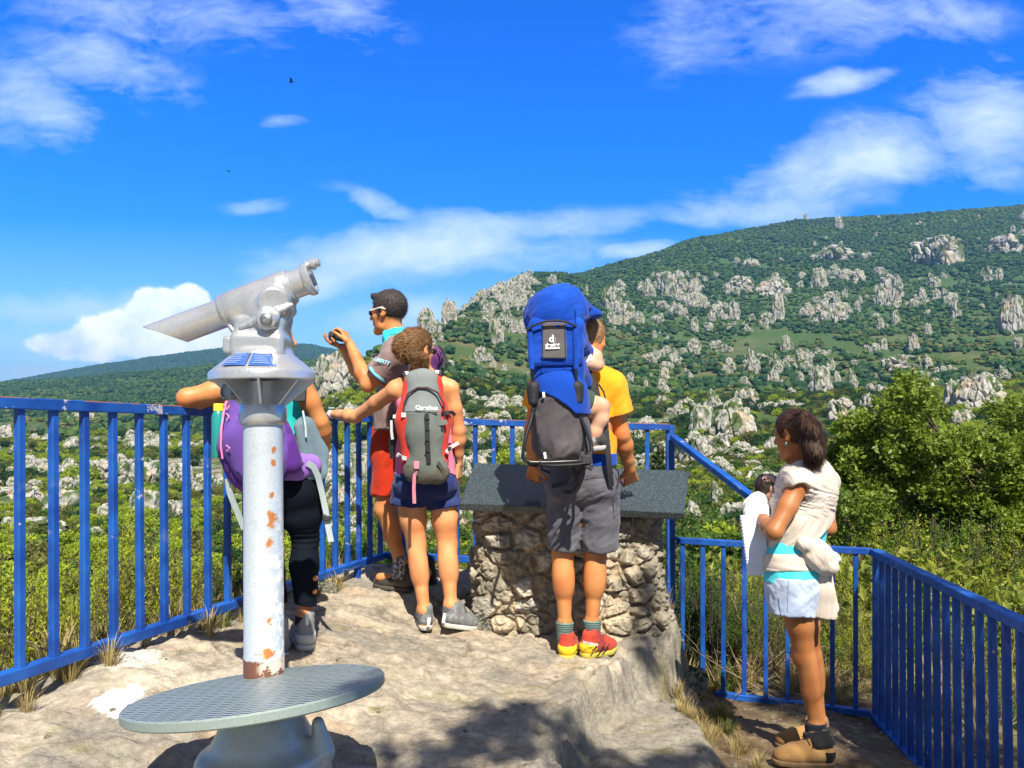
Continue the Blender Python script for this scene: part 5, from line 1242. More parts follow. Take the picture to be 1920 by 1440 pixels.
def leg(S, hip, kn, an, back, fat=1.0, calf=1.0, thigh=1.0):
    hip, kn, an = map(lambda a: np.asarray(a, float), (hip, kn, an)); b = nrm(back); ax = nrm(an-kn)
    S.rc(hip, hip+(kn-hip)*.5+b*.005, .086*fat*thigh, .072*fat*thigh, k=.03); S.rc(hip+(kn-hip)*.5+b*.005, kn, .072*fat*thigh, .050*fat, k=.03)
    S.ell(kn-b*.018, (.042*fat, .042*fat, .05*fat), k=.02)
    c1 = kn+(an-kn)*.30+b*.016*calf
    S.rc(kn, kn+(an-kn)*.5, .048*fat, .040*fat, k=.02); S.rc(kn+(an-kn)*.5, an, .040*fat, .030*fat, k=.02)
    r = nrm(np.cross(ax, b)); 
    S.ell(c1+r*.014, (.034*calf*fat, .036*calf*fat, .105), (r, b, ax), k=.025); S.ell(c1-r*.014+ax*.01, (.033*calf*fat, .036*calf*fat, .10), (r, b, ax), k=.025)
    S.rc(an-ax*.10+b*.02, an+b*.028, .014, .013, k=.02); S.ell(an, (.036, .036, .03), k=.015)
    for sg in (-1, 1): S.ell(an+r*sg*.026+ax*.01, (.012, .014, .014), k=.012)
def foot(S, an, toe, heel):
    S.rc(an, heel, .032, .026, k=.02); S.rc(heel, toe, .026, .024, k=.02)
class Person:
    def __init__(s, label, foot_, name='person'):
        s.root = thing(name, foot_, label, 'person'); s.B = SDF()
    def done(s, skin, vox=.0048, col=None, disp=None):
        v, f = s.B.mesh(vox, disp=disp); cl = None
        if col is not None: cl = col(v)
        return obj('body', v, f, skin, s.root, col=cl, sharp=None)
    def part(s, name, S, m, vox=.006, disp=None, clip=None, inflate=0.0, col=None, parent=None, label=None):
        v, f = S.mesh(vox, disp=disp, clip=clip, inflate=inflate)
        o = obj(name, v, f, m, parent or s.root, col=col(v) if col else None, sharp=None)
        if label: o['label'] = label
        return o
def folds(sc=14, amp=.004, d=(0, 0, 1), st=3.0, seed=0, o=3):
    """cloth creases: noise stretched along d"""
    d = nrm(d)
    def fn(p):
        q = p-(p@d)[:, None]*d*(1-1/st); w = fbm(q*sc*.4, 2, seed+40)[:, None]*.5
        return amp*(fbm(q*sc+w, o, seed, .55, ridged=True)*.8+.6*fbm(q*sc*.5, 2, seed+7))
    return fn
def plane(p0, n):
    p0 = np.asarray(p0, float); n = nrm(n); return lambda p: (p-p0)@n
def inter(*fs): return lambda p: np.max([f(p) for f in fs], 0)
def strands(sc, amp, d, seed=0, st=9):
    d = nrm(d)
    def fn(p):
        q = p-(p@d)[:, None]*d*(1-1/st)+.012*np.stack([fbm(p*12, 2, seed+5), fbm(p*12, 2, seed+6), fbm(p*12, 2, seed+8)], -1)
        return amp*fbm(q*sc, 3, seed, .7)
    return fn
def hair_mat(name, c1, c2, stretch=(60, 60, 8)):
    m = bpy.data.materials.new(name); m.use_nodes = True; nt = m.node_tree; nt.nodes.clear(); g = NG(nt)
    t = g.n('ShaderNodeTexCoord').outputs['Object']; n = g.noise(g.mapping(t, scale=stretch), 3.0, 5, .65, .4)
    b = g.n('ShaderNodeBsdfPrincipled'); o = g.n('ShaderNodeOutputMaterial'); g.put(b.inputs['Base Color'], g.mix(g.mapr(n, .38, .64), c1, c2))
    b.inputs['Roughness'].default_value = .5; b.inputs['Specular IOR Level'].default_value = .35
    bp = g.n('ShaderNodeBump'); bp.inputs['Strength'].default_value = .9; bp.inputs['Distance'].default_value = .004; g.put(bp.inputs['Height'], n); g.L.new(bp.outputs[0], b.inputs['Normal'])
    g.L.new(b.outputs[0], o.inputs[0]); return m
def cloth(name, c, rough=.85, bs=260, var=.06, col2=None, **k): return mat(name, c, rough, var, 14, bump=.35, bs=bs, bdist=.002, sheen=.1, spec=.15, col2=col2, **k)
def skin(name, c, red=None): 
    return mat(name, c, .5, .07, 22, bump=.12, bs=240, bdist=.001, sub=.12, spec=.4, col2=red or (c[0]*.86, c[1]*.68, c[2]*.62), m2=(.42, .66), s2=11)
SK_a = skin('tanned_skin', (.60, .255, .090)); SK_b = skin('light_tan_skin', (.70, .335, .145)); SK_c = skin('brown_tan_skin', (.40, .165, .058)); SK_k = skin('fair_child_skin', (.66, .40, .27))
M_sole = mat('pale_rubber_sole', (.50, .49, .44), .8, .15, 40); M_black = mat('black_webbing', (.015, .016, .020), .7, .1, 60, bump=.2, bs=200); M_gripy = mat('dark_rubber', (.03, .03, .032), .7, .1, 40)
def shoe(per, heel, toe, up, c_upper, c_sole=M_sole, c_acc=None, L=None, ankle=None, hi=0.0, acc_pos='heel', w=1.0, label=None, acc_name='heel_panel', lace=None):
    """a shoe from heel to toe (ground points under each end)"""
    heel = np.asarray(heel, float); toe = np.asarray(toe, float); f = nrm(toe-heel); r = nrm(np.cross(f, up)); u = nrm(np.cross(r, f)); L = np.linalg.norm(toe-heel)
    q = lambda x, y, z: heel+f*x*L+r*y*w+u*z
    S = SDF(); S.chain([q(.10, 0, .050), q(.35, .002, .052), q(.62, .004, .045), q(.86, .002, .038)], [.036*w, .040*w, .043*w, .034*w], k=.02, flat=(u, .82))
    S.rc(q(.12, 0, .06), q(.15, 0, .095+hi), .035*w, .036*w, k=.02); S.rc(q(.22, 0, .06), q(.27, 0, .088+hi*.95), .034*w, .034*w, k=.02); S.rc(q(.35, 0, .075), q(.62, 0, .055), .034, .034, k=.02)
    S.rc(q(.13, 0, .112+hi), q(.24, 0, .108+hi), .023*w, .024*w, k=.004, op='s')
    S.box(q(.5, 0, -.02), (L*.7, .1, .03), (f, r, u), rnd=.001, k=.003, op='s')
    o = per.part('shoe', S, c_upper, .0048, disp=folds(30, .0016, f, 1.5, 3), label=label)
    S = SDF(); S.chain([q(.09, 0, .02), q(.4, .002, .018), q(.65, .005, .018), q(.87, .002, .021)], [.038*w, .040*w, .045*w, .036*w], k=.02)
    zlo = plane(q(0, 0, .024), u); zhi = plane(q(0, 0, .0), -u)
    per.part('sole', S, c_sole, .0045, clip=inter(zlo, zhi, lambda p: -.001*np.sin(((p-heel)@f)*420)-.06+np.abs((p-heel)@u-.012)), parent=o)
    if c_acc is not None:
        S = SDF(); S.chain([q(.10, 0, .050), q(.30, .002, .052)], [.039*w, .042*w], k=.02, flat=(u, .82)); S.rc(q(.12, 0, .06), q(.15, 0, .092+hi), .038*w, .0375*w, k=.02)
        S.rc(q(.10, 0, .10), q(.5, 0, .22+hi), .05, .05, k=.004, op='s'); S.box(q(.5, 0, -.02), (L*.7, .1, .04), (f, r, u), rnd=.001, k=.003, op='s')
        per.part(acc_name, S, c_acc, .0045, clip=plane(q(.17, 0, .05), nrm(f*1-u*.35)), parent=o)
    if lace is not None:
        mb = MB()
        for i in range(5):
            x = .36+.065*i; z = .112-.011*i+hi*.3*(1-i/5); mb.tube([q(x, -.028, z-.012), q(x+.015, -.008, z), q(x+.02, .008, z), q(x+.035, .028, z-.012)], .0028, 6)
        mb.tube([q(.40, 0, .112), q(.38, .03, .118), q(.42, .045, .10)], .0022, 5); mb.tube([q(.40, 0, .112), q(.36, -.03, .118), q(.40, -.05, .10)], .0022, 5)
        mb.obj('lace', lace, o)
    return o
def sock(per, a, b, ra, rb, m, name='sock', bands=None):
    S = SDF(); S.cc(a, b, ra, rb, k=.01); o = per.part(name, S, m, .004, disp=lambda p: .0010*np.sin(p[:, 2]*700))
    return o

def fuzz(o, m, n, L, flow, lift=.35, seed=1, w=.0009, curl=.25):
    """many fine strands rooted on the hair surface o, combed along flow"""
    me = o.data; nv = len(me.vertices); co = np.empty(nv*3); me.vertices.foreach_get('co', co); co = co.reshape(-1, 3); no = np.empty(nv*3); me.vertices.foreach_get('normal', no); no = no.reshape(-1, 3)
    r = np.random.default_rng(seed); k = r.integers(0, nv, n); p = co[k]; nn = no[k]; f = np.array(flow, float); f = f[None]*np.ones((n, 1)) if f.ndim == 1 else f
    t = f-(f*nn).sum(1)[:, None]*nn+r.normal(size=(n, 3))*curl; t /= np.linalg.norm(t, axis=1)[:, None]+1e-9; d = t+nn*lift*r.uniform(.3, 1.2, n)[:, None]; d /= np.linalg.norm(d, axis=1)[:, None]
    s = np.cross(d, nn); s /= np.linalg.norm(s, axis=1)[:, None]+1e-9; Ls = (L*r.uniform(.5, 1.3, n))[:, None]
    a = p-nn*.001; b = p+d*Ls*.5; c = p+d*Ls*.85+t*Ls*.2-nn*Ls*.06
    V = np.stack([a+s*w, a-s*w, b-s*w*.9, b+s*w*.9, c-s*w*.3, c+s*w*.3], 1).reshape(-1, 3); i = np.arange(n)[:, None]*6
    F = np.concatenate([i+[0, 1, 2, 3], i+[3, 2, 4, 5]])
    return obj('hair_strands', V+WL[o.name], F, m, o, smooth=True)
# ======== woman in pink top with the grey and red backpack ========
D = 4.30
def Q(u, v, dd=0.0): return P(u, v, D+dd)
w2 = Person('woman with messy bun, pink top and navy shorts, reaching one hand to the rail', Q(812, 1180))
B = w2.B; N = np.array([0.05, 1.0, 0])      # she faces away
hd = head(B, Q(785, 655, .0), (.62, .75, -.12), (.06, .0, 1), .95)
B.rc(Q(787, 680, .01), Q(791, 722, .01), .050, .054, k=.03)
B.rc(Q(791, 712, .01), Q(744, 727, .0), .050, .045, k=.04); B.rc(Q(791, 712, .01), Q(842, 726, .0), .050, .045, k=.04)
B.rc(Q(793, 745, .03), Q(796, 800, .03), .150, .125, k=.05, flat=((0, 1, 0), .62)); B.rc(Q(796, 800, .03), Q(797, 850, .03), .125, .130, k=.05, flat=((0, 1, 0), .66)); B.rc(Q(797, 850, .02), Q(798, 900, .02), .132, .140, k=.05, flat=((0, 1, 0), .68))
eL, wL = Q(668, 781, .20), Q(624, 776, .335)
arm(B, Q(738, 733, .0), eL, wL, .92); hand(B, wL, P(608, 779, 4.70)-wL, (.1, .1, -1), (.5, .8, 0), .22, .88)
eR, wR = Q(861, 808, .03), Q(860, 868, .10)
arm(B, Q(846, 732, .0), eR, wR, .88); hand(B, wR, (.0, .15, -1), (-.9, .3, 0), (0, 1, 0), .3, .88)
kL, aL = Q(781, 1022, .02), Q(795, 1142, .0); kR, aR = Q(839, 1022, .02), Q(845, 1132, -.02)
leg(B, Q(769, 925, .02), kL, aL, (0, -1, 0), 1.02, 1.08, .93); leg(B, Q(830, 925, .02), kR, aR, (0, -1, 0), 1.06, 1.12, .89)
foot(B, aL, Q(785, 1166, .15), Q(797, 1166, -.01)); foot(B, aR, Q(878, 1168, .05), Q(840, 1164, -.02))
w2.done(SK_b)
# hair
M_h2 = hair_mat('light_brown_hair', (.10, .045, .016), (.36, .19, .075), (9, 50, 60))
r, f, u = frame((.62, .75, -.12)); hc = Q(785, 655)
S = SDF(); S.ell(hd(0, -.018, .030), np.array([.080, .100, .093])*.95, (r, f, u), k=.02); S.ell(hd(0, -.055, -.03), (.062, .05, .06), (r, f, u), k=.03)
S.ell(hd(0, .085, -.03), (.075, .075, .10), (r, f, u), k=.02, op='s'); S.ell(hd(.085, .0, -.015), (.028, .025, .034), (r, f, u), k=.01, op='s'); S.ell(hd(0, .02, -.125), (.1, .07, .07), (r, f, u), k=.02, op='s')
hb = Q(759, 643, -.065)
S.ell(hb+[-.008, 0, .004], (.044, .042, .050), k=.003); S.ell(Q(752, 652, -.07), (.038, .035, .048), k=.02); S.rc(Q(751, 655, -.07), Q(757, 678, -.06), .024, .008, k=.015); S.rc(Q(768, 625, -.03), Q(752, 634, -.06), .03, .02, k=.02)
S.rc(Q(745, 648, -.07), Q(748, 672, -.07), .016, .004, k=.01); S.rc(Q(772, 655, -.07), Q(764, 682, -.04), .018, .004, k=.01); S.rc(Q(778, 690, -.035), Q(776, 708, -.03), .014, .003, k=.01)
S.rc(Q(785, 668, -.07), Q(779, 703, -.045), .030, .010, k=.02); S.rc(Q(797, 672, -.05), Q(800, 700, -.03), .024, .008, k=.02)
o_ = w2.part('hair', S, M_h2, .0034, disp=strands(110, .0030, (-.8, -.2, -.1), 5, 14)); fuzz(o_, M_h2, 9000, .030, (-.9, -.3, -.15), .07, 2, curl=.12)
mb = MB(); rr = np.random.default_rng(4)
for i in range(70):
    a = Q(764+rr.normal()*8, 645+rr.normal()*10, -.08+rr.normal()*.02); d = nrm(rr.normal(size=3)*[1, .5, 1]+[-.4, 0, .1]); mb.tube([a, a+d*.025, a+d*.04+[0, 0, -.014], a+d*.045+[0, 0, -.032]], [.0016, .0014, .001, .0005], 4)
mb.obj('loose_strands', M_h2, w2.root)
M_hair_tie = mat('hair_tie', (.03, .02, .02), .7, .1)
# sunglasses arm and lens on the right side
M_lens = mat('dark_lens', (.012, .012, .018), .12, 0, spec=.8); M_frame_w = mat('white_plastic', (.75, .74, .76), .35, .03)
S = SDF(); S.ell(hd(.040, .080, .004), np.array([.026, .012, .018]), (r, f, u), k=.004); S.ell(hd(-.03, .084, .004), np.array([.026, .010, .018]), (r, f, u), k=.004); S.rc(hd(.062, .066, .008), hd(.084, -.006, .008), .0045, k=.004); S.rc(hd(-.03, .093, .008), hd(.03, .093, .008), .004, k=.004)
w2.part('sunglasses', S, M_lens, .003)
# top, shorts
M_pink = cloth('pink_cotton', (.88, .16, .28), col2=(.92, .30, .42), m2=(.45, .6), s2=3)
S = SDF(); S.rc(Q(793, 752, .03), Q(796, 800, .03), .155, .132, k=.05, flat=((0, 1, 0), .64)); S.rc(Q(796, 800, .03), Q(797, 850, .03), .132, .140, k=.05, flat=((0, 1, 0), .68)); S.rc(Q(797, 850, .02), Q(797, 925, .02), .150, .180, k=.05, flat=((0, 1, 0), .70))
S.rc(Q(760, 735, .02), Q(766, 700, .02), .02, .02, k=.02); S.rc(Q(824, 735, .02), Q(818, 700, .02), .02, .02, k=.02)
w2.part('tank_top', S, M_pink, .005, disp=folds(16, .006, (0, 0, 1), 3, 2), clip=inter(plane(Q(797, 893), (0, 0, -1)), plane(Q(790, 728), (0, 0, 1))))
M_navy = cloth('navy_cotton', (.018, .028, .115), col2=(.03, .05, .16))
S = SDF(); S.rc(Q(797, 880, .02), Q(797, 893, .02), .168, .165, k=.02, flat=((0, 1, 0), .74))
S.ell(Q(768, 908, -.045), (.082, .075, .080), k=.02); S.ell(Q(829, 908, -.045), (.082, .075, .080), k=.02)
S.cc(Q(769, 905, .02), Q(766, 946, .02), .094, .096, k=.012); S.cc(Q(829, 905, .02), Q(833, 948, .02), .088, .090, k=.012)
S.cc(Q(767, 936, .02), Q(766, 947, .02), .099, .101, k=.004); S.cc(Q(832, 938, .02), Q(834, 950, .02), .093, .095, k=.004)
w2.part('shorts', S, M_navy, .005, disp=folds(17, .008, (.8, 0, .5), 3, 11), clip=plane(Q(797, 888), (0, 0, 1)))
# socks and shoes
M_sockg = cloth('grey_sock', (.10, .105, .11)); M_shg = cloth('grey_mesh_shoe', (.15, .155, .16), col2=(.24, .25, .26), s2=30)
sock(w2, Q(795, 1160, .0), Q(796, 1139, .0), .040, .038, M_sockg); sock(w2, Q(843, 1152, -.02), Q(845, 1132, -.02), .041, .039, M_sockg)
M_refl = mat('pale_reflective_patch', (.72, .74, .76), .4, .03)
shoe(w2, Q(799, 1183, -.03)+[0, 0, .002], Q(788, 1158, .20), (0, 0, 1), M_shg, M_sole, None, lace=M_gripy, hi=.016)
shoe(w2, Q(836, 1176, -.05), Q(893, 1181, .055), (0, 0, 1), M_shg, M_sole, None, lace=M_gripy, w=1.08, hi=.016)
for (a, b) in (((805, 1158, -.072), (803, 1175, -.076)), ((834, 1150, -.09), (831, 1168, -.094))):
    mb = MB(); mb.ribbon([Q(*a), Q(*b)], .008, (0, -1, .1), .002); mb.obj('heel_patch', M_refl, w2.root)
# white watch
S = SDF(); dW = nrm(wL-eL); S.cc(wL-dW*.004, wL+dW*.020, .029, .030, k=.004); w2.part('wristwatch', S, M_frame_w, .0035)
S = SDF(); S.box(wL+dW*.008+[0, -.01, .032], (.018, .018, .006), rnd=.004); w2.part('watch_face', S, mat('grey_watch_glass', (.25, .3, .35), .2, 0), .003)
# ======== her backpack ========
M_pg = cloth('grey_ripstop', (.13, .15, .14), col2=(.17, .19, .175)); M_pd = cloth('dark_taupe_nylon', (.09, .088, .072), col2=(.12, .115, .092)); M_pr = cloth('red_nylon', (.62, .045, .03), col2=(.70, .075, .05)); M_pt = cloth('pale_grey_panel', (.19, .215, .22)); M_gstrap = mat('light_grey_webbing', (.55, .56, .56), .7, .08, 60)
bp = thing('backpack', Q(796, 895, -.22), 'grey and red hiking backpack worn by the woman with the bun', 'backpack')
class Th:          # lets things without a body use Person.part
    def __init__(s, root): s.root = root
    part = Person.part
BP = Th(bp)
S = SDF(); S.rc(Q(793, 735, -.13), Q(793, 790, -.145), .105, .135, k=.05, flat=((0, 1, 0), .60)); S.rc(Q(793, 790, -.145), Q(797, 860, -.14), .135, .118, k=.05, flat=((0, 1, 0), .66)); S.ell(Q(799, 872, -.15), (.105, .078, .07), k=.04)
S.box(Q(793, 725, -.12), (.095, .05, .06), rnd=.03, k=.04)
BP.part('main_bag', S, M_pr, .006, disp=folds(14, .005, (0, 0, 1), 2, 21))
S = SDF(); S.rc(Q(793, 722, -.15), Q(793, 788, -.175), .082, .112, k=.05, flat=((0, 1, 0), .62)); S.box(Q(792, 712, -.13), (.078, .045, .04), rnd=.03, k=.03); S.rc(Q(793, 788, -.175), Q(796, 806, -.178), .112, .100, k=.03, flat=((0, 1, 0), .62))
BP.part('top_panel', S, M_pt, .005, disp=folds(12, .006, (0, 0, 1), 2, 23), clip=plane(Q(793, 775), (0, 0, -1)))
S = SDF(); S.rc(Q(793, 775, -.185), Q(796, 810, -.20), .108, .090, k=.04, flat=((0, 1, 0), .60)); S.rc(Q(796, 810, -.20), Q(799, 865, -.20), .088, .078, k=.04, flat=((0, 1, 0), .72)); S.rc(Q(782, 880, -.19), Q(818, 880, -.19), .060, .060, k=.04, flat=((0, 1, 0), .8))
fp = BP.part('front_pocket', S, M_pg, .005, disp=folds(13, .008, (.2, 0, 1), 2.5, 27), clip=plane(Q(793, 775), (0, 0, 1)))
S = SDF(); S.rc(Q(780, 882, -.195), Q(820, 884, -.195), .064, .064, k=.04, flat=((0, 1, 0), .85)); BP.part('bottom_panel', S, M_pd, .005, disp=folds(20, .006, (1, 0, 0), 2, 29), clip=plane(Q(800, 868), (.1, 0, 1)))
mb = MB(); mb.tube([Q(757, 800, -.20), Q(757, 760, -.215), Q(765, 738, -.215), Q(783, 727, -.22), Q(802, 727, -.22), Q(821, 736, -.215), Q(832, 757, -.215), Q(834, 785, -.20)], .0055, 8); mb.obj('zip_seam', mat('dark_red_brown_piping', (.07, .035, .04), .7, .1), bp)
mb = MB(); mb.ribbon([Q(800, 775, -.272), Q(801, 810, -.274), Q(803, 850, -.272), Q(804, 868, -.266)], .011, (0, -1, 0), .003)
for v in (786, 806, 826, 846): mb.ribbon([Q(797, v, -.276), Q(801, v-1, -.281), Q(806, v, -.276)], .004, (0, -1, .2), .002)
mb.obj('daisy_chain', M_black, bp)
mb = MB(); mb.ribbon([Q(815, 795, -.245), Q(826, 793, -.235), Q(838, 791, -.22)], .013, (0, -1, 0), .003); mb.obj('side_tab', M_pg, bp)
mb = MB(); mb.ribbon([Q(817, 806, -.240), Q(832, 804, -.225)], .009, (0, -1, 0), .003); mb.ribbon([Q(828, 774, -.22), Q(848, 773, -.17), Q(853, 778, -.14)], .008, (.3, -1, 0), .003); mb.ribbon([Q(851, 776, -.15), Q(850, 795, -.15), Q(846, 815, -.15)], .0015, (0, -1, 0), .001)
mb.ribbon([Q(745, 780, -.16), Q(752, 782, -.20), Q(760, 782, -.22)], .009, (-.3, -1, 0), .004); mb.ribbon([Q(741, 785, -.14), Q(736, 800, -.13), Q(733, 825, -.12), Q(735, 860, -.12)], .012, (-.6, -1, 0), .004)
mb.ribbon([Q(848, 835, -.16), Q(851, 850, -.14), Q(857, 870, -.13)], .005, (.4, -1, 0), .002); mb.obj('black_straps', M_black, bp)
mb = MB(); mb.ribbon([Q(745, 852, -.17), Q(752, 857, -.20), Q(762, 860, -.22)], .010, (-.3, -1, 0), .003); mb.ribbon([Q(836, 848, -.20), Q(846, 838, -.18), Q(860, 830, -.17)], .009, (.3, -1, 0), .003); mb.ribbon([Q(734, 788, -.15), Q(734, 808, -.15), Q(736, 824, -.15)], .007, (-.3, -1, 0), .002)
mb.box(Q(742, 781, -.165), (.014, .006, .010)); mb.box(Q(757, 778, -.225), (.012, .005, .012)); mb.obj('compression_straps', M_gstrap, bp)
mb = MB(); mb.box(Q(750, 857, -.205), (.010, .006, .010), bev=.002); mb.box(Q(843, 841, -.195), (.010, .006, .010), bev=.002); mb.box(Q(839, 774, -.205), (.010, .006, .012), bev=.002); mb.obj('buckles', M_gripy, bp)
M_pinks = mat('pink_webbing', (.62, .22, .30), .7, .1, 60); mb = MB(); mb.ribbon([Q(782, 876, -.268), Q(777, 890, -.262), Q(776, 915, -.245), Q(777, 944, -.24)], .0088, (0, -1, 0), .0015); mb.box(Q(781, 872, -.272), (.014, .004, .020), bev=.002); mb.obj('hanging_pink_strap', M_pinks, bp)
mb = MB(); mb.ribbon([Q(778, 880, -.266), Q(780, 892, -.258)], .014, (0, -1, 0), .003); mb.ribbon([Q(821, 866, -.262), Q(830, 880, -.255), Q(832, 898, -.23)], .009, (0, -1, 0), .002); mb.obj('lower_webbing', M_pd, bp)
# shoulder straps over her shoulders
for sg, (a, b, c, d) in ((-1, ((770, 716, -.10), (762, 700, -.05), (755, 706, .02), (752, 722, .10))), (1, ((818, 716, -.10), (820, 698, -.05), (826, 702, .02), (833, 718, .10)))):
    mb = MB(); mb.ribbon([Q(*a), Q(*b), Q(*c), Q(*d)], .024, [(0, -.7, .7), (0, -.2, 1), (0, .3, 1), (0, 1, .3)], .006); o = mb.obj('shoulder_strap', M_black, bp)
    mb = MB(); k = .006; mb.ribbon([Q(*a)+[0, -.004, k+.004], Q(*b)+[0, 0, k+.003], Q(*c)+[0, 0, k+.002]], .010, [(0, -.7, .7), (0, -.2, 1), (0, .3, 1)], .002); mb.obj('strap_stripe', M_gstrap, o)
mb = MB(); mb.tube([Q(762, 704, -.08), Q(775, 701, -.07), Q(797, 702, -.07), Q(812, 700, -.08), Q(825, 702, -.08)], .004, 6); mb.obj('grab_loop', M_black, bp)
text_obj('maker_lettering', 'Quechua', .030, Q(800, 764.5, -.262), (1, 0, 0), (0, -.05, 1), mat('white_embroidery', (.85, .86, .86), .6, 0), fp, bold=.001, font_w=1.05)
# ======== man photographing the view ========
D = 4.70
def Q(u, v, dd=0.0): return P(u, v, D+dd)
m1 = Person('man in grey brown polo shirt and red shorts holding up a black camera', Q(735, 1108))
B = m1.B; fw = nrm((-.93, .36, -.06))
hd = head(B, Q(727, 586), fw, (-.03, .0, 1), 1.08)
B.rc(Q(735, 608, .0), Q(745, 645, .0), .058, .062, k=.03)
B.rc(Q(750, 648, -.02), Q(742, 668, -.17), .07, .052, k=.05); B.rc(Q(750, 648, .02), Q(757, 662, .18), .07, .055, k=.05)
B.rc(Q(752, 690, .0), Q(746, 760, .0), .150, .140, k=.06, flat=(fw, .70)); B.rc(Q(746, 760, 0), Q(740, 850, 0), .140, .150, k=.06, flat=(fw, .72))
eA, wA = Q(690, 722, -.13), Q(656, 645, .0)
arm(B, Q(738, 672, -.19), eA, wA, 1.10); 
eB, wB = Q(677, 706, .18), Q(644, 652, .12)
arm(B, Q(752, 668, .18), eB, wB, 1.08)
hand(B, wA, nrm(Q(640, 613, .03)-wA), (-.8, .25, -.55), (-.2, -1, -.2), .85, .95, thumb=(.5, .4), curls=[.75, .85, .9, .9])
hand(B, wB, nrm(Q(621, 643, .09)-wB), (.1, -.2, 1), (0, -1, .3), .38, .92)
kA, aA = Q(722, 955, -.10), Q(750, 1052, -.06); kB, aB = Q(762, 945, .10), Q(790, 1048, .10)
leg(B, Q(734, 858, -.06), kA, aA, (.9, -.3, 0), 1.12, 1.1, 1.0); leg(B, Q(752, 858, .08), kB, aB, (.9, -.3, 0), 1.12, 1.1, 1.0)
foot(B, aA, Q(712, 1082, -.02), Q(758, 1082, -.05)); foot(B, aB, Q(770, 1080, .18), Q(800, 1075, .12))
m1.done(SK_a)
r, f, u = frame(fw, (-.03, 0, 1))
M_hm = hair_mat('dark_short_hair', (.022, .018, .020), (.085, .065, .060), (110, 110, 16))
S = SDF(); S.ell(hd(0, -.018, .034), np.array([.080, .100, .094])*1.08, (r, f, u), k=.02); S.box(hd(0, .048, .088), np.array([.052, .036, .018])*1.05, (r, nrm(f*.95+u*.3), nrm(u*.95-f*.3)), rnd=.02, k=.02)
for sg in (-1, 1): S.rc(hd(sg*.074, .012, .01), hd(sg*.070, .014, -.026), .009, .006, k=.006)
S.ell(hd(0, .105, -.01), np.array([.085, .070, .082])*1.08, (r, f, u), k=.010, op='s'); S.ell(hd(0, .05, -.10), np.array([.2, .10, .085]), (r, f, u), k=.015, op='s'); S.ell(hd(0, -.05, -.115), np.array([.2, .10, .05]), (r, f, u), k=.015, op='s')
for sg in (-1, 1): S.ell(hd(sg*.082, -.008, -.004), (.018, .022, .030), (r, f, u), k=.006, op='s')
o_ = m1.part('hair', S, M_hm, .0032, disp=strands(110, .0022, (-.4, .1, .9), 9, 6)); fuzz(o_, M_hm, 7000, .013, (-.5, .1, .3), .28, 3, curl=.25)
M_stub = mat('stubble', (.20, .10, .06), .7, .3, 200)
# sunglasses with white arms
S = SDF(); 
for x in (-.032, .032): S.ell(hd(x, .088, .002), np.array([.030, .012, .017])*1.05, (nrm(r+f*(-.35 if x > 0 else .35)), nrm(f+r*(.35 if x > 0 else -.35)), u), k=.004)
m1.part('sunglass_lenses', S, M_lens, .003)
S = SDF()
for sg in (-1, 1): S.rc(hd(sg*.060, .074, .010), hd(sg*.083, .0, .016), .0055, k=.003, flat=(r, .6)); S.rc(hd(sg*.083, .0, .016), hd(sg*.082, -.03, .006), .0045, k=.003)
S.rc(hd(-.03, .100, .014), hd(.03, .100, .014), .003, k=.003); m1.part('sunglass_arms', S, M_frame_w, .003)
S = SDF(); S.ell(hd(0, .0855, -.058), (.019, .008, .0065), (r, f, u)); m1.part('teeth', S, mat('teeth', (.8, .76, .68), .4, 0), .002)
# polo shirt with teal collar and cuffs
M_polo = cloth('grey_brown_pique', (.24, .165, .155), col2=(.28, .20, .19)); M_teal = cloth('turquoise_cotton', (.03, .55, .60), col2=(.05, .65, .68))
S = SDF(); S.rc(Q(750, 650, -.02), Q(742, 672, -.17), .082, .066, k=.05); S.rc(Q(750, 650, .02), Q(757, 664, .18), .082, .068, k=.05); S.rc(Q(752, 690, .0), Q(746, 770, .0), .165, .155, k=.06, flat=(fw, .74)); S.rc(Q(746, 770, 0), Q(740, 850, 0), .155, .165, k=.06, flat=(fw, .78))
sA = Q(741, 668, -.18); hA = sA+(eA-sA)*.62; S.rc(sA, hA, .072, .078, k=.03); sB = Q(755, 664, .18); hB = sB+(eB-sB)*.6; S.rc(sB, hB, .072, .076, k=.03)
dA = nrm(eA-sA); dB = nrm(eB-sB)
clipA = lambda p: np.where(np.linalg.norm(p-hA, axis=1) < .16, (p-hA)@dA, -1); clipB = lambda p: np.where(np.linalg.norm(p-hB, axis=1) < .14, (p-hB)@dB, -1)
S.rc(Q(735, 606, 0), Q(741, 628, 0), .05, .06, k=.01, op='s')
m1.part('polo_shirt', S, M_polo, .0055, disp=folds(12, .008, (0, 0, 1), 2.5, 31), clip=inter(clipA, clipB, plane(Q(740, 807), (0, 0, -1))))
S = SDF(); S.cc(hA-dA*.022, hA+dA*.002, .080, .081, k=.01); S.cc(hB-dB*.022, hB+dB*.002, .079, .08, k=.01); m1.part('sleeve_cuffs', S, cloth('pale_blue_trim', (.22, .62, .80)), .0045)
S = SDF(); S.cc(hA+dA*.000, hA+dA*.007, .0795, .0795, k=.004); m1.part('cuff_lining', S, M_black, .004)
S = SDF(); S.cc(Q(738, 622, 0), Q(745, 645, 0), .066, .092, k=.01, flat=(r, .9)); S.ell(Q(745, 624, -.035), (.055, .05, .03), k=.03); S.rc(Q(722, 622, -.03), Q(729, 640, -.06), .012, .02, k=.02); m1.part('turquoise_collar', S, M_teal, .0045, disp=folds(22, .008, (1, 0, .2), 2.5, 5))
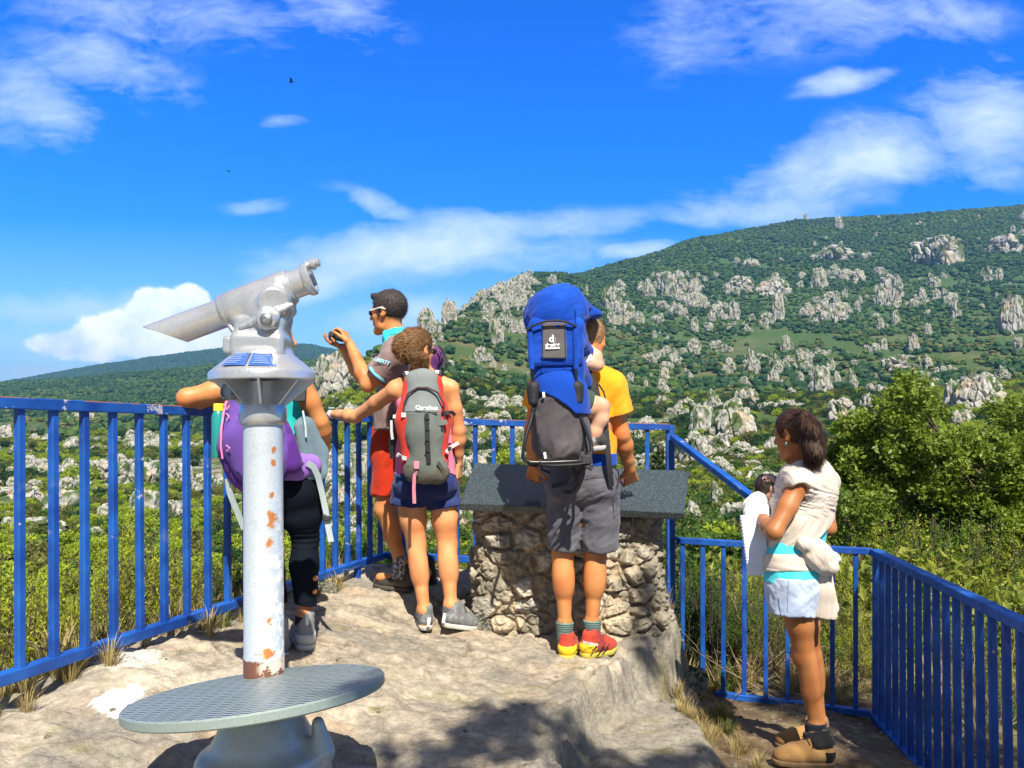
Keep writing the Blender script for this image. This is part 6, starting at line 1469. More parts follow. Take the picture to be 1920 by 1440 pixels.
text_obj('sleeve_lettering', 'LIBERTY', .030, sA+(hA-sA)*.60+nrm((-.05, -1, .30))*.092, (.92, -.06, -.30), (.3, .25, .9), mat('light_blue_print', (.25, .55, .80), .6, 0), m1.root, bold=.0008, font_w=.85)
# red shorts
M_red = cloth('red_orange_cotton', (.43, .026, .008), col2=(.52, .050, .012), m2=(.45, .6))
S = SDF(); S.rc(Q(740, 805, 0), Q(740, 850, 0), .150, .160, k=.05, flat=(fw, .80)); S.cc(Q(736, 840, -.06), Q(725, 932, -.09), .105, .092, k=.04); S.cc(Q(752, 840, .08), Q(758, 930, .10), .105, .092, k=.04)
m1.part('shorts', S, M_red, .0055, disp=folds(13, .010, (.6, 0, .8), 2.5, 33), clip=plane(Q(740, 800), (0, 0, 1)))
M_sockp = mat('speckled_sock', (.08, .08, .085), .9, .2, 30, col2=(.5, .5, .5), m2=(.5, .56), s2=60)
sock(m1, aA+[0.0, 0, -.10], aA+[0, 0, .035], .042, .042, M_sockp); sock(m1, aB+[0.0, 0, -.10], aB+[0, 0, .035], .042, .042, M_sockp)
M_shb = cloth('brown_grey_trail_shoe', (.055, .050, .042), col2=(.10, .09, .07)); M_org = mat('orange_tab', (.75, .16, .05), .6, .1)
gA = np.array([0, 0, 0.0])
def onG(p, dz=0): return np.array([p[0], p[1], gz(p[0], p[1])+dz])
shoe(m1, onG(Q(768, 1108, -.06), .0), onG(Q(703, 1092, .02), .0), (0, 0, 1), M_shb, mat('dark_brown_sole', (.07, .06, .045), .8, .15, 40), None, hi=.03, lace=M_org, w=1.1)
shoe(m1, onG(Q(812, 1100, .15), .0), onG(Q(758, 1080, .28), .0), (0, 0, 1), M_shb, M_gripy, None, hi=.03, w=1.1)
# his backpack, mostly hidden: purple and black
M_vio = cloth('dark_violet_nylon', (.13, .035, .15), col2=(.19, .06, .21))
bk = thing('backpack', Q(800, 780, .05), 'dark violet backpack half hidden behind the messy bun, on the back of the photographing man', 'backpack'); BK = Th(bk)
S = SDF(); bc = Q(792, 710, .02); S.rc(bc, Q(786, 780, .02), .115, .13, k=.05, flat=(fw, .8)); S.ell(Q(808, 672, .05), (.075, .09, .075), k=.04)
BK.part('main_bag', S, M_vio, .006, disp=folds(14, .008, (0, 0, 1), 2, 35))
mb = MB(); 
for (a, b) in (((826, 650, -.02), (838, 690, -.02)), ((833, 655, .0), (826, 700, -.06)), ((822, 648, -.05), (830, 664, -.06)), ((836, 672, -.02), (829, 690, -.07))): mb.tube([Q(*a), (Q(*a)+Q(*b))/2+[.012, -.01, 0], Q(*b)], .006, 6)
mb.ribbon([Q(758, 634, -.10), Q(744, 645, -.12), Q(725, 668, -.165), Q(716, 684, -.15)], .012, [(0, -.5, .8), (-.2, -.8, .5), (-.6, -.8, .1), (-.8, -.5, 0)], .004); mb.ribbon([Q(732, 760, -.15), Q(737, 790, -.17), Q(736, 850, -.17)], .014, (-.3, -1, 0), .004)
mb.ribbon([Q(738, 722, -.135), Q(752, 700, -.13), Q(775, 690, -.10)], .010, (-.2, -1, 0), .003)
mb.obj('black_straps', M_black, bk)
# camera in his hands
cm = thing('compact_camera', Q(628, 634, .07), 'small black camera held up by the man in the grey brown shirt', 'camera')
cdv = nrm((-.97, .25, .02)); cr, cf_, cu_ = frame(cdv); c0_ = Q(640, 630, .05)
MB().box(c0_, (.050, .020, .032), (cr, cf_, cu_), .006).obj('camera_body', M_gripy, cm)
MB().lathe(c0_+cf_*.018, cf_, [(0, .027), (.03, .027), (.032, .029), (.052, .029), (.055, .027), (.055, .022), (.045, .018)], 28).obj('lens_barrel', M_gripy, cm)
MB().box(c0_+cu_*.034+cr*.02, (.012, .008, .003), (cr, cf_, cu_), .001).obj('shutter_dial', M_gripy, cm)
# ======== man in the orange shirt with the child carrier ========
D = 4.04
def Q(u, v, dd=0.0): return P(u, v, D+dd)
m2_ = Person('man in orange shirt and grey shorts leaning both hands on the granite table', Q(1092, 1238))
B = m2_.B
hd = head(B, Q(1106, 640, .10), (.35, .92, -.28), (.04, .1, 1), 1.05)
B.rc(Q(1106, 660, .06), Q(1104, 700, .03), .060, .066, k=.03)
B.rc(Q(1102, 700, .03), Q(1146, 718, .02), .06, .056, k=.05); B.rc(Q(1095, 700, .03), Q(1020, 722, .02), .06, .056, k=.05)
B.rc(Q(1088, 745, .04), Q(1088, 820, .02), .170, .150, k=.06, flat=((0, 1, 0), .64)); B.rc(Q(1088, 820, .02), Q(1090, 890, .0), .150, .158, k=.06, flat=((0, 1, 0), .70))
eR, wR = Q(1166, 816, .06), Q(1181, 880, .17)
arm(B, Q(1148, 722, .01), eR, wR, 1.10); hand(B, wR, nrm(P(1185, 915, 4.32)-wR+[0, .0, -.02]), (-.35, .1, .9), (-1, 0, .2), .62, 1.0, thumb=(.9, .2), curls=[.75, .8, .85, .9])
eL, wL = Q(998, 806, .06), Q(1001, 874, .17)
arm(B, Q(1015, 728, .01), eL, wL, 1.06); hand(B, wL, nrm(P(998, 912, 4.32)-wL+[0, .0, -.02]), (.35, .1, .9), (1, 0, .2), .62, 1.0, thumb=(.9, .2), curls=[.75, .8, .85, .9])
B.rc(eR+[.0, -.02, 0], eR+[0, -.022, .01], .022, k=.03)
kL, aL = Q(1055, 1040, .03), Q(1059, 1168, .02); kR, aR = Q(1117, 1042, .03), Q(1110, 1166, .02)
leg(B, Q(1062, 915, .0), kL, aL, (-.05, -1, 0), 1.06, 1.22, 1.0); leg(B, Q(1122, 915, .0), kR, aR, (.05, -1, 0), 1.06, 1.25, 1.0)
for (k_, a_, sx) in ((kL, aL, 1), (kR, aR, -1)):
    for s2 in (-1, 1): B.rc(k_+[s2*.026, -.028, .05], k_+[s2*.024, -.030, -.03], .010, .008, k=.014)
foot(B, aL, Q(1063, 1210, .16), Q(1059, 1206, .0)); foot(B, aR, Q(1142, 1208, .06), Q(1112, 1206, .0))
m2_.done(SK_a)
r, f, u = frame((.35, .92, -.28), (.04, .1, 1))
M_h3 = hair_mat('short_sandy_hair', (.22, .12, .05), (.58, .37, .18), (100, 100, 14))
S = SDF(); S.ell(hd(0, -.014, .030), np.array([.081, .100, .094])*1.04, (r, f, u), k=.02)
S.ell(hd(0, .105, -.01), np.array([.085, .072, .09]), (r, f, u), k=.012, op='s'); S.ell(hd(0, .06, -.10), np.array([.2, .10, .085]), (r, f, u), k=.015, op='s'); S.ell(hd(0, -.06, -.135), np.array([.2, .10, .045]), (r, f, u), k=.02, op='s')
for sg in (-1, 1): S.ell(hd(sg*.084, -.006, -.004), (.020, .024, .034), (r, f, u), k=.006, op='s')
o_ = m2_.part('hair', S, M_h3, .0032, disp=strands(100, .0025, (0, -.5, -.6), 9, 6)); fuzz(o_, M_h3, 7000, .016, (.1, -.4, -.8), .20, 4, curl=.2)
M_or = cloth('orange_yellow_jersey', (.90, .34, .015), col2=(.95, .42, .03)); M_olv = cloth('olive_grey_panel', (.22, .22, .17))
S = SDF(); S.rc(Q(1102, 704, .03), Q(1146, 722, .02), .072, .070, k=.05); S.rc(Q(1095, 704, .03), Q(1020, 726, .02), .072, .070, k=.05)
S.rc(Q(1088, 750, .04), Q(1088, 820, .02), .184, .168, k=.06, flat=((0, 1, 0), .66)); S.rc(Q(1088, 820, .02), Q(1090, 880, .0), .168, .172, k=.06, flat=((0, 1, 0), .72))
sR = Q(1148, 726, .01); hR = sR+(eR-sR)*.54; S.rc(sR, hR+(eR-sR)*.05, .070, .076, k=.03); sL = Q(1013, 732, .01); hL = sL+(eL-sL)*.44; S.rc(sL, hL+(eL-sL)*.05, .070, .074, k=.03)
dR = nrm(eR-sR+[.0, 0, .0]); dL = nrm(eL-sL); cr_ = lambda p: np.where(np.linalg.norm(p-hR, axis=1) < .13, (p-hR)@dR, -1); cl_ = lambda p: np.where(np.linalg.norm(p-hL, axis=1) < .12, (p-hL)@dL, -1)
m2_.part('shirt', S, M_or, .0055, disp=lambda p: folds(10, .012, (.4, 0, 1), 3, 41)(p)+folds(24, .004, (.4, 0, 1), 3, 42)(p), clip=inter(cr_, cl_, plane(Q(1090, 872), (0, 0, -1))))
S = SDF(); S.cc(hR-dR*.016, hR+dR*.003, .078, .079, k=.01); m2_.part('sleeve_hem', S, M_olv, .005)
M_gs = cloth('grey_cotton_shorts', (.095, .095, .115), col2=(.125, .125, .145))
S = SDF(); S.rc(Q(1090, 875, .0), Q(1091, 890, .0), .170, .176, k=.02, flat=((0, 1, 0), .74)); S.ell(Q(1062, 912, -.055), (.095, .08, .09), k=.02); S.ell(Q(1120, 912, -.055), (.095, .08, .09), k=.02)
S.cc(Q(1061, 910, .0), Q(1056, 1026, .02), .104, .074, k=.010); S.cc(Q(1121, 910, .0), Q(1125, 1029, .02), .106, .088, k=.010)
sh_ = m2_.part('shorts', S, M_gs, .0055, disp=lambda p: folds(12, .014, (.7, 0, .5), 3, 43)(p)+folds(26, .005, (.8, 0, .4), 3, 44)(p), clip=plane(Q(1090, 870), (0, 0, 1)))
S = SDF(); S.cc(Q(1056, 1018, .02), Q(1056, 1026, .02), .0765, .0770, k=.004); S.cc(Q(1125, 1021, .02), Q(1125, 1029, .02), .0905, .091, k=.004); m2_.part('shorts_hem', S, cloth('frayed_grey_hem', (.16, .17, .19)), .0045)
mb = MB(); mb.ribbon([Q(1144, 885, -.12), Q(1149, 905, -.10), Q(1150, 940, -.09), Q(1151, 975, -.075)], .0015, (0, -1, 0), .001); mb.ribbon([Q(1098, 893, -.148), Q(1125, 892, -.14), Q(1143, 892, -.12)], .0012, (0, -1, 0), .001); mb.obj('pocket_seam', cloth('dark_seam', (.03, .03, .04)), m2_.root)
M_stripe = bpy.data.materials.new('striped_green_grey_sock'); M_stripe.use_nodes = True
_nt = M_stripe.node_tree; _g = NG(_nt); _b = _nt.nodes['Principled BSDF']; _z = _g.sep(_g.n('ShaderNodeTexCoord').outputs['Object'])[2]
_s = _g.m('SINE', _g.m('MULTIPLY', _z, 560)); _g.put(_b.inputs['Base Color'], _g.mix(_g.mapr(_s, .2, .6), (.060, .085, .085), (.15, .27, .24))); _b.inputs['Roughness'].default_value = .95
sock(m2_, Q(1058, 1202, .02), Q(1059, 1165, .02), .038, .047, M_stripe); sock(m2_, Q(1111, 1200, .02), Q(1110, 1162, .02), .038, .047, M_stripe)
M_sr = cloth('red_trail_shoe', (.48, .055, .03), col2=(.20, .03, .035), m2=(.48, .55)); M_sy = mat('acid_yellow_overlay', (.90, .62, .02), .5, .06, 30); M_syb = mat('ochre_yellow_sole', (.50, .42, .07), .7, .1, 40)
shoe(m2_, Q(1062, 1238, -.045), Q(1070, 1212, .22), (0, 0, 1), M_sr, M_syb, M_sy, lace=M_gripy, w=1.12, hi=.006)
shoe(m2_, Q(1098, 1233, -.05), Q(1149, 1219, .10), (0, 0, 1), M_sr, M_syb, M_sy, lace=M_gripy, w=1.12, hi=.006)
text_obj('shoe_lettering', 'SALOMON', .017, Q(1107, 1207, -.103), (1, .25, -.25), (0, 0, 1), M_frame_w, m2_.root, bold=.0004)
mb = MB()
for (a, b) in (((1110, 1222, -.10), (1124, 1204, -.075)), ((1122, 1222, -.085), (1136, 1205, -.055)), ((1132, 1220, -.06), (1143, 1207, -.03))): mb.ribbon([Q(*a), Q(*b)], .003, (.2, -1, .2), .002)
mb.obj('shoe_trim', mat('dark_maroon_trim', (.06, .02, .02), .6, .1), m2_.root)
# black watch
S = SDF(); dW = nrm(wL-eL); S.cc(wL-dW*.040, wL-dW*.012, .034, .033, k=.004); S.box(wL-dW*.026+[-.015, -.03, 0], (.018, .008, .016), rnd=.004, k=.004); m2_.part('wristwatch', S, M_gripy, .0035)
# ======== child carrier ========
M_cb = cloth('royal_blue_nylon', (.004, .050, .36), col2=(.007, .072, .44)); M_cg = cloth('grey_canvas_panel', (.115, .105, .11)); M_ck = cloth('taupe_grey_nylon', (.085, .075, .085), col2=(.13, .115, .125)); M_tube = mat('black_powder_coated_tube', (.012, .013, .016), .32, .05, 30)
cr0 = thing('child_carrier', Q(1042, 870, -.25), 'blue child carrier with sun canopy on the back of the man in orange', 'child carrier'); CR = Th(cr0)
Yb = -.34       # depth of the carrier's rear face in front of the man's spine
# sun canopy: a hollow dome open towards the man
S = SDF(); cc0 = Q(1040, 590, -.21)
S.ell(cc0+[0, .01, -.012], (.144, .160, .140), k=.02); S.rc(Q(1058, 575, -.20), Q(1094, 586, -.08), .11, .045, k=.05); S.ell(Q(1104, 589, -.04), (.060, .09, .020), k=.03); S.rc(Q(1096, 588, -.12), Q(1113, 591, -.06), .018, .010, k=.02)
S.ell(cc0+[0, .02, -.035], (.134, .152, .135), k=.01, op='s'); S.rc(Q(1062, 585, -.20), Q(1100, 604, -.06), .098, .040, k=.02, op='s'); S.box(Q(1040, 660, -.2), (.4, .4, .05), rnd=.001, k=.002, op='s')
lowcut = plane(Q(1030, 615, -.25), (.18, 0, -1)); 
def cut(p):
    x, z = p[:, 0], p[:, 2]; c = Q(1037, 617, -.25); a = (x-c[0]); b = (z-c[2]); return (.045-.9*a*a*3.0)*1.0-b+.0-.03
cn = CR.part('sun_canopy', S, M_cb, .005, disp=lambda p: folds(9, .012, (1, 0, .3), 3, 51)(p)+folds(22, .004, (1, 0, .5), 3, 52)(p)+.004*np.exp(-((p[:, 0]-Q(1079, 560)[0]-(p[:, 2]-Q(1079, 560)[2])*-.35)/.006)**2), clip=lambda p: np.maximum(cut(p), -1) if False else cut(p))
mb = MB(); mb.tube([Q(990, 619, -.36), Q(996, 613, -.37), Q(1010, 606, -.375), Q(1027, 602, -.38), Q(1047, 601, -.38), Q(1064, 604, -.375), Q(1079, 612, -.36), Q(1084, 609, -.33), Q(1090, 603, -.27), Q(1103, 596, -.17), Q(1114, 591, -.08)], .0055, 8); mb.obj('canopy_piping', M_black, cn)
mb = MB(); mb.tube([Q(1078, 610, -.350), Q(1080, 590, -.345), Q(1074, 568, -.315), Q(1064, 552, -.27), Q(1050, 543, -.22)], .003, 6); mb.obj('canopy_seam', cloth('deep_blue_seam', (.003, .03, .22)), cn)
# back panel
S = SDF(); S.box(Q(1042, 646, -.29), (.128, .052, .115), rnd=.030, k=.02); S.ell(Q(1046, 612, -.29), (.125, .06, .07), k=.03); S.rc(Q(1078, 640, -.22), Q(1096, 660, -.12), .06, .045, k=.05)
pn = CR.part('back_panel', S, M_cb, .005, disp=lambda p: folds(13, .007, (1, 0, .1), 3, 53)(p)+folds(34, .002, (1, 0, .1), 3, 54)(p), clip=lambda p: (Q(1046, 685, -.3)[2]-.012*np.cos((p[:, 0]-Q(1046, 0, -.3)[0])*9)+.0)-p[:, 2]+.0)
S = SDF(); S.box(Q(1038, 643, -.335), (.060, .022, .122), rnd=.012, k=.01)
gp = CR.part('grey_stripe', S, M_cg, .0045, disp=folds(10, .004, (1, 0, 1), 2, 55), clip=inter(plane(Q(1037, 684), (0, 0, -1)), lambda p: p[:, 2]-Q(1040, 605, -.34)[2]+.6*(p[:, 0]-Q(1044, 605, -.34)[0])**2))
M_wt = mat('white_print_on_canvas', (.80, .80, .82), .6, 0)
bk_y = Q(1037, 645, -.36)
text_obj('logo', 'd', .046, Q(1034, 635.5, -.364), (1, 0, .06), (0, 0, 1), M_wt, gp, bold=.0018); 
mb = MB(); c_ = Q(1039.5, 637, -.364); mb.tube([c_+[.0, 0, .012], c_+[.004, 0, .008], c_+[.005, 0, -.002], c_+[.001, 0, -.012], c_+[-.004, 0, -.017]], .0007, 5); mb.obj('logo_curve', M_wt, gp)
text_obj('maker_lettering', 'deuter', .024, Q(1036, 646.5, -.364), (1, 0, .05), (0, 0, 1), M_wt, gp, bold=.0009, font_w=1.05); text_obj('model_lettering', 'KidComfort', .0135, Q(1036, 652.5, -.364), (1, 0, .05), (0, 0, 1), M_wt, gp, bold=.0009)
# seat pouch, flap and lower bag
S = SDF(); S.box(Q(1047, 705, -.25), (.118, .075, .075), rnd=.04, k=.03); S.rc(Q(1080, 690, -.20), Q(1090, 715, -.14), .05, .05, k=.04); CR.part('seat_pouch', S, M_cb, .0055, disp=folds(10, .010, (1, 0, .2), 2.5, 57))
S = SDF(); S.rc(Q(1048, 745, -.26), Q(1044, 812, -.27), .128, .122, k=.05, flat=((0, 1, 0), .82)); S.ell(Q(1048, 835, -.25), (.125, .10, .085), k=.04); S.rc(Q(1060, 770, -.22), Q(1075, 830, -.2), .09, .08, k=.05)
CR.part('lower_bag', S, M_ck, .0055, disp=lambda p: folds(8, .018, (.6, 0, 1), 2, 59)(p)+folds(20, .006, (.2, 0, 1), 2.5, 60)(p))
S = SDF(); S.rc(Q(1048, 738, -.27), Q(1046, 770, -.285), .127, .125, k=.05, flat=((0, 1, 0), .82)); S.rc(Q(1060, 745, -.23), Q(1072, 780, -.22), .09, .085, k=.05)
def flapcut(p):
    a, b = Q(1008, 735, -.37), Q(1078, 776, -.33); t = np.clip((p[:, 0]-a[0])/(b[0]-a[0]), 0, 1); zz = a[2]+(b[2]-a[2])*t**1.7; return zz-p[:, 2]
CR.part('blue_flap', S, M_cb, .005, inflate=.006, disp=folds(12, .006, (1, 0, -.6), 3, 61), clip=flapcut)
# frame of bent tubes
fr = MB()
fr.tube([Q(997, 690, -.355), Q(998, 700, -.345), Q(1000, 740, -.33), Q(1001, 765, -.34), Q(995, 790, -.36), Q(987, 815, -.38), Q(981, 845, -.40), Q(980, 857, -.40), Q(984, 863, -.40), Q(996, 867, -.40), Q(1030, 867, -.40), Q(1080, 865, -.40), Q(1100, 864, -.38), Q(1106, 858, -.37), Q(1110, 845, -.36), Q(1107, 828, -.35), Q(1096, 800, -.34), Q(1086, 778, -.335), Q(1081, 755, -.33), Q(1080, 720, -.345), Q(1079, 690, -.355)], .0088, 10)
fr.tube([Q(1012, 867, -.41), Q(1016, 872, -.42), Q(1040, 873, -.42), Q(1080, 871, -.42), Q(1100, 868, -.41)], .0075, 8)
fr.tube([Q(1013, 870, -.40), Q(1016, 880, -.30), Q(1030, 886, -.22)], .006, 8)
fr.tube([Q(1094, 598, -.12), Q(1095, 625, -.14), Q(1094, 650, -.14)], .0035, 6)
fr.obj('tube_frame', M_tube, cr0)
for pts_ in ([Q(993, 612, -.345), Q(995, 650, -.352), Q(997, 692, -.352)], [Q(1078, 610, -.345), Q(1080, 650, -.352), Q(1080, 692, -.352)]):
    mb = MB(); mb.tube(pts_, [.013, .014, .013], 10); mb.obj('tube_sleeve', M_cb, cr0)
mb = MB()
for (a, b) in (((1017, 608), (1018, 683)), ((1059, 606), (1061, 682))): mb.tube([Q(*a, -.360), Q((a[0]+b[0])/2, (a[1]+b[1])/2, -.362), Q(*b, -.360)], .0016, 5)
mb.tube([Q(994, 688, -.350), Q(1016, 684, -.356), Q(1060, 683, -.356), Q(1082, 684, -.350)], .003, 6); mb.obj('panel_seams', cloth('deep_blue_piping', (.004, .03, .20)), cr0)
for (u, v) in ((1000, 738), (1083, 738)):
    S = SDF(); S.rc(Q(u, v-12, -.34), Q(u, v+14, -.345), .028, .022, k=.02); CR.part('hinge_cover', S, M_black, .005, disp=folds(22, .006, (0, 0, 1), 2, 63))
mb = MB(); mb.tube([Q(1000, 768, -.35), Q(1003, 800, -.33), Q(1010, 845, -.33)], .008, 8); mb.tube([Q(1085, 765, -.345), Q(1096, 810, -.32), Q(1092, 850, -.33)], .008, 8); mb.obj('kick_stand', M_tube, cr0)
mb = MB(); mb.box(Q(1099, 862, -.39), (.022, .022, .022), bev=.006); mb.tube([Q(1104, 850, -.38), Q(1108, 876, -.40)], .012, 8); mb.tube([Q(1095, 872, -.40), Q(1110, 880, -.40)], .009, 8); mb.tube([Q(1092, 850, -.36), Q(1090, 868, -.4)], .014, 8); mb.obj('latch', M_gripy, cr0)
mb = MB(); mb.ribbon([Q(1095, 876, -.35), Q(1080, 893, -.26), Q(1060, 905, -.20), Q(1036, 912, -.17)], .011, (0, -1, .3), .003); mb.ribbon([Q(1072, 873, -.35), Q(1081, 893, -.27), Q(1084, 905, -.23), Q(1074, 920, -.19), Q(1058, 925, -.17)], .010, (0, -1, .2), .003)
mb.ribbon([Q(1134, 780, -.14), Q(1139, 840, -.16), Q(1143, 880, -.16), Q(1146, 912, -.13)], .014, (.2, -1, 0), .004); mb.ribbon([Q(1101, 690, -.12), Q(1116, 720, -.12), Q(1126, 760, -.13), Q(1134, 800, -.14)], .012, (.2, -1, 0), .003)
mb.ribbon([Q(1098, 690, -.10), Q(1103, 720, -.13), Q(1108, 745, -.13)], .028, (.1, -1, 0), .006); mb.tube([Q(1146, 872, -.10), Q(1158, 882, -.09), Q(1162, 900, -.09), Q(1155, 915, -.10)], .004, 6); mb.tube([Q(1122, 720, -.13), Q(1132, 735, -.13), Q(1138, 760, -.13), Q(1132, 780, -.13)], .005, 6)
mb.obj('harness_straps', M_black, cr0)
mb = MB(); mb.ribbon([Q(1019, 735, -.375), Q(1020, 745, -.375)], .006, (0, -1, 0), .002); mb.ribbon([Q(1081, 757, -.355), Q(1082, 768, -.355)], .008, (0, -1, 0), .002); mb.ribbon([Q(1021, 848, -.36), Q(1023, 860, -.36)], .006, (0, -1, 0), .002); mb.obj('white_tabs', M_frame_w, cr0)
S = SDF(); S.cc(Q(1091, 850, .0), Q(1091, 873, .0), .178, .180, k=.02, flat=((0, 1, 0), .72)); CR.part('hip_belt', S, M_cb, .0055)
# ======== toddler in the carrier ========
td = Person('toddler in the blue carrier with a bare arm and leg hanging out', Q(1090, 845, -.16))
B = td.B; B.ell(Q(1060, 690, -.15), (.085, .075, .11), k=.03); B.rc(Q(1060, 690, -.15), Q(1064, 755, -.17), .08, .085, k=.04)
head(B, Q(1068, 634, -.14), (.6, .75, -.1), (0, 0, 1), .72)
B.rc(Q(1068, 655, -.15), Q(1064, 675, -.15), .035, .04, k=.02)
B.chain([Q(1085, 676, -.13), Q(1103, 680, -.12), Q(1119, 684, -.11)], [.033, .034, .031], k=.02); B.chain([Q(1119, 684, -.11), Q(1117, 668, -.11), Q(1106, 654, -.11)], [.031, .030, .022], k=.02)
hand(B, Q(1106, 654, -.11), nrm(Q(1097, 645, -.10)-Q(1106, 654, -.11)), (-.3, .4, -.8), (0, -1, 0), .6, .55)
B.chain([Q(1085, 760, -.18), Q(1104, 762, -.17), Q(1125, 762, -.16)], [.060, .055, .044], k=.03); B.chain([Q(1126, 763, -.16), Q(1125, 785, -.16), Q(1115, 812, -.16), Q(1112, 828, -.16)], [.043, .040, .032, .024], k=.02); B.rc(Q(1112, 828, -.16), Q(1122, 838, -.14), .024, .022, k=.02)
td.done(SK_k, .0042)
S = SDF(); r, f, u = frame((.6, .75, -.1)); S.ell(Q(1067, 630, -.145)+u*.012, (.060, .074, .068), (r, f, u)); td.part('hair', S, hair_mat('toddler_hair', (.03, .02, .015), (.09, .06, .035)), .004, disp=strands(90, .004, (0, 0, 1), 2, 5))
S = SDF(); S.ell(Q(1060, 695, -.15), (.095, .085, .12), k=.03); S.rc(Q(1078, 672, -.13), Q(1104, 671, -.12), .045, .042, k=.03); td.part('white_t_shirt', S, cloth('white_cotton', (.82, .82, .82)), .005, disp=folds(16, .005, (0, 0, 1), 2, 71), clip=plane(Q(1103, 670), (1, 0, .2)))
S = SDF(); S.chain([Q(1080, 752, -.18), Q(1100, 758, -.17)], [.072, .068], k=.03); td.part('dark_green_shorts', S, cloth('dark_green_cotton', (.045, .075, .055)), .005, disp=folds(18, .006, (1, 0, .4), 2, 73), clip=plane(Q(1104, 760), (1, 0, -.25)))
o_ = shoe(td, Q(1112, 847, -.17), Q(1140, 842, -.10), (-.15, 0, 1), cloth('grey_black_toddler_sandal', (.05, .05, .05), col2=(.35, .35, .34), m2=(.48, .52)), mat('pale_grey_sole', (.42, .42, .42), .7, .1), None, w=.72)
# ======== woman behind the telescope ========
D = 3.60
def Q(u, v, dd=0.0): return P(u, v, D+dd)
w1 = Person('woman in teal top and black leggings half hidden by the telescope, elbow on the rail', Q(555, 1225))
B = w1.B; fw1 = nrm((.97, .22, -.05))
hd = head(B, Q(511, 632), fw1, (.02, .0, 1), .98)
B.rc(Q(508, 660), Q(503, 705), .048, .052, k=.03); B.rc(Q(503, 702), Q(450, 722, .02), .055, .046, k=.04); B.rc(Q(503, 702), Q(560, 716), .055, .046, k=.04)
B.rc(Q(505, 745, .02), Q(510, 820, .02), .150, .130, k=.05, flat=((0, 1, 0), .62)); B.rc(Q(510, 820, .02), Q(530, 895, .0), .130, .165, k=.05, flat=((0, 1, 0), .72))
eL, wL = P(350, 746, 3.56), P(420, 752, 3.84); arm(B, Q(438, 727, .02), eL, wL, 1.12); hand(B, wL, (.6, .7, -.15), (0, .1, -1), (-.3, 1, 0), .25, .9)
eR, wR = Q(600, 792, .05), Q(608, 848, .14); arm(B, Q(566, 722, .0), eR, wR, 1.02); hand(B, wR, (-.35, .3, -.9), (-.8, -.2, .1), (0, 1, 0), .5, .88)
kR, aR = Q(573, 1010, .03), Q(572, 1150, .0); kL, aL = Q(505, 1020, .0), Q(522, 1180, -.06)
leg(B, Q(562, 900), kR, aR, (0, -1, 0), 1.0, 1.05); leg(B, Q(500, 900), kL, aL, (0, -1, 0), 1.0, 1.05)
foot(B, aR, Q(566, 1190, .2), Q(572, 1190, .0)); foot(B, aL, Q(505, 1200, .14), Q(524, 1212, -.08))
w1.done(SK_a)
r, f, u = frame(fw1)
S = SDF(); S.ell(hd(0, -.018, .030), np.array([.084, .102, .096]), (r, f, u)); S.ell(hd(0, .100, -.02), np.array([.09, .062, .09]), (r, f, u), k=.012, op='s'); S.ell(hd(0, .06, -.11), np.array([.2, .10, .085]), (r, f, u), k=.015, op='s'); S.rc(hd(0, -.11, .03), hd(0, -.13, -.08), .035, .02, k=.02)
w1.part('hair', S, hair_mat('dark_brown_hair', (.02, .012, .010), (.08, .045, .030)), .004, disp=strands(80, .004, (0, 0, 1), 2, 6))
M_aq = cloth('teal_top', (.015, .40, .38), col2=(.03, .50, .46))
S = SDF(); S.rc(Q(505, 750, .02), Q(510, 820, .02), .158, .138, k=.05, flat=((0, 1, 0), .66)); S.rc(Q(510, 820, .02), Q(530, 890, .0), .138, .172, k=.05, flat=((0, 1, 0), .75)); S.rc(Q(530, 745, .02), Q(530, 700, .02), .03, .02, k=.03); S.rc(Q(480, 745, .02), Q(480, 700, .02), .03, .02, k=.03)
w1.part('tank_top', S, M_aq, .0055, disp=folds(14, .008, (0, 0, 1), 2, 81), clip=plane(Q(530, 893), (0, 0, -1)))
M_leg = mat('black_stretch_jersey', (.004, .007, .013), .85, .05, 20, bump=.1, bs=300, bdist=.001, spec=.12)
S = SDF(); S.rc(Q(530, 893), Q(531, 905), .168, .172, k=.04, flat=((0, 1, 0), .78)); S.ell(Q(504, 920, -.05), (.095, .085, .095), k=.04); S.ell(Q(560, 920, -.05), (.095, .085, .095), k=.04)
S.rc(Q(562, 905), Q(566, 965, .0), .098, .090, k=.02); S.rc(Q(566, 965, .0), kR, .090, .058, k=.02); c1 = kR+(aR-kR)*.35+[0, -.022, 0]; S.rc(kR, c1, .056, .062, k=.02); S.rc(c1, Q(574, 1134, -.01), .062, .047, k=.02)
S.rc(Q(500, 905), Q(500, 965, .0), .098, .090, k=.01); S.rc(Q(500, 965, .0), kL, .090, .058, k=.01); c2 = kL+(aL-kL)*.35+[0, -.022, 0]; S.rc(kL, c2, .056, .060, k=.01); S.rc(c2, kL+(aL-kL)*.75, .060, .05, k=.01)
w1.part('leggings', S, M_leg, .005, disp=lambda p: folds(24, .003, (1, 0, .2), 3, 83)(p)+.003*np.sin(p[:, 2]*260)*np.exp(-((p[:, 2]-kR[2])/.035)**2), clip=inter(plane(Q(530, 888), (0, 0, 1)), plane(Q(574, 1132), (-.15, 0, -1))))
for (uu, vv) in ((591, 1084), (589, 1109)):
    S = SDF(); S.ell(Q(uu, vv, -.025), (.012, .02, .013), (nrm((1, 0, .5)), (0, 1, 0), nrm((-.5, 0, 1)))); w1.part('ankle_cutout', S, SK_a, .0025)
M_bt = cloth('light_grey_hiking_boot', (.28, .28, .27), col2=(.19, .20, .20), m2=(.5, .55)); M_bw = mat('off_white_trim', (.50, .50, .47), .6, .05)
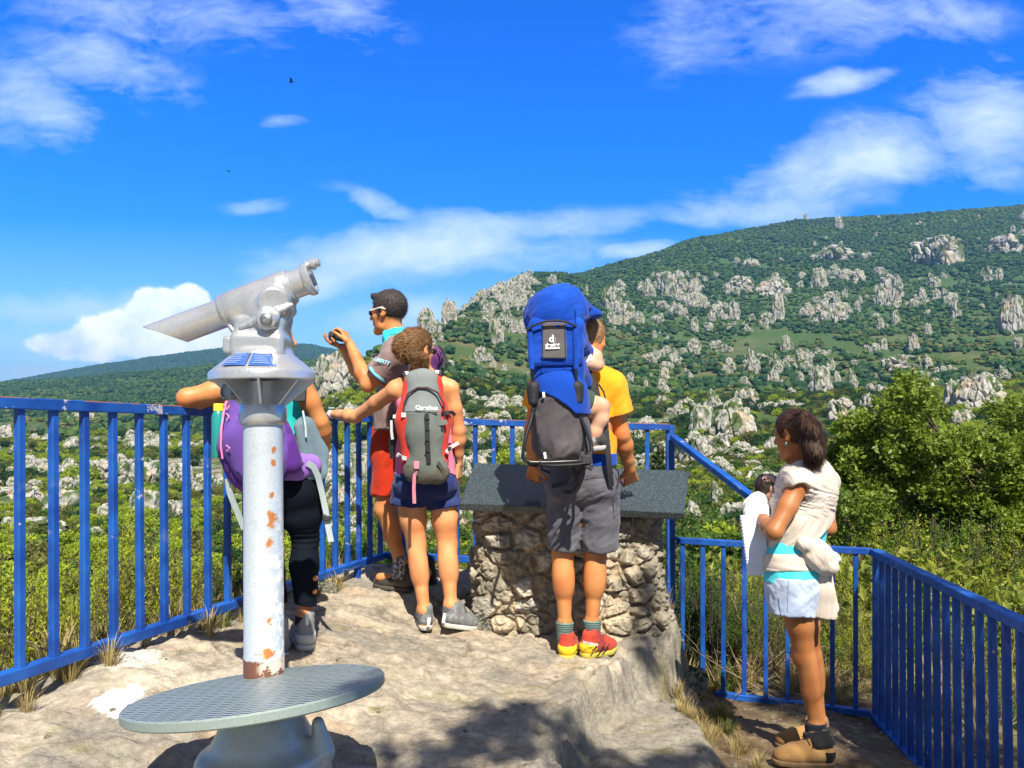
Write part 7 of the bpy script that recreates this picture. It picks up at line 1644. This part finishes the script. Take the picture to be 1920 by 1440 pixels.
shoe(w1, Q(572, 1220, -.05)+[0, 0, .0], Q(566, 1196, .22), (0, 0, 1), M_bt, M_bw, M_bw, hi=.055, w=1.12)
shoe(w1, Q(527, 1236, -.14), Q(497, 1216, .12), (0, 0, 1), M_bt, M_bw, None, hi=.055, w=1.12)
mb = MB(); mb.ribbon([Q(576, 1152, -.105), Q(576, 1172, -.108)], .006, (0, -1, 0), .003); mb.obj('boot_pull_tab', M_frame_w, w1.root)
S = SDF(); S.cc(Q(572, 1172, .0), Q(572, 1152, .0), .044, .044); w1.part('ankle_sock', S, M_black, .004)
mb = MB(); an = np.linspace(0, 6.28, 16); dW = nrm(wR-eR); a1 = nrm(np.cross(dW, (0, 1, 0))); a2 = np.cross(dW, a1); mb.tube([wR+(a1*math.cos(t)+a2*math.sin(t))*.030 for t in an], .0025, 6, cap=False); mb.obj('bracelet', M_frame_w, w1.root)
# her backpack
M_pu = cloth('lavender_nylon', (.12, .06, .30), col2=(.16, .085, .36)); M_pv = cloth('violet_nylon', (.085, .022, .20), col2=(.12, .035, .26)); M_slate = cloth('slate_grey_mesh', (.13, .19, .23), col2=(.17, .25, .29)); M_gw = mat('pale_grey_green_webbing', (.42, .50, .52), .7, .1, 60)
b1_ = thing('backpack', Q(480, 900, -.25), 'purple backpack of the woman behind the telescope, seen left and right of the pole', 'backpack'); B1 = Th(b1_)
S = SDF(); S.rc(Q(474, 770, -.17), Q(480, 830, -.19), .100, .154, k=.05, flat=((0, 1, 0), .60)); S.rc(Q(480, 830, -.19), Q(483, 868, -.18), .154, .138, k=.05, flat=((0, 1, 0), .62)); S.rc(Q(462, 750, -.15), Q(488, 745, -.15), .07, .08, k=.04)
B1.part('main_bag', S, M_pv, .006, disp=folds(10, .008, (0, 0, 1), 2, 85))
S = SDF(); S.rc(Q(470, 760, -.20), Q(474, 825, -.235), .085, .125, k=.05, flat=((0, 1, 0), .60)); S.rc(Q(474, 825, -.235), Q(488, 862, -.24), .125, .110, k=.05, flat=((0, 1, 0), .60))
B1.part('front_panel', S, M_pu, .005, disp=lambda p: folds(9, .013, (.5, 0, 1), 3, 87)(p)+folds(22, .005, (.5, 0, 1), 3, 88)(p))
S = SDF(); S.rc(Q(536, 830, -.21), Q(545, 868, -.20), .045, .05, k=.03); B1.part('side_pocket', S, M_pv, .005)
mb = MB(); mb.tube([Q(425, 752, -.26), Q(419, 775, -.29), Q(415, 805, -.315), Q(414, 835, -.32), Q(417, 860, -.31)], .0045, 6); mb.tube([Q(425, 752, -.262), Q(420, 760, -.28), Q(425, 768, -.28), Q(430, 760, -.27)], .003, 6); mb.tube([Q(424, 775, -.295), Q(430, 781, -.30), Q(425, 788, -.30)], .003, 6); mb.tube([Q(424, 835, -.32), Q(431, 840, -.325), Q(425, 846, -.32)], .003, 6); mb.obj('pink_zip', mat('pink_zip_tape', (.80, .22, .45), .6, .05), b1_)
S = SDF(); S.rc(Q(556, 872, -.12), Q(582, 872, -.09), .055, .050, k=.03, flat=((0, 1, 0), .55)); S.rc(Q(530, 880, -.13), Q(556, 880, -.12), .05, .05, k=.03, flat=((0, 1, 0), .5)); B1.part('hip_belt_pocket', S, cloth('light_purple_nylon', (.25, .13, .44)), .005, clip=lambda p: -.001+.0*p[:, 0] if False else np.full(len(p), -1.0))
mb = MB(); mb.tube([Q(560, 869, -.178), Q(566, 866, -.178), Q(570, 869, -.176), Q(566, 873, -.178), Q(560, 873, -.178)], .003, 6); mb.obj('belt_slot', M_black, b1_)
S = SDF(); S.rc(Q(572, 800, -.08), Q(592, 850, -.06), .045, .05, k=.03, flat=((0, 1, 0), .4)); S.rc(Q(592, 850, -.06), Q(597, 885, -.06), .05, .04, k=.03, flat=((0, 1, 0), .4)); S.rc(Q(560, 800, -.1), Q(580, 890, -.08), .02, .03, k=.02); B1.part('back_padding', S, M_slate, .005, disp=folds(12, .004, (1, 0, 1), 2, 89))
mb = MB(); mb.ribbon([Q(576, 868, -.15), Q(588, 876, -.14), Q(596, 892, -.12), Q(604, 925, -.10), Q(611, 958, -.09), Q(615, 985, -.09), Q(621, 1016, -.09)], .013, (-.1, -1, 0), .0015); mb.ribbon([Q(424, 898, -.20), Q(433, 930, -.18), Q(447, 965, -.15), Q(458, 992, -.13)], .013, (-.1, -1, 0), .0015); mb.ribbon([Q(568, 770, -.11), Q(573, 800, -.12), Q(574, 820, -.12)], .004, (0, -1, 0), .002); mb.obj('webbing_straps', M_gw, b1_)
mb = MB(); mb.tube([Q(606, 966, -.095), Q(616, 976, -.095)], .009, 8); mb.box(Q(613, 972, -.10), (.016, .006, .012), bev=.003); mb.obj('strap_buckle', M_gripy, b1_)
mb = MB(); mb.ribbon([Q(560, 752, -.09), Q(564, 700, -.06), Q(556, 690, .0), Q(548, 706, .08)], .028, [(0, -1, .1), (.2, -.6, .7), (.2, 0, 1), (0, 1, .3)], .006); mb.obj('shoulder_strap', M_black, b1_); mb = MB(); mb.ribbon([Q(450, 752, -.09), Q(452, 704, -.06), Q(460, 697, .0), Q(468, 712, .08)], .028, [(0, -1, .1), (0, -.6, .7), (0, 0, 1), (0, 1, .3)], .006); mb.obj('shoulder_strap', M_black, b1_)
bo = thing('water_bottle', Q(409, 850, -.15), 'teal water bottle with yellow cap in the left side of the purple backpack', 'bottle')
M_tealb = mat('teal_bottle_plastic', (.02, .26, .24), .3, .05, coat=.3); a = Q(408, 858, -.14); b = Q(410, 766, -.14); ax = nrm(b-a); L = np.linalg.norm(b-a)
MB().lathe(a, ax, [(0, .026), (.004, .028), (L*.86, .028), (L*.93, .022), (L*.95, .020)], 28).obj('bottle_body', M_tealb, bo); MB().lathe(a, ax, [(L*.95, .021), (L*.955, .0225), (L*1.09, .0225), (L*1.10, .020)], 24).obj('bottle_cap', mat('yellow_cap', (.85, .75, .05), .4, .03), bo)
# ======== woman with the baby wrap ========
D = 3.60
def Q(u, v, dd=0.0): return P(u, v, D+dd)
w3 = Person('woman with dark ponytail and white baby wrap standing at the sloping handrail on the right', Q(1510, 1432))
B = w3.B; fw3 = nrm((-.66, .75, 0)); rt3 = np.array([fw3[1], -fw3[0], 0])
hd = head(B, Q(1488, 815), nrm((-.62, .76, -.16)), (.02, -.05, 1), .93)
B.rc(Q(1495, 838), Q(1507, 885, .02), .047, .050, k=.03)
shL, shR = Q(1496, 908, -.10), Q(1546, 905, .13)
B.rc(Q(1510, 890, .02), shL, .055, .046, k=.05); B.rc(Q(1510, 890, .02), shR, .055, .046, k=.05)
B.rc(Q(1513, 925, .02), Q(1502, 990, .02), .135, .118, k=.05, flat=(fw3, .68)); B.rc(Q(1502, 990, .02), Q(1489, 1060, .0), .118, .120, k=.05, flat=(fw3, .74)); B.rc(Q(1489, 1060), Q(1490, 1095), .116, .125, k=.05, flat=(fw3, .80))
eL, wL = Q(1452, 997, -.17), Q(1423, 967, .06); arm(B, shL+[0, 0, -.01], eL, wL, .94); hand(B, wL, nrm(P(1414, 942, 3.76)-wL), (-.2, .6, -.6), (.3, -.6, 0), .8, .88)
eR, wR = Q(1553, 990, .12), Q(1500, 985, .36); arm(B, shR, eR, wR, .92); hand(B, wR, (-.9, .3, .1), (-.2, -.9, 0), (0, 0, 1), .4, .88)
kL, aL = Q(1509, 1232, -.05), Q(1530, 1362, -.06); kR, aR = Q(1521, 1228, .14), Q(1532, 1350, .16)
leg(B, Q(1486, 1110, -.07), kL, aL, (.8, -.45, 0), .90, 1.0, .84); leg(B, Q(1500, 1108, .09), kR, aR, (.8, -.45, 0), .88, 1.0, .84)
foot(B, aL, Q(1470, 1412, -.08), Q(1536, 1405, -.06)); foot(B, aR, Q(1475, 1392, .15), Q(1532, 1388, .16))
w3.done(SK_c)
r, f, u = frame(nrm((-.62, .76, -.16)), (.02, -.05, 1))
M_h4 = hair_mat('dark_brown_wavy_hair', (.014, .008, .006), (.115, .055, .030), (40, 40, 9))
S = SDF(); S.ell(hd(0, -.016, .030), np.array([.076, .096, .088]), (r, f, u)); S.ell(hd(0, .094, -.02), np.array([.085, .060, .083]), (r, f, u), k=.012, op='s'); S.ell(hd(0, .07, -.11), np.array([.2, .10, .085]), (r, f, u), k=.015, op='s'); S.ell(hd(0, -.04, -.14), np.array([.2, .12, .05]), (r, f, u), k=.015, op='s')
for sg in (-1, 1): S.ell(hd(sg*.084, -.002, -.006), (.020, .022, .032), (r, f, u), k=.006, op='s')
o_ = w3.part('hair', S, M_h4, .0034, disp=strands(70, .0035, (.6, -.5, .5), 15, 9)); fuzz(o_, M_h4, 5000, .025, (.7, -.5, .35), .05, 5, curl=.1)
S = SDF(); S.rc(Q(1498, 780, -.05), Q(1510, 781, -.12), .016, .020, k=.005); S.chain([Q(1510, 781, -.12), Q(1523, 800, -.15), Q(1529, 832, -.15), Q(1523, 864, -.12)], [.020, .032, .034, .013], k=.01)
S.rc(Q(1516, 815, -.14), Q(1512, 858, -.12), .024, .012, k=.01); S.rc(Q(1528, 820, -.13), Q(1537, 852, -.12), .03, .014, k=.015); S.rc(Q(1535, 850, -.12), Q(1530, 866, -.11), .014, .006, k=.01)
o_ = w3.part('ponytail', S, M_h4, .0034, disp=lambda p: strands(70, .005, (.1, 0, 1), 17, 9)(p)+.004*np.sin(p[:, 2]*70+p[:, 0]*60)); fuzz(o_, M_h4, 9000, .045, (.12, 0, -1), .10, 6, curl=.16)
S = SDF(); S.ell(hd(-.083, -.002, -.045), (.004, .006, .010)); w3.part('earring', S, mat('green_stone', (.10, .30, .25), .2, .05), .002)
M_cy = cloth('cyan_cotton', (.06, .62, .74), col2=(.10, .70, .80))
S = SDF(); S.rc(Q(1513, 920, .02), Q(1502, 990, .02), .146, .128, k=.05, flat=(fw3, .70)); S.rc(Q(1502, 990, .02), Q(1489, 1060, .0), .128, .136, k=.05, flat=(fw3, .76)); S.rc(Q(1489, 1060), Q(1489, 1100), .136, .160, k=.05, flat=(fw3, .82)); S.rc(Q(1498, 915, -.08), Q(1500, 900, -.07), .035, .03, k=.03)
w3.part('tank_top', S, M_cy, .005, disp=folds(15, .007, (1, .3, -.3), 3, 91), clip=inter(plane(Q(1489, 1087), (.02, 0, -1)), plane(Q(1500, 893), (0, 0, 1))))
# the wrap: shoulder capes, crossed back, pouch over the baby, band, knot and tails
M_wr = cloth('cream_jersey_wrap', (.56, .48, .41), col2=(.62, .55, .49), m2=(.4, .6)); 
def wrapf(p):
    a = nrm((-.35, -.1, -.9)); b = nrm((.80, .1, -.60)); q = np.stack([p@b*34, p@a*5, p[:, 1]*6], -1); q2 = np.stack([(p@nrm((.9, 0, .3)))*30, p@a*4, p[:, 1]*5], -1)
    w = sstep(-.10, .06, (p[:, 2]-Q(1500, 930)[2]))
    q = q*(1-w)[:, None]+q2*w[:, None]; return .0075*fbm(q, 3, 93, .5, ridged=True)+.003*fbm(q*2.2, 2, 95)
S = SDF(); S.rc(Q(1512, 893, .02), shL+[.004, -.01, .005], .072, .066, k=.04); S.rc(Q(1512, 893, .02), shR+[0, 0, .005], .072, .066, k=.04)
S.rc(Q(1513, 920, .02), Q(1502, 990, .02), .162, .148, k=.05, flat=(fw3, .76)); S.rc(Q(1502, 990, .02), Q(1486, 1040, .02), .148, .135, k=.05, flat=(fw3, .80))
S.ell(Q(1462, 985, .14), (.105, .105, .155), k=.06); S.rc(Q(1478, 920, .06), Q(1466, 945, .12), .05, .06, k=.05)
S.ell(Q(1443, 915, .14), (.078, .078, .072), k=.012, op='s'); S.ell(Q(1504, 921, -.17), (.042, .06, .034), (nrm((1, 0, -.5)), (0, 1, 0), nrm((.5, 0, 1))), k=.010, op='s')
S.rc(Q(1499, 872, .0), Q(1506, 890, .02), .062, .058, k=.01, op='s'); S.cc(shL+(eL-shL)*.16, eL, .058, .058, k=.006, op='s'); S.rc(shR+(eR-shR)*.35, eR, .052, .05, k=.01, op='s')
def wcut(p):
    a = Q(1436, 1046); b = Q(1500, 1018); c = Q(1545, 985); x = p[:, 0]; z = np.where(x < b[0], a[2]+(b[2]-a[2])*(x-a[0])/(b[0]-a[0]), b[2]+(c[2]-b[2])*(x-b[0])/(c[0]-b[0])); return (z-p[:, 2])*.85
w3.part('baby_wrap', S, M_wr, .0045, disp=wrapf, clip=wcut)
S = SDF(); S.cc(Q(1487, 1040, .01), Q(1488, 1071, .0), .152, .156, k=.02, flat=(fw3, .80)); w3.part('wrap_band', S, M_wr, .0045, disp=lambda p: .005*fbm(np.stack([p[:, 0]*6, p[:, 1]*6, p[:, 2]*46], -1), 3, 97, .5, ridged=True))
S = SDF(); S.ell(Q(1534, 1042, -.12), (.062, .05, .070), (nrm((1, 0, .5)), (0, 1, 0), nrm((-.5, 0, 1))), k=.02); S.ell(Q(1510, 1020, -.14), (.028, .026, .030), k=.02); S.ell(Q(1550, 1062, -.12), (.045, .04, .035), k=.02); S.ell(Q(1560, 1050, -.08), (.030, .03, .032), k=.015)
w3.part('wrap_knot', S, M_wr, .004, disp=folds(16, .012, (.5, 0, -.8), 3, 99))
S = SDF(); S.chain([Q(1540, 1072, -.10), Q(1545, 1110, -.10), Q(1548, 1150, -.09)], [.022, .040, .048], k=.02, flat=((.3, 1, 0), .35)); S.rc(Q(1550, 1070, -.07), Q(1560, 1140, -.06), .018, .026, k=.01, flat=((.3, 1, 0), .4))
w3.part('wrap_tails', S, M_wr, .004, disp=lambda p: .006*fbm(np.stack([p[:, 0]*42, p[:, 1]*20, p[:, 2]*4], -1), 3, 101, .5, ridged=True), clip=plane(Q(1548, 1152), (-.05, 0, -1)))
M_sh4 = cloth('pale_blue_white_cotton', (.40, .48, .64), col2=(.50, .57, .70))
S = SDF(); S.rc(Q(1489, 1080), Q(1490, 1092), .142, .145, k=.03, flat=(fw3, .86)); S.cc(Q(1486, 1085, -.05), Q(1484, 1152, -.06), .098, .100, k=.03); S.cc(Q(1502, 1090, .08), Q(1506, 1152, .09), .088, .088, k=.012)
w3.part('shorts', S, M_sh4, .005, disp=lambda p: folds(13, .010, (.8, 0, .6), 3, 103)(p)+folds(30, .005, (.7, 0, -.7), 3, 104)(p)-.004, clip=inter(plane(Q(1489, 1076), (0, 0, 1)), plane(Q(1484, 1150), (-.12, 0, -1))))
mb = MB(); mb.tube([Q(1478, 1088, -.19), Q(1477, 1110, -.185), Q(1476, 1150, -.175)], .0016, 5); mb.tube([Q(1447, 1092, -.12), Q(1456, 1104, -.16), Q(1472, 1110, -.185)], .0014, 5); mb.obj('shorts_seam', cloth('blue_grey_seam', (.20, .26, .38)), w3.root)
M_dks = cloth('dark_navy_sock', (.012, .018, .030)); sock(w3, Q(1532, 1400, -.06), Q(1529, 1354, -.06), .046, .046, M_dks); sock(w3, Q(1533, 1388, .16), Q(1532, 1350, .16), .044, .044, M_dks)
M_tan = cloth('tan_suede_boot', (.27, .15, .055), col2=(.34, .20, .08)); M_bka = cloth('black_boot_collar', (.012, .012, .014)); M_gum = mat('brown_gum_sole', (.16, .10, .05), .8, .15, 40)
shoe(w3, Q(1556, 1436, -.08), Q(1450, 1432, -.10), (0, 0, 1), M_tan, M_gum, M_bka, hi=.030, w=1.12, lace=M_bka, acc_name='ankle_collar')
shoe(w3, Q(1548, 1404, .16), Q(1457, 1402, .14), (0, 0, 1), M_tan, M_gum, M_bka, hi=.030, w=1.12, lace=M_bka, acc_name='ankle_collar')
for (a, b, dd) in ((Q(1541, 1404, -.075), Q(1531, 1370, -.06), 0), (Q(1536, 1384, .16), Q(1532, 1360, .16), 0)):
    S = SDF(); S.cc(a+[-.008, -.004, .012], b, .068, .058, k=.01); w3.part('boot_collar', S, M_bka, .0045, disp=folds(26, .003, (1, 0, .3), 2, 121))
# baby
bb = Person('dark haired baby tucked against the chest of the woman, head out of the cream wrap', Q(1450, 990, .14))
B = bb.B; head(B, Q(1443, 917, .14), nrm((.35, -.75, -.1)), (-.3, 0, 1), .62); B.rc(Q(1446, 935, .14), Q(1456, 955, .14), .035, .05, k=.02); B.ell(Q(1462, 985, .14), (.07, .07, .11), k=.03); bb.done(SK_k, .004)
r, f, u = frame(nrm((.35, -.75, -.1)), (-.3, 0, 1)); S = SDF(); S.ell(Q(1442, 914, .145)-f*.008, (.056, .070, .064), (r, f, u)); S.ell(Q(1446, 922, .14)+f*.07+r*.015, (.04, .04, .05), (r, f, u), k=.008, op='s'); bb.part('hair', S, hair_mat('baby_dark_hair', (.012, .008, .007), (.06, .035, .025)), .0032, disp=strands(90, .004, (0, 0, 1), 2, 5))
# muslin cloth over her hand
M_mus = cloth('white_muslin', (.86, .88, .94)); 
mu = thing('muslin_cloth', P(1415, 1070, 3.58), 'white muslin cloth wrapped over the hand on the handrail and hanging down', 'cloth'); MU = Th(mu)
S = SDF(); hw = P(1415, 952, 3.70); S.ell(hw, (.052, .060, .055), k=.03); S.ell(P(1418, 968, 3.66), (.052, .05, .042), k=.03); S.ell(P(1424, 936, 3.70), (.034, .04, .036), k=.02); S.rc(P(1416, 930, 3.72), P(1420, 925, 3.72), .018, .008, k=.015); S.rc(P(1430, 950, 3.66), P(1430, 978, 3.60), .026, .022, k=.02)
MU.part('wrapped_fold', S, M_mus, .004, disp=folds(20, .010, (1, 0, .4), 2, 111))
S = SDF(); S.box(P(1416, 1022, 3.60), (.052, .012, .135), (nrm((1, 0, .12)), (0, 1, 0), nrm((-.12, 0, 1))), rnd=.006); MU.part('hanging_end', S, mat('white_cotton_gauze', (.80, .85, .95), .85, .05, 14, bump=.5, bs=120, bdist=.002, stretch=(.4, 1, 6)), .004, disp=lambda p: .004*fbm(np.stack([p[:, 0]*14, p[:, 1]*10, p[:, 2]*5], -1), 3, 113)+.0012*np.sin(p[:, 2]*420))
# birds far up
M_bird = mat('dark_bird', (.012, .012, .016), .7, 0)
for (u, v, Y, s, lab) in ((546, 154, 45, 1.0, 'dark bird gliding high in the blue sky above the telescope'), (429, 322, 110, .55, 'tiny distant bird speck left below the bigger bird')):
    c = P(u, v, Y); k = Y/FPX*s; bd = thing('bird', c, lab, 'bird')
    MB().tube([c+np.array([-6, 0, -.5])*k, c+np.array([-3, 0, 0])*k, c, c+np.array([3, 0, .6])*k, c+np.array([5, 0, .8])*k], [.2*k, .9*k, 1.4*k, .9*k, .3*k], 8).obj('body', M_bird, bd)
    for sg in (-1, 1):
        m = MB(); m.add([c+np.array([-1.5, 0, .5])*k, c+np.array([2, 0, .5])*k, c+np.array([3.5, sg*7, 3.2])*k, c+np.array([1, sg*12, 4])*k, c+np.array([-1, sg*6, 2.6])*k, c+np.array([-1.5, 0, .1])*k, c+np.array([2, 0, .1])*k], [(0, 1, 2, 4), (4, 2, 3), (5, 4, 2, 6), (0, 4, 5), (1, 6, 2)]); m.obj('wing', M_bird, bd, smooth=False)
# ---------------- air ----------------
def haze():
    m = bpy.data.materials.new('haze_air'); m.use_nodes = True; nt = m.node_tree; nt.nodes.clear()
    v = nt.nodes.new('ShaderNodeVolumePrincipled'); v.inputs['Color'].default_value = (.20, .47, .90, 1); v.inputs['Density'].default_value = .00012; v.inputs['Anisotropy'].default_value = 0
    o = nt.nodes.new('ShaderNodeOutputMaterial'); nt.links.new(v.outputs[0], o.inputs['Volume'])
    lo = np.array([-7600, -40, -700.0]); hi = np.array([7600, 8600, 560.0])
    mb = MB().box((lo+hi)/2, (hi-lo)/2); mb.obj('haze', m, kind='stuff', smooth=False)
haze()
